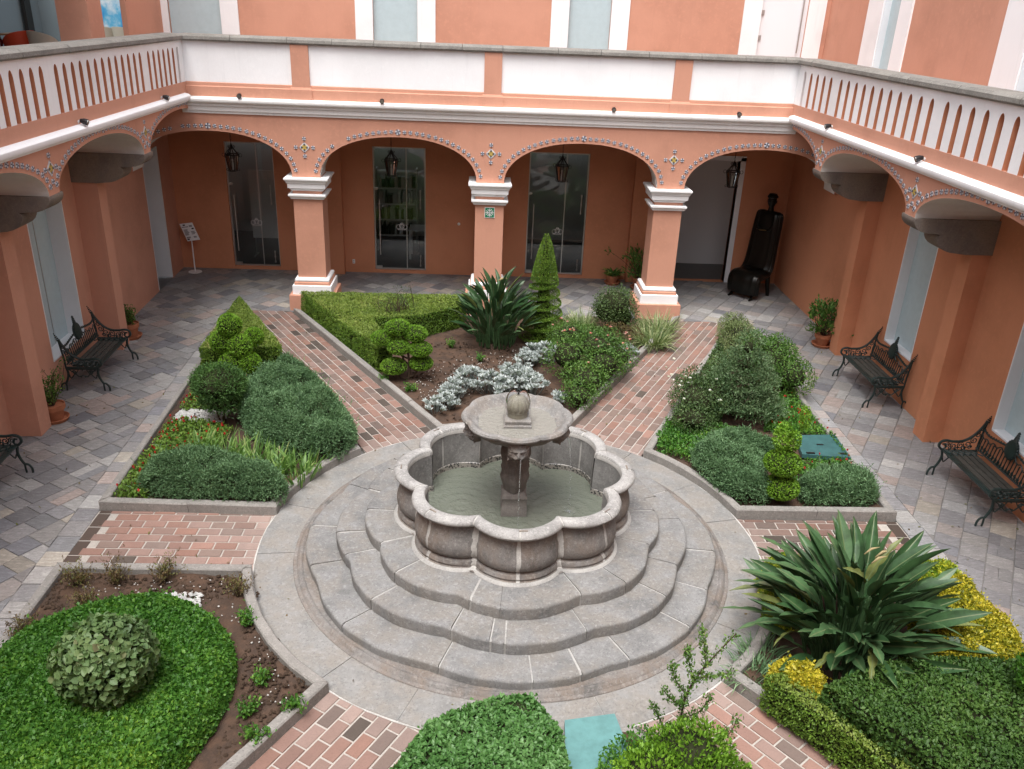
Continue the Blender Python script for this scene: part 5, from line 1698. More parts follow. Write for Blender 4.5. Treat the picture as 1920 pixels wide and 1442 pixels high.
# furniture seen through the glass doors
sh = thing('shelf', 'pale shelving unit with files seen through the second glass door', 'shelf', (-2.55, 13.2, 0))
for z in (.4, .8, 1.2, 1.6, 2.0): MB().box(-.5, .5, -.15, .15, z, z + .03).build('board', M['paint_white'], sh)
for x in (-.5, .5): MB().box(x - .02, x + .02, -.15, .15, 0, 2.1).build('upright', M['steel'], sh)
rnd = random.Random(8)
for z in (.43, .83, 1.23, 1.63):
    x = -.45
    while x < .4:
        w_ = rnd.uniform(.03, .09); MB().box(x, x + w_, -.1, .12, z, z + rnd.uniform(.2, .32)).build('file_box', rnd.choice([M['room_wall'], M['black'], M['steel'], M['room_floor']]), sh); x += w_ + .01
td = thing('desk', 'white desk seen through the second glass door', 'desk', (-1.75, 12.6, 0))
MB().box(-.45, .45, -.3, .3, .72, .75).build('desk_top', M['paint_white'], td)
for sx in (-1, 1): MB().box(sx * .42 - .025, sx * .42 + .025, -.28, -.23, 0, .72).build('leg', M['paint_white'], td); MB().box(sx * .42 - .025, sx * .42 + .025, .23, .28, 0, .72).build('leg', M['paint_white'], td)
db = thing('display_board', 'white display board seen through the left glass door', 'display board', (-5.60, 12.3, 0))
MB().box(-.42, .42, -.02, .02, .45, 2.1).build('panel', M['paint_white'], db)
for sx in (-1, 1): MB().box(sx * .38 - .015, sx * .38 + .015, -.2, .2, 0, .03).build('foot', M['steel'], db); MB().box(sx * .38 - .012, sx * .38 + .012, .021, .045, 0, 2.1).build('post', M['steel'], db)

# ================================================================== planting
def base_of(o, x, y, z=0.05):
    o.location = (x, y, z)
    return o
def child(name, me, parent):
    o = link(name, me, parent)
    o.matrix_parent_inverse = Matrix.Translation(-Vector(parent.location))
    return o
def cl(parent, name, parts, mat):
    Vs, Fs, Ts = [], [], []; o = 0
    for V, Fc, T in parts:
        Vs.append(V); Fs.append(Fc + o); Ts.append(T); o += len(V)
    return child(name, np_mesh(name, np.concatenate(Vs), np.concatenate(Fs), mat, np.concatenate(Ts)), parent)
def cm(parent, name, mb, mat, smooth=True):
    return child(name, mb.mesh(name, mat, smooth), parent)

def ellipsoid_pts(c, r, n, lump=.06, ls=5.0, zmin=-1.0, depth=.05):
    d = unit(RNG.normal(size=(n, 3)))
    d = d[d[:, 2] > zmin]
    r = np.array(r, float)
    P0 = d * r
    k = 1 + lump * 2 * vnoise(P0 + np.array(c), ls) + RNG.uniform(-depth, depth * .35, len(d))
    N = unit(d / r)
    return np.array(c) + P0 * k[:, None], N
def blob_core(mb, c, r, k=.88, n=12):
    vs, fs = [], []
    for i in range(n // 2 + 1):
        th = PI * i / (n // 2)
        for j in range(n):
            a = 2 * PI * j / n
            vs.append((c[0] + k * r[0] * math.sin(th) * math.cos(a), c[1] + k * r[1] * math.sin(th) * math.sin(a), c[2] + k * r[2] * math.cos(th)))
    for i in range(n // 2):
        for j in range(n):
            fs.append((i * n + j, (i + 1) * n + j, (i + 1) * n + (j + 1) % n, i * n + (j + 1) % n))
    mb.add(vs, fs)

def hedge(label, poly, z0, z1, mat, L, W, dens, lump=.035, name='clipped_hedge', group=None, topmat=None, cat='hedge', tone=None):
    if area(poly) < 0: poly = poly[::-1]
    cx = sum(p[0] for p in poly) / len(poly); cy = sum(p[1] for p in poly) / len(poly)
    h = thing(name, label, cat, (cx, cy, z0), 0, group)
    m = MB().prism(poly, z0, z1)
    m.f.pop(0)                           # no leaves underneath
    per = sum(math.dist(poly[i - 1], poly[i]) for i in range(len(poly)))
    A = abs(area(poly)) + per * (z1 - z0)
    n = int(A * dens)
    P, N = tri_sample(m.v, m.f, n)
    k = lump * 2 * vnoise(P, 4.0) + lump * vnoise(P, 11.0) - RNG.exponential(.016, n) + .006 + np.where(RNG.random(n) < .04, RNG.exponential(.018, n), 0)
    hole = (vnoise(P, 7.0) + vnoise(P + 9.3, 15.0) * .7) < -.36        # thin spots
    k = np.where(hole, k - .035, k)
    # soften the arrises
    P = P + N * k[:, None]
    top = N[:, 2] > .5
    parts_t = leaves(P[top], N[top], L, W, .35, .35, .8)
    parts_s = leaves(P[~top], N[~top], L, W, .6, .25, .8)
    if topmat:
        cl(h, 'top_foliage', [parts_t], topmat); cl(h, 'side_foliage', [parts_s], mat)
    else:
        cl(h, 'foliage', [parts_t, parts_s], mat)
    inn = offset_in(poly, .05)
    cm(h, 'inner_branches', MB().prism(inn, z0 - .03, z1 - .045), M['twig_core'], False)
    return h

def dist_poly(x, y, poly):
    d = np.full(len(x), 1e9)
    n = len(poly)
    for i in range(n):
        ax, ay = poly[i]; bx, by = poly[(i + 1) % n]
        vx, vy = bx - ax, by - ay
        t = np.clip(((x - ax) * vx + (y - ay) * vy) / (vx * vx + vy * vy + 1e-12), 0, 1)
        d = np.minimum(d, np.hypot(x - ax - t * vx, y - ay - t * vy))
    return d
def smooth_poly(poly, k=4):
    P = poly
    for _ in range(2):
        Q = []
        for i in range(len(P)):
            a, b = P[i], P[(i + 1) % len(P)]
            Q += [(a[0] * .75 + b[0] * .25, a[1] * .75 + b[1] * .25), (a[0] * .25 + b[0] * .75, a[1] * .25 + b[1] * .75)]
        P = Q
    return P

def mound_h(x, y, poly, H, edge, lump, ls):
    d = dist_poly(x, y, poly)
    t = np.clip(d / edge, 0, 1)
    h = H * np.sqrt(np.clip(1 - (1 - t) ** 2, 0, 1))
    P = np.stack([x, y, np.zeros(len(x))], 1)
    return h * (1 + lump * 2 * vnoise(P, ls * .5) + lump * 1.6 * vnoise(P, ls) + lump * vnoise(P, ls * 2.7))
def mound(label, poly, z0, H, edge, mat, L, W, dens, lump=.12, ls=2.2, name='ground_cover_shrub', cat='shrub', group=None, spray=0, smooth=True, out=.5, up=.3, stuff_=False, jit=.75):
    if smooth: poly = smooth_poly(poly)
    cx = sum(p[0] for p in poly) / len(poly); cy = sum(p[1] for p in poly) / len(poly)
    h = thing(name, label, cat, (cx, cy, z0), 0, group)
    n = int(abs(area(poly)) * dens * (1 + .8 * H / max(edge, .1)))
    q = poly_points(poly, n)
    # more samples on the steep flanks
    d = dist_poly(q[:, 0], q[:, 1], poly)
    e = .02
    hz = lambda x, y: mound_h(x, y, poly, H, edge, lump, ls)
    extra = q[d < edge * .6]
    ex = np.concatenate([extra + RNG.normal(0, .008, extra.shape) for _ in range(max(1, int(1.5 * H / edge)))])
    ex = ex[in_poly(ex[:, 0], ex[:, 1], poly)]
    q = np.concatenate([q, ex])
    x, y = q[:, 0], q[:, 1]
    z = hz(x, y)
    gx = (hz(x + e, y) - hz(x - e, y)) / (2 * e); gy = (hz(x, y + e) - hz(x, y - e)) / (2 * e)
    N = unit(np.stack([-gx, -gy, np.ones(len(x))], 1))
    P = np.stack([x, y, z0 + z * RNG.uniform(.90, 1.0, len(x)) - RNG.exponential(.012, len(x))], 1)
    P = P + N * np.where(RNG.random(len(x)) < .05, RNG.exponential(.045 if spray else .02, len(x)), 0)[:, None]
    if spray: P = P - N * np.where((vnoise(P, 9.0) + .6 * vnoise(P, 4.0)) < -.22, .06, 0)[:, None]
    if spray:
        cl(h, 'foliage', [sprays(P, N, L, W, spray)], mat)
    else:
        cl(h, 'foliage', [leaves(P, N, L, W, out, up, jit)], mat)
    # branch mass below the leaves
    st = .09
    xs = [p[0] for p in poly]; ys = [p[1] for p in poly]
    nx = int((max(xs) - min(xs)) / st) + 2; ny = int((max(ys) - min(ys)) / st) + 2
    gxx, gyy = np.meshgrid(min(xs) + np.arange(nx) * st, min(ys) + np.arange(ny) * st, indexing='ij')
    X, Y = gxx.ravel(), gyy.ravel()
    ins = in_poly(X, Y, poly)
    Z = np.where(ins, hz(X, Y) * .86 - .035, -.05) + z0
    I = np.arange(nx * ny).reshape(nx, ny)
    a, b, c, d4 = I[:-1, :-1].ravel(), I[1:, :-1].ravel(), I[1:, 1:].ravel(), I[:-1, 1:].ravel()
    keep = ins[a] & ins[b] & ins[c] & ins[d4]
    if keep.any():
        child('inner_branches', np_mesh('inner_branches', np.stack([X, Y, Z], 1), np.stack([a, b, c, d4], 1)[keep], M['twig_core'], None, True), h)
    return h

def sprays(P, N, L, W, k=5):
    """feathery sprigs: k small leaves along a short shoot"""
    n = len(P)
    ax = unit(N * .7 + unit(RNG.normal(size=(n, 3))) * .75 + np.array([0, 0, .35]))
    ln = RNG.uniform(.03, .10, (n, 1))
    tn = np.clip(RNG.beta(2, 2, n) * .6 + (vnoise(P, 3.0) + .5) * .3 + (vnoise(P, 10.0) + .5) * .4 - .2, 0, 1)
    Vs, Fs, Ts = [], [], []; o = 0
    for i in range(k):
        Pi = P + ax * ln * (i / k)
        V, Fc, T = leaves(Pi, ax, L, W, 1.0, .1, .7, .1, np.clip(tn + RNG.uniform(-.08, .08, n), 0, 1))
        Vs.append(V); Fs.append(Fc + o); Ts.append(T); o += len(V)
    return np.concatenate(Vs), np.concatenate(Fs), np.concatenate(Ts)

def blades(B, D, Ln, Wd, droop, segs=4, tone=None):
    """arching blades: base points B, start directions D, lengths, widths"""
    n = len(B)
    Ln = np.broadcast_to(np.asarray(Ln, float), (n,)); Wd = np.broadcast_to(np.asarray(Wd, float), (n,)); droop = np.broadcast_to(np.asarray(droop, float), (n,))
    D = unit(D)
    side = unit(np.cross(D, np.array([0, 0, 1.0])) + RNG.normal(size=(n, 3)) * .25)
    V = np.zeros((n, (segs + 1) * 2, 3))
    for i in range(segs + 1):
        t = i / segs
        p = B + D * (Ln * t)[:, None] - np.array([0, 0, 1.0]) * (droop * Ln * t * t)[:, None]
        w = Wd * (1 - t ** 2.2) * (.55 + .45 * min(1, t * 4)) / 2 + .0008
        V[:, 2 * i] = p + side * w[:, None]; V[:, 2 * i + 1] = p - side * w[:, None]
    k = (segs + 1) * 2
    idx = np.arange(n)[:, None] * k
    Fs = []
    for i in range(segs):
        Fs.append(idx + np.array([[2 * i, 2 * i + 1, 2 * i + 3]])); Fs.append(idx + np.array([[2 * i, 2 * i + 3, 2 * i + 2]]))
    tone = RNG.random(n) if tone is None else tone
    return V.reshape(-1, 3), np.concatenate(Fs), np.repeat(tone, k)

def clump(label, x, y, z0, n, rad, Ln, Wd, lean, droop, mat, name='grass_clump', cat='plant', group=None):
    h = thing(name, label, cat, (x, y, z0), 0, group)
    a = RNG.uniform(0, 2 * PI, n); r = rad * np.sqrt(RNG.random(n))
    B = np.stack([x + r * np.cos(a), y + r * np.sin(a), np.full(n, z0 - .02)], 1)
    l = RNG.uniform(.05, lean, n) + .3 * r / max(rad, .01) * lean
    a2 = a + RNG.normal(0, .5, n)
    D = np.stack([np.cos(a2) * l, np.sin(a2) * l, np.ones(n)], 1)
    cl(h, 'leaf_blades', [blades(B, D, RNG.uniform(.6, 1.1, n) * Ln, RNG.uniform(.7, 1.2, n) * Wd, RNG.uniform(.3, 1.2, n) * droop)], mat)
    return h

def twigs(mb, root, tips, r0=.014, bend=.1, rnd=random):
    for t in tips:
        root_ = Vector(root); t = Vector(t)
        m1 = root_.lerp(t, .4) + Vector((rnd.uniform(-bend, bend), rnd.uniform(-bend, bend), rnd.uniform(0, bend))) * (t - root_).length
        mb.tube(catmull([tuple(root_), tuple(m1), tuple(t)], 4), [r0 * (1 - .75 * i / 8) for i in range(9)], 5)

def shrub(label, x, y, blobs, mat, L, W, n, z0=.05, name='shrub', cat='shrub', group=None, spray=0, depth=.25, core=.7, stems=6, out=.4, up=.25, lump=.12, zmin=-.75, six=False):
    """loose shrub: leaf-filled lumps (offset, radii) on branching stems"""
    h = thing(name, label, cat, (x, y, z0), 0, group)
    tot = sum(r[0] * r[1] for _, r in blobs)
    parts = []
    cmb = MB(); st = MB()
    for c, r in blobs:
        cc = (x + c[0], y + c[1], z0 + c[2])
        P, N = ellipsoid_pts(cc, r, int(n * r[0] * r[1] / tot), lump, 6.0, zmin, depth)
        P[:, 2] = np.maximum(P[:, 2], z0 + .01)
        parts.append(sprays(P, N, L, W, spray) if spray else (leaves6 if six else leaves)(P, N, L, W, out, up, .8))
        if core: blob_core(cmb, cc, r, core)
        for k in range(max(1, stems // len(blobs))):
            d = unit(RNG.normal(size=(1, 3)))[0]
            twigs(st, (x + random.uniform(-.04, .04), y + random.uniform(-.04, .04), z0 - .03), [(cc[0] + d[0] * r[0] * .8, cc[1] + d[1] * r[1] * .8, cc[2] + abs(d[2]) * r[2] * .8)])
    cl(h, 'foliage', parts, mat)
    if core: cm(h, 'inner_branches', cmb, M['twig_core'])
    cm(h, 'stems', st, M['bark'])
    return h

def flowers(parent, P, r, mat, name='blossom', petals=7):
    n = len(P)
    parts = []
    for k in range(petals):
        a = 2 * PI * k / petals
        N = unit(np.stack([np.full(n, math.cos(a)), np.full(n, math.sin(a)), np.full(n, .6)], 1))
        parts.append(leaves(P + N * r * .4, N, r * 1.3, r * 1.0, 1.0, .2, .25, .05, np.clip(RNG.random(n), 0, 1)))
    o = cl(parent, name, parts, mat)
    return o

# ---------------------------------------------------------------- bird of paradise
def bop_leaf(L, W, curl, fold, mat_i, tear=False):
    """paddle leaf along +X, upper side +Z; midrib as a raised strip"""
    m = MB(); n = 10
    rows = []
    for i in range(n + 1):
        t = i / n
        w = W * (math.sin(PI * min(1, t * .93 + .07)) ** .75) * (1 - .25 * t) + .001
        if tear and i in (4, 7): w *= .55
        x = L * t; z = -curl * L * t * t
        rows.append([(x, -w, z + fold * w), (x, -w * .5, z + fold * w * .35), (x, -.0035, z), (x, .0035, z), (x, w * .5, z + fold * w * .35), (x, w, z + fold * w)])
    vs = [p for r in rows for p in r]
    for i in range(n):
        for j in range(5):
            m.add([], [])
    fs, mi = [], []
    for i in range(n):
        for j in range(5):
            fs.append((i * 6 + j, (i + 1) * 6 + j, (i + 1) * 6 + j + 1, i * 6 + j + 1)); mi.append(1 if j == 2 else 0)
    m.v = vs; m.f = fs; m.m = mi
    return m
BOPM = []
for k, (L, W, cu, fo, ma, te) in enumerate(((.46, .060, .10, .45, 'l_bop', 0), (.52, .064, .22, .25, 'l_bop', 0), (.42, .056, .05, .7, 'l_bop2', 0), (.52, .062, .30, .2, 'l_bop2', 1), (.48, .058, .15, .9, 'l_bop', 0), (.44, .066, .40, .15, 'l_bop2', 1), (.42, .050, .55, .5, 'l_bop3', 1), (.46, .060, .12, .5, 'l_bop3', 0))):
    BOPM.append(bop_leaf(L, W, cu, fo, 0, te).mesh('bird_of_paradise_leaf', [M[ma], M['l_rib']], 'all'))
def bird_of_paradise(label, x, y, z0, n, rad, H, spread, scale, seed, group=None, flat=60):
    rnd = random.Random(seed)
    h = thing('bird_of_paradise', label, 'plant', (x, y, z0), 0, group)
    st = MB()
    for k in range(n):
        a = 2 * PI * k * .618 + rnd.uniform(-.3, .3)
        rr = math.sqrt((k + .5) / n)
        lean = spread * rr * rnd.uniform(.75, 1.15)
        hh = H * (1 - .62 * rr ** 1.8) * rnd.uniform(.55, 1.08)
        b = Vector((rad * rr * math.cos(a), rad * rr * math.sin(a), -.02))
        tip = Vector((b.x + lean * math.cos(a), b.y + lean * math.sin(a), hh * .72))
        mid = b.lerp(tip, .5) + Vector((-lean * .18 * math.cos(a), -lean * .18 * math.sin(a), hh * .08))
        pts = catmull([tuple(b), tuple(mid), tuple(tip)], 4)
        st.tube(pts, [.013 * scale] * 2 + [.009 * scale] * (len(pts) - 2), 5)
        el = math.radians(84 - flat * rr - rnd.uniform(0, 16))
        d = Vector((math.cos(a + rnd.gauss(0, .25)) * math.cos(el), math.sin(a + rnd.gauss(0, .25)) * math.cos(el), math.sin(el)))
        # X axis along d, Z (upper side) facing up / inwards, with a roll
        xax = d.normalized(); yax = Vector((0, 0, 1)).cross(xax)
        yax = yax.normalized() if yax.length > .05 else Vector((-math.sin(a), math.cos(a), 0))
        zax = xax.cross(yax)
        Rm = Matrix((xax, yax, zax)).transposed() @ Matrix.Rotation(rnd.gauss(0, .55), 3, 'X')
        o = link('leaf', BOPM[6 + k % 2] if rnd.random() < .07 else BOPM[rnd.choice([0, 0, 1, 2, 2, 3, 4, 4, 5]) if rr > .5 else rnd.choice([0, 2, 4])], h)
        s = scale * rnd.uniform(.8, 1.12)
        o.matrix_local = Matrix.Translation(tip - xax * .01) @ (Rm * s).to_4x4()
    o = link('stalks', st.mesh('stalks', M['l_bop2'], 'all'), h)
    fl = MB()
    for k in range(3):
        a = rnd.uniform(0, 2 * PI); p = Vector((.3 * math.cos(a) * spread, .3 * math.sin(a) * spread, H * .8))
        fl.tube([p, p + Vector((.07, .02, .05)), p + Vector((.16, .04, .06))], [.006, .014, .002], 5)
    link('flower_bract', fl.mesh('flower_bract', M['l_dry'], 'all'), h)
    return h

# ================= left bed
hedge('wedge shaped clipped boxwood hedge filling the far tip of the left bed', [(-5.14, 4.92), (-3.80, 5.12), (-5.20, 7.75)], .05, .46, M['l_box'], .030, .017, 7000, .02, topmat=M['l_boxdry'])
def pom_tree(label, x, y, pads, rz_, mat, L, W, n, seed, base=(0, 0), flat=1.0, trunk=.028):
    rnd = random.Random(seed)
    t = thing('topiary_tree', label, 'topiary', (x, y, .05))
    tr = MB(); top = max(p[2] for p in pads)
    tr.tube(catmull([(x, y, .02), (x + .03, y, top * .35), (x - .03, y + .02, top * .7), (pads[0][0], pads[0][1], pads[0][2])], 5), [trunk * (1 - .6 * i / 15) for i in range(16)], 7)
    for p in pads[1:]:
        z = max(.08, p[2] - .22)
        tr.tube(catmull([(x, y, z * .8), ((x + p[0]) / 2, (y + p[1]) / 2, z), (p[0], p[1], p[2] - .02)], 4), [trunk * .55] * 9, 6)
    cm(t, 'trunk', tr, M['bark'])
    for p in pads:
        r = p[3]
        c = (p[0], p[1], p[2]); rr = (r, r * .95, r * flat)
        P, N = ellipsoid_pts(c, rr, n, .03, 7.0, -1, .035)
        pad = cl(t, 'clipped_ball', [leaves(P, N, L, W, .7, .3, .7)], mat)
        q = MB(); blob_core(q, c, rr, .90)
        o = link('inner_branches', q.mesh('inner_branches', M['twig_core'], True), pad)
        o.matrix_parent_inverse = Matrix.Translation(-Vector(t.location)) if False else Matrix.Identity(4)
    return t
pom_tree('cloud pruned topiary with six green balls in front of the wedge hedge', -4.45, 4.72,
         [(-4.52, 4.70, .97, .195), (-4.68, 4.72, .67, .195), (-4.36, 4.62, .64, .20), (-4.17, 4.80, .74, .16), (-4.53, 4.58, .34, .195), (-4.22, 4.60, .35, .185)], 0, M['l_top'], .028, .017, 2600, 1)
shrub('flat topped dark conifer topiary on a short trunk beside the white pebbles', -4.22, 2.92, [((0, 0, .68), (.37, .36, .26)), ((-.18, .02, .70), (.22, .22, .20)), ((.17, -.04, .68), (.22, .22, .20)), ((.02, .02, .42), (.30, .30, .20))], M['l_mush'], .035, .012, 5200, .05, 'conifer_topiary', 'topiary', None, 3, .10, .85, 4, lump=.09)
mound('large spreading blue green juniper on the right half of the left bed', [(-4.05, 3.75), (-3.75, 4.35), (-3.35, 4.55), (-2.95, 3.9), (-2.45, 3.0), (-2.15, 2.35), (-2.25, 1.85), (-2.65, 1.75), (-3.2, 1.95), (-3.7, 2.4), (-4.0, 3.0)], .06, .56, .35, M['l_jun'], .030, .012, 2600, .20, 4.5, 'spreading_juniper', 'juniper', None, 5)
mound('low blue green juniper hedge along the near kerb of the left bed', [(-4.75, .78), (-4.70, 1.30), (-4.2, 1.62), (-3.6, 1.40), (-3.05, 1.15), (-2.78, .72), (-2.95, .66)], .06, .40, .22, M['l_jun'], .030, .012, 2900, .18, 5.0, 'spreading_juniper', 'juniper', None, 5)
for i, (x, y, n) in enumerate(((-4.30, 2.00, 80), (-3.95, 1.92, 120), (-3.55, 1.80, 120), (-3.2, 1.62, 110), (-2.85, 1.38, 80), (-2.75, 1.70, 60))):
    clump(['pale green iris clump nearest the white pebbles in the left bed', 'iris clump second from the pebbles between the two junipers', 'iris clump in the middle between the two junipers', 'iris clump right of the middle between the two junipers', 'iris clump by the curved kerb at the right end of the low juniper', 'small iris clump under the big juniper beside the curved kerb'][i],
          x, y, .06, n, .25, .50, .028, .55, .45, M['l_iris'], 'iris_clump', 'iris', 'iris clumps in the left bed')
def cover(label, poly, n, mat, L, W, z=.10, red=0, name='ground_cover', zr=.06, fr=.022, fmat='l_redflower'):
    q = poly_points(poly, n)
    P = np.stack([q[:, 0], q[:, 1], z + RNG.uniform(-zr, zr, n) + .05 * vnoise(np.stack([q[:, 0], q[:, 1], np.zeros(n)], 1), 4)], 1)
    o = leaf_obj(name, [leaves(P, np.tile([[0, 0, 1.0]], (n, 1)), L, W, .4, .3, .8)], mat)
    stuff(o, label); 
    if red:
        q = poly_points(poly, red)
        Pq = np.stack([q[:, 0], q[:, 1], np.full(red, z + zr + .03) + RNG.uniform(-.02, .02, red)], 1)
        fo = leaf_obj('blossoms', [leaves(Pq, np.tile([[0, 0, 1.0]], (red, 1)), fr * 1.8, fr * 1.2, .6, .4, .6, .1, RNG.random(red)) for _ in range(4)], M[fmat], o)
        stuff(fo)
    return o
cover('low leafy ground cover with red flowers along the left edge of the left bed', [(-4.99, .76), (-4.6, .76), (-4.55, 1.5), (-4.05, 2.2), (-4.0, 2.7), (-4.55, 2.95), (-5.0, 2.9)], 5200, M['l_cover'], .045, .03, .11, 90)
cover('patch of low ground cover with red flowers behind the white pebbles', [(-5.0, 3.3), (-4.5, 3.3), (-3.95, 3.4), (-4.0, 4.6), (-5.0, 4.85)], 3600, M['l_cover'], .045, .03, .11, 80)
def pebbles(name, label, poly, n, r, mat, z=.075):
    q = poly_points(poly, n)
    m = MB()
    for x, y in q:
        s = r * random.uniform(.6, 1.25); a = random.uniform(0, PI); e = random.uniform(.6, 1)
        vs = []
        for i, (k, zz) in enumerate(((.6, -.35), (1, 0), (.62, .42))):
            for j in range(6):
                t = PI / 3 * j
                u, v = s * k * math.cos(t), s * k * e * math.sin(t)
                vs.append((x + u * math.cos(a) - v * math.sin(a), y + u * math.sin(a) + v * math.cos(a), z + s * zz + random.uniform(0, .01)))
        m.add(vs, [(i * 6 + j, i * 6 + (j + 1) % 6, i * 6 + 6 + (j + 1) % 6, i * 6 + 6 + j) for i in range(2) for j in range(6)] + [tuple(12 + j for j in range(6))])
    return stuff(m.build(name, mat, None, True), label)
pebbles('white_pebbles', 'patch of white pebbles in the left bed', [(-5.0, 2.92), (-4.2, 2.92), (-4.25, 3.33), (-4.95, 3.33)], 420, .028, M['pebble'], .09)

# ================= far bed
hedge('angled clipped boxwood hedge wrapping the left corner of the far bed', [(-4.02, 7.95), (-2.15, 4.98), (-1.93, 5.12), (-2.42, 6.50), (-1.55, 6.72), (-0.75, 7.35), (-0.70, 7.98)], .05, .52, M['l_box'], .030, .017, 6200, .022, topmat=M['l_boxdry'])
pom_tree('cloud pruned topiary with seven flat pads standing on bare soil of the far bed', -1.62, 4.73,
         [(-1.78, 4.80, .97, .21), (-2.04, 4.80, .77, .20), (-1.50, 4.82, .86, .21), (-1.76, 4.70, .66, .20), (-1.41, 4.72, .62, .20), (-1.85, 4.68, .32, .22), (-1.40, 4.75, .36, .20)], 0, M['l_top'], .026, .016, 2300, 2, flat=.62)
sm = MB(); rb_ = thing('bare_shrub', 'twiggy almost leafless shrub behind the pad topiary', 'shrub', (-2.0, 7.15, .05))
rn = random.Random(9); tips = []
for k in range(70):
    a = rn.uniform(0, 2 * PI); r = rn.uniform(.1, .5); tips.append((-2.0 + r * math.cos(a), 7.0 + r * math.sin(a) * .6, rn.uniform(.45, .95)))
twigs(sm, (-2.0, 7.0, .03), tips, .010, .25, rn); cm(rb_, 'stems', sm, M['bark'])
tp = np.array(tips); tp = np.repeat(tp, 9, 0) + RNG.normal(0, .05, (len(tp) * 9, 3))
cl(rb_, 'foliage', [leaves(tp, np.tile([[0, 0, 1.0]], (len(tp), 1)), .028, .016)], M['l_shrub'])
bird_of_paradise('tall upright bird of paradise in the far bed beside the spiral cone', -.10, 6.58, .05, 150, .36, 1.50, .20, .98, 3, flat=34)
# spiral cone topiary
def spiral_cone(label, x, y, H, R):
    t = thing('spiral_topiary', label, 'topiary', (x, y, .05))
    cm(t, 'trunk', MB().tube([(x, y, .0), (x, y, H * .95)], [.04, .012], 8), M['bark'])
    n = 42000
    z = H * (1 - np.sqrt(RNG.random(n))); a = RNG.uniform(0, 2 * PI, n)
    f = z / H
    r = R * (1 - f) ** .70 + .015
    pitch = .20
    ph = ((z / pitch) - a / (2 * PI)) % 1.0
    grove = np.where(f < .56, np.clip(1.5 - 4.2 * np.abs(ph - .5), .05, 1.0), 1.0)
    blend = np.clip((.60 - f) / .08, 0, 1)
    k = 1 - (1 - grove) * blend * .72
    r = r * k * (1 + RNG.uniform(-.06, .02, n))
    P = np.stack([x + r * np.cos(a), y + r * np.sin(a), .1 + z], 1)
    N = unit(np.stack([np.cos(a), np.sin(a), np.full(n, .25) + (ph - .5) * 1.2 * blend], 1))
    cl(t, 'foliage', [leaves(P, N, .026, .015, .7, .25, .75)], M['l_box'])
    core = MB().lathe([(R * .35, .08), (R * .32, H * .3), (R * .22, H * .55), (R * .25, H * .62), (.02, H)], 16, c=(x, y))
    cm(t, 'inner_branches', core, M['twig_core'])
spiral_cone('tall cone topiary with a spiral cut lower half in the far bed', .79, 6.84, 2.03, .43)
shrub('dense dark shrub left of the right hand pillar in the far bed', 2.25, 7.28, [((0, 0, .60), (.42, .36, .34)), ((.12, .05, .32), (.36, .30, .25)), ((-.2, 0, .45), (.25, .25, .28))], M['l_shrub'], .038, .020, 5200)
G1 = 'striped grass clumps in the far bed'
clump('pale striped grass clump between the cone topiary and the dark shrub', 1.62, 7.40, .05, 420, .22, .62, .014, .8, .55, M['l_grassv'], 'striped_grass', 'grass', G1)
clump('pale striped grass clump in front of the plinth of the right pillar', 3.15, 7.30, .05, 460, .25, .66, .014, .8, .55, M['l_grassv'], 'striped_grass', 'grass', G1)
clump('pale striped grass clump hanging over the right kerb of the far bed', 2.92, 6.65, .05, 460, .24, .62, .014, .9, .6, M['l_grassv'], 'striped_grass', 'grass', G1)
shrub('low thin olive green bush in front of the spiral cone', 1.25, 6.15, [((0, 0, .35), (.42, .34, .30)), ((.4, .1, .28), (.30, .28, .22)), ((.75, .2, .25), (.3, .25, .2))], M['l_rose'], .034, .018, 3600, core=.55)
shrub('straggly dry bush at the foot of the dark shrub', 2.2, 6.55, [((0, 0, .25), (.35, .3, .22)), ((.3, .05, .2), (.25, .22, .2))], M['l_brown'], .035, .012, 1700, core=0, stems=12)
# silver dusty miller
def dusty(label, pts, seed):
    x0, y0 = np.mean([p[0] for p in pts]), np.mean([p[1] for p in pts])
    h = thing('silver_ragwort', label, 'plant', (x0, y0, .05), 0, 'silver leaved clumps in the far bed')
    parts = []; st = MB()
    for x, y, s in pts:
        for k in range(int(20 * s)):
            a = RNG.uniform(0, 2 * PI); r = .24 * s * math.sqrt(RNG.random())
            px_, py_ = x + r * math.cos(a), y + r * math.sin(a)
            zz = .10 + .24 * s * (1 - (r / (.25 * s)) ** 2 * .7) * RNG.uniform(.75, 1.1)
            st.tube([(x + r * .4 * math.cos(a), y + r * .4 * math.sin(a), .03), (px_, py_, zz)], .006, 4)
            m = 15
            N = unit(np.stack([np.cos(np.arange(m) * 2.4), np.sin(np.arange(m) * 2.4), np.linspace(.15, 1.6, m)], 1))
            P = np.array([px_, py_, zz]) + N * np.array([.03, .03, .02])
            parts.append(leaves(P, N, .085, .040, 1.0, .1, .22, .12, RNG.uniform(.2, 1, m)))
    cl(h, 'foliage', parts, M['l_silver']); cm(h, 'stems', st, M['l_silver'], False)
dusty('broad band of silver leaved plants behind the fountain bowl', [(-.75, 4.05, 1.1), (-.50, 4.40, 1.25), (-.25, 4.30, 1.25), (.02, 4.55, 1.25), (.22, 4.35, 1.25), (.48, 4.20, 1.15), (-.05, 4.10, 1.1), (-.62, 4.72, .8), (.2, 4.80, .9), (-.85, 3.85, .9), (.40, 4.55, 1.0)], 1)
dusty('small silver leaved tuft at the left end of the silver band', [(-1.08, 3.50, .75), (-.90, 3.65, .75)], 2)
dusty('silver leaved clump right of the soil patch before the roses', [(.58, 5.55, 1.2), (.82, 5.70, 1.2), (.45, 5.35, 1.0)], 3)
dusty('silver leaved clump near the right kerb of the far bed', [(2.05, 5.75, .8), (2.30, 5.85, .85)], 4)
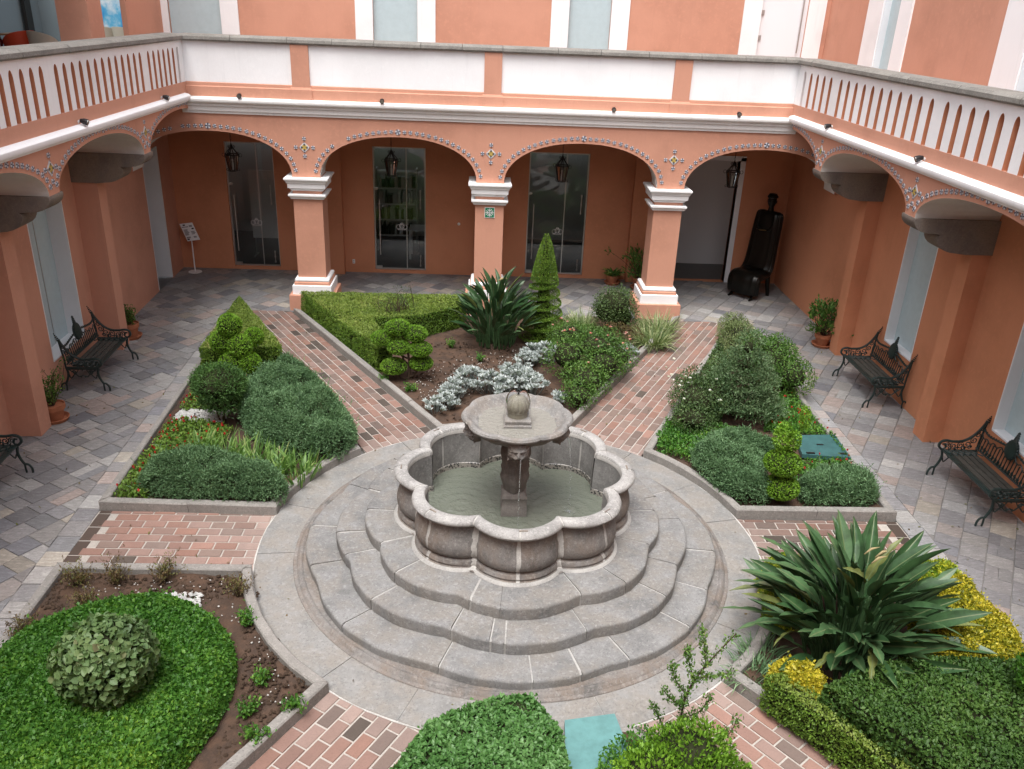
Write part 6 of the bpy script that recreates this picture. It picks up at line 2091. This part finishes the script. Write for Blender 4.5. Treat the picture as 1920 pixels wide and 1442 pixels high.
dusty('single silver leaved sprig right of the fountain bowl', [(.86, 3.88, .55)], 5)
rs = shrub('rose bush with pink blossoms behind the fountain on the right', 1.45, 4.85, [((-.35, .1, .42), (.42, .45, .38)), ((.15, .35, .48), (.50, .42, .36)), ((.55, .30, .35), (.34, .38, .30)), ((-.1, -.55, .28), (.42, .45, .28)), ((-.25, -1.05, .22), (.30, .35, .22)), ((.25, -.15, .38), (.40, .40, .32))], M['l_rose'], .040, .024, 9500, depth=.3, core=.55, stems=20)
fq = np.array([(1.45 + RNG.uniform(-.6, .9), 4.85 + RNG.uniform(-.6, .7), .05 + RNG.uniform(.55, .90)) for _ in range(26)])
flowers(rs, fq, .028, M['l_pinkflower'])

# ================= right bed
shrub('tiered shrub with pale variegated leaves in the middle of the right bed', 3.72, 3.50, [((0, 0, 1.22), (.20, .20, .26)), ((0, 0, .95), (.38, .36, .20)), ((.02, 0, .70), (.50, .46, .17)), ((-.08, .02, .42), (.60, .54, .16)), ((.22, -.06, .28), (.45, .45, .14))], M['l_varieg'], .040, .016, 7000, spray=4, depth=.25, core=.35, stems=12, out=.8, up=-.15)
fs_ = shrub('green bush with white blossoms on the left side of the right bed', 2.98, 3.35, [((0, 0, .38), (.42, .50, .34)), ((.1, .45, .42), (.36, .36, .32)), ((-.12, -.4, .25), (.32, .32, .24)), ((.25, .05, .45), (.3, .3, .3))], M['l_shrub'], .036, .020, 7500, core=.6, stems=10)
flowers(fs_, np.array([(2.98 + RNG.uniform(-.45, .4), 3.55 + RNG.uniform(-.6, .5), .05 + RNG.uniform(.50, .80)) for _ in range(22)]), .026, M['l_whiteflower'])
shrub('olive green bush leaning over the right kerb behind the tiered shrub', 4.66, 4.85, [((0, 0, .42), (.42, .55, .40)), ((.22, -.40, .36), (.36, .40, .32)), ((-.1, .5, .42), (.36, .40, .36)), ((.15, .2, .55), (.3, .35, .28))], M['l_pot'], .042, .022, 8200, core=.6, stems=10)
shrub('fine leaved grey green bush in the narrow far tip of the right bed', 4.50, 6.3, [((0, 0, .30), (.38, .60, .30)), ((.1, .7, .26), (.30, .45, .26)), ((-.1, -.6, .30), (.34, .42, .28))], M['l_grassv'], .050, .012, 6500, core=.6, stems=10, up=.6)
mound('dense blue green juniper on the left of the ball topiary', [(2.55, 1.85), (2.75, 1.25), (3.05, .82), (3.45, .85), (3.40, 1.35), (3.55, 1.75), (3.85, 1.95), (3.9, 2.25), (3.4, 2.40), (2.9, 2.3)], .06, .40, .22, M['l_jun'], .030, .012, 2900, .18, 5.0, 'spreading_juniper', 'juniper', None, 5)
mound('dense blue green juniper in the near right corner of the right bed', [(3.85, .86), (4.10, .82), (4.85, .84), (4.92, 1.25), (4.5, 1.52), (4.1, 1.40), (3.85, 1.15)], .06, .36, .2, M['l_jun'], .030, .012, 2900, .18, 5.0, 'spreading_juniper', 'juniper', None, 5)
et = pom_tree('two stacked green balls with a shaggy yellowish top in the right bed', 3.54, .95, [(3.52, .95, .67, .235), (3.55, .93, .32, .225)], 0, M['l_top'], .028, .017, 3600, 3, flat=.70)
P1, N1 = ellipsoid_pts((3.47, .97, 1.02), (.11, .11, .20), 1100, .2, 9, -1, .25); P2, N2 = ellipsoid_pts((3.62, .98, .98), (.09, .09, .13), 600, .2, 9, -1, .25); P3, N3 = ellipsoid_pts((3.72, 1.0, 1.28), (.06, .06, .17), 350, .2, 9, -1, .25)
cl(et, 'shaggy_top', [leaves(P1, N1, .036, .02), leaves(P2, N2, .036, .02), leaves(P3, N3, .036, .02)], M['l_top'])
cover('leafy ground cover between the shrubs of the right bed', [(2.2, 2.3), (2.7, 1.9), (3.0, 2.3), (4.0, 2.4), (3.6, 3.0), (2.5, 3.2), (2.25, 2.7)], 5200, M['l_clover'], .045, .028, .12, 0, zr=.07)
cover('ground cover with red flowers round the hatch of the right bed', [(4.92, 1.3), (4.92, 4.4), (4.4, 4.4), (4.0, 3.0), (4.35, 2.85), (5.0, 2.85), (4.96, 2.05), (4.2, 2.05), (3.9, 1.6), (4.2, 1.5)], 5600, M['l_clover'], .045, .028, .12, 60)
cover('dark leafy undergrowth along the left edge of the right bed', [(2.75, 3.3), (3.3, 3.0), (4.2, 5.6), (4.3, 6.9), (3.9, 6.0)], 4200, M['l_shrub'], .05, .03, .14, 0, zr=.08)

# ================= near left bed
mound('big low mound of bright green clover like foliage in the near left bed', [(-5.02, -2.15), (-4.55, -1.55), (-3.9, -1.25), (-3.25, -1.40), (-2.80, -1.85), (-2.62, -2.45), (-2.70, -3.1), (-2.9, -3.6), (-3.3, -4.2), (-4.2, -4.9), (-5.02, -4.9)], .06, .33, .30, M['l_clover'], .044, .030, 7200, .10, 3.0, 'clover_mound', 'ground cover')
shrub('round shrub with large dull green leaves growing out of the green mound', -3.62, -2.72, [((0, 0, .46), (.42, .40, .34)), ((.05, -.02, .60), (.30, .30, .26))], M['l_round'], .070, .056, 3000, .2, 'round_shrub', depth=.12, core=.80, out=.30, up=-.1, lump=.10, six=True)
pebbles('white_pebbles', 'patch of white pebbles at the top of the near left bed', [(-3.80, -1.10), (-3.35, -1.08), (-3.28, -1.42), (-3.75, -1.40)], 200, .026, M['pebble'], .085)
def weeds(label, pts, mat, hgt, n, name='weed_tuft', L=.035, W=.014, group=None):
    for i, (x, y, lab) in enumerate(pts):
        h = thing(name, lab, 'weed', (x, y, .05), 0, group)
        sm_ = MB(); tips = []
        rn_ = random.Random(int(x * 100 + y * 37))
        for k in range(n):
            a = rn_.uniform(0, 2 * PI); r = hgt * rn_.uniform(.1, .75); tips.append((x + r * math.cos(a), y + r * math.sin(a), .06 + hgt * rn_.uniform(.4, 1.0)))
        twigs(sm_, (x, y, .04), tips, .004, .25, rn_); cm(h, 'stems', sm_, M['bark'])
        tp = np.array(tips); tp = np.repeat(tp, 16, 0); b = np.array([x, y, .05]); tp = b + (tp - b) * RNG.uniform(.35, 1.05, (len(tp), 1)) + RNG.normal(0, .02, tp.shape)
        cl(h, 'foliage', [leaves(tp, np.tile([[0, 0, 1.0]], (len(tp), 1)), L, W)], mat)
weeds('', [(-4.70, -.95, 'dry weed tuft in the far left corner of the near left bed'), (-4.30, -.92, 'dry weed tuft second from the left along the kerb of the near left bed'), (-3.80, -.85, 'tall dry weed against the kerb above the white pebbles')], M['l_brown'], .32, 26, group='dry weeds in the near left bed')
weeds('', [(-4.45, -1.30, 'olive weed tuft between the left kerb and the green mound'), (-2.95, -1.10, 'olive weed tuft right of the white pebbles'), (-4.85, -1.75, 'brownish weed by the left kerb of the near left bed')], M['l_brown'], .26, 24, group='dry weeds in the near left bed')
weeds('', [(-2.75, -1.55, 'small green weed on the soil beside the ring kerb'), (-2.42, -2.35, 'small green weed on bare soil right of the green mound'), (-2.30, -3.05, 'green weed on bare soil beside the brick path kerb'), (-2.45, -2.75, 'second green weed on bare soil right of the mound'), (-2.05, -2.72, 'green weed in the inner corner of the near left bed')], M['l_clover'], .16, 16, L=.04, W=.022, group='green weeds in the near left bed')
weeds('', [(-.40, 5.6, 'small weed on the bare soil of the far bed before the bird of paradise'), (-.95, 6.25, 'small weed on the bare soil behind the pad topiary'), (-1.55, 4.25, 'small weed at the foot of the pad topiary'), (-1.1, 3.75, 'weed beside the left silver tuft'), (-2.0, 4.6, 'small weed beside the hedge end in the far bed')], M['l_clover'], .15, 14, L=.035, W=.02, group='green weeds in the far bed')
def clods(name, label, poly, n, r, mat, z=.06): return pebbles(name, label, poly, n, r, mat, z)
clods('soil_clods', 'loose clods on the bare soil of the near left bed', [(-2.7, -1.1), (-2.95, -.75), (-5.0, -.75), (-5.0, -1.4), (-3.4, -1.2)], 420, .022, M['clod'])
clods('soil_clods', 'loose clods on the soil strip between green mound and ring', [(-2.85, -1.2), (-2.75, -1.25), (-1.9, -2.5), (-2.6, -3.6), (-2.6, -2.4)], 420, .022, M['clod'])
clods('soil_clods', 'loose clods on the bare soil of the far bed', [(-1.9, 4.7), (-1.0, 3.2), (1.0, 3.0), (.6, 6.4), (-1.4, 6.6)], 700, .020, M['clod'])
pebbles('pale_gravel', 'scattered pale grit on the bare soil of the far bed', [(-1.7, 4.4), (-1.0, 3.5), (.4, 5.0), (.3, 6.2), (-1.0, 5.6)], 260, .010, M['mortar'], .07)
pebbles('pale_gravel', 'scattered pale grit on the bare soil of the near left bed', [(-2.85, -1.0), (-3.2, -.8), (-4.9, -.8), (-4.6, -1.2), (-2.6, -1.6), (-2.1, -2.5), (-2.3, -3.2), (-2.5, -2.4)], 160, .010, M['mortar'], .07)

# ================= near bed
hedge('clipped pale green hedge at the bottom centre of the view', [(-1.42, -4.6), (.30, -4.6), (.27, -3.58), (.04, -3.12), (-.24, -3.16), (-.80, -3.44)], .05, .70, M['l_pitto'], .044, .027, 6500, .03)
ts = thing('shrub', 'bushy shrub with a tall straggly shoot at the bottom right of centre', 'shrub', (1.25, -3.40, .05))
stm = MB(); main = catmull([(1.25, -3.35, .05), (1.29, -3.25, .45), (1.31, -3.25, .82), (1.43, -3.25, 1.12), (1.63, -3.25, 1.45)], 5)
stm.tube(main, [.014 - .010 * i / len(main) for i in range(len(main))], 6)
shoots = [[(1.43, -3.25, 1.12), (1.40, -3.22, 1.30), (1.36, -3.2, 1.46)], [(1.38, -3.25, 1.0), (1.50, -3.3, 1.05), (1.63, -3.3, 1.10)], [(1.31, -3.25, .80), (1.20, -3.2, .95), (1.17, -3.2, 1.10)], [(1.30, -3.25, .70), (1.18, -3.3, .80), (1.09, -3.3, .92)], [(1.36, -3.25, .95), (1.30, -3.2, 1.12), (1.28, -3.2, 1.26)], [(1.3, -3.25, .55), (1.42, -3.3, .68), (1.5, -3.3, .86)],
          [(1.25, -3.35, .3), (1.6, -3.4, .45), (1.72, -3.4, .72)], [(1.25, -3.35, .3), (1.55, -3.35, .35), (1.66, -3.35, .55)], [(1.2, -3.35, .4), (1.10, -3.3, .6), (1.02, -3.3, .74)]]
lp_ = []
for s_ in shoots + [[p for p in main[6:]]]:
    c_ = catmull(s_, 5) if len(s_) < 6 else s_
    stm.tube(c_, [.006 - .004 * i / len(c_) for i in range(len(c_))], 5)
    for a_, b_ in zip(c_[:-1], c_[1:]):
        for k in range(18): 
            t = random.random(); lp_.append([a_[d] + (b_[d] - a_[d]) * t for d in range(3)])
cm(ts, 'stems', stm, M['bark'])
lp_ = np.array(lp_); lp_ = lp_ + RNG.normal(0, .020, lp_.shape)
cl(ts, 'shoot_leaves', [leaves(lp_, unit(RNG.normal(size=lp_.shape)), .034, .017, .6, .6, .5)], M['l_pot'])
parts = []; cmb = MB()
for c, r in (((1.30, -3.55, .42), (.36, .32, .30)), ((1.02, -3.72, .36), (.34, .32, .28)), ((1.50, -3.85, .38), (.32, .30, .28))):
    P, N = ellipsoid_pts(c, r, 3400, .14, 6, -.8, .2); parts.append(leaves(P, N, .040, .020, .6, .5, .7)); blob_core(cmb, c, r, .75)
cl(ts, 'foliage', parts, M['l_ylw2'] if False else M['l_top']); cm(ts, 'inner_branches', cmb, M['twig_core'])
cover('bright green ground cover beside the teal hatch', [(.62, -3.36), (.95, -3.05), (1.25, -3.10), (1.6, -3.6), (1.5, -4.4), (.6, -4.4), (.5, -3.7)], 6000, M['l_clover'], .036, .022, .22, 0, zr=.10)

# ================= near right bed
bird_of_paradise('large bird of paradise with broad dark leaves in the near right bed', 3.32, -1.92, .05, 190, .42, 1.48, .25, 1.20, 7, flat=54)
YG = 'golden shrubs in the near right bed'
mound('golden yellow shrub at the right edge between bird of paradise and dark hedge', [(3.85, -2.25), (4.10, -1.55), (4.55, -1.10), (5.0, -1.25), (5.02, -2.25), (4.7, -2.55), (4.1, -2.52)], .06, .52, .25, M['l_yellow'], .034, .020, 5600, .2, 5.0, 'golden_shrub', 'shrub', YG)
mound('small golden yellow shrub in front of the bird of paradise by the low hedge', [(2.30, -2.42), (2.45, -2.25), (2.75, -2.45), (2.85, -2.75), (2.62, -2.88), (2.38, -2.70)], .06, .46, .2, M['l_yellow'], .042, .026, 5200, .2, 5.0, 'golden_shrub', 'shrub', YG)
mound('yellow green shrub beside the ring behind the bird of paradise', [(2.70, -.72), (3.3, -.72), (3.25, -1.2), (2.75, -1.75), (2.58, -1.5), (2.72, -1.1)], .06, .46, .2, M['l_ylw2'], .034, .02, 6500, .12, 4.0, 'golden_shrub', 'shrub', YG)
mound('green and yellow shrub at the far right corner of the near right bed', [(4.3, -.72), (4.98, -.72), (4.98, -1.15), (4.6, -1.35), (4.25, -1.1)], .06, .42, .2, M['l_ylw2'], .036, .022, 6500, .16, 4.0, 'golden_shrub', 'shrub', YG)
hedge('broad dark clipped hedge filling the bottom right corner', [(2.62, -2.92), (3.55, -2.55), (4.95, -2.60), (4.95, -5.0), (4.1, -5.0), (3.30, -3.9)], .05, .62, M['l_dark'], .040, .024, 5600, .03, topmat=M['l_dark'])
hedge('narrow low boxwood edging along the near right brick path', [(2.20, -2.50), (2.42, -2.42), (3.20, -3.55), (4.2, -5.0), (3.95, -5.2)][::-1][::-1] if False else [(3.98, -5.0), (4.22, -5.0), (3.22, -3.62), (2.46, -2.55), (2.22, -2.62)], .05, .42, M['l_box'], .030, .017, 6500, .02, topmat=M['l_boxdry'])
shrub('bright green leafy shrub cut off by the right edge of the view', 4.52, -3.05, [((0, 0, .55), (.26, .26, .30)), ((.1, -.2, .45), (.26, .26, .3)), ((.02, .05, .78), (.2, .2, .2))], M['l_clover'], .065, .030, 2200, .3, up=.5)
clump('dark grassy tuft at the inner corner of the near right bed', 2.28, -2.20, .05, 160, .20, .32, .012, 1.0, .6, M['l_jun'], 'grass_tuft', 'grass')
clump('dark grassy tuft spilling over the ring kerb below the bird of paradise', 2.45, -1.95, .05, 160, .20, .32, .012, 1.0, .6, M['l_jun'], 'grass_tuft', 'grass')

# ================================================================== potted plants
def pot(label, x, y, R, H, saucer, plant, seed, sz):
    t = thing('potted_plant', label, 'potted plant', (x, y, .002), 0, 'terracotta pots with plants along the walls')
    cm(t, 'pot', MB().lathe([(R * .68, .02), (R * .70, .03), (R * .92, H * .72), (R * 1.04, H * .73), (R * 1.06, H), (R * .96, H), (R * .92, H * .9), (.001, H * .9)], 28, c=(x, y)), M['terracotta'])
    if saucer: cm(t, 'saucer', MB().lathe([(.001, .0), (R * 1.05, .0), (R * 1.28, .06), (R * 1.22, .065), (R * 1.0, .02), (.001, .02)], 28, c=(x, y)), M['terracotta'])
    st = MB(); rn_ = random.Random(seed)
    if plant == 'upright':
        tips = [(x + rn_.gauss(0, sz * .17), y + rn_.gauss(0, sz * .17), H + sz * rn_.uniform(.35, 1.0)) for _ in range(26)]
        twigs(st, (x, y, H * .8), tips, .008, .12, rn_)
        tp = np.repeat(np.array(tips), 26, 0); b = np.array([x, y, H * .85]); tp = b + (tp - b) * RNG.uniform(.25, 1.05, (len(tp), 1)) + RNG.normal(0, .028, tp.shape)
        cl(t, 'foliage', [leaves(tp, unit(tp - b + RNG.normal(0, .1, tp.shape)), .045, .024)], M['l_pot'])
    elif plant == 'bushy':
        tips = [(x + rn_.gauss(0, sz * .32), y + rn_.gauss(0, sz * .30), H + sz * rn_.uniform(.15, 1.0)) for _ in range(60)]
        twigs(st, (x, y, H * .8), tips, .008, .15, rn_)
        tp = np.repeat(np.array(tips), 14, 0) + RNG.normal(0, .045, (60 * 14, 3))
        cl(t, 'foliage', [leaves(tp, unit(tp - np.array([x, y, H])), .085, .036, .8, .2, .6)], M['l_pot'])
    else:
        n = 90; a = RNG.uniform(0, 2 * PI, n); B = np.stack([x + .04 * np.cos(a), y + .04 * np.sin(a), np.full(n, H * .85)], 1)
        D = np.stack([np.cos(a) * RNG.uniform(.2, 1.2, n), np.sin(a) * RNG.uniform(.2, 1.2, n), np.ones(n)], 1)
        cl(t, 'foliage', [blades(B, D, RNG.uniform(.6, 1.1, n) * sz, .06, .5, 5)], M['l_pot'])
        st.tube([(x, y, H * .8), (x, y, H + .05)], .02, 6)
    cm(t, 'stems', st, M['bark'])
    return t
pot('terracotta pot with an upright shrub in front of the nearest left pilaster', -6.74, 3.06, .155, .27, True, 'upright', 1, .62)
pot('terracotta pot with a thin shrub beyond the left bench', -6.90, 6.50, .155, .29, True, 'upright', 2, .32)
pot('terracotta pot with a bushy leafy plant against the far right pilaster', 6.38, 6.95, .16, .26, True, 'bushy', 3, .60)
pot('terracotta pot with an arching leafy plant against the far wall', 2.72, 10.72, .15, .22, True, 'arch', 4, .42)
pot('pot with a tall plant half hidden behind the right arcade pillar', 3.30, 10.4, .16, .28, True, 'bushy', 5, .62)

# ================================================================== fallen leaves and grit on the paving
q = np.concatenate([poly_points([(-7.0, -2.5), (-5.2, -2.5), (-5.2, 8.0), (-7.0, 8.0)], 70), poly_points([(5.1, -2), (6.6, -2), (6.6, 9.5), (5.1, 9.5)], 60), poly_points(arc(2.97, 0, 350, 40), 60), poly_points([(-5, -.5), (-3, -.5), (-3, .5), (-5, .5)], 14), poly_points([(-4, 7.5), (-1.5, 2.6), (-2, 2.3), (-4.8, 7.5)], 30), poly_points([(1.2, 2.7), (1.7, 2.3), (4.6, 8), (3.9, 8)], 30)])
q = q[(np.hypot(q[:, 0], q[:, 1]) > 2.58)]
Pf = np.stack([q[:, 0], q[:, 1], np.full(len(q), .017)], 1)
fl_ = leaf_obj('fallen_leaves', [leaves6(Pf, np.tile([[0, 0, 1.0]], (len(q), 1)), .040, .022, 0, -.02, .5, .05)], M['l_brown'])
stuff(fl_, 'small dry leaves fallen on the paving')
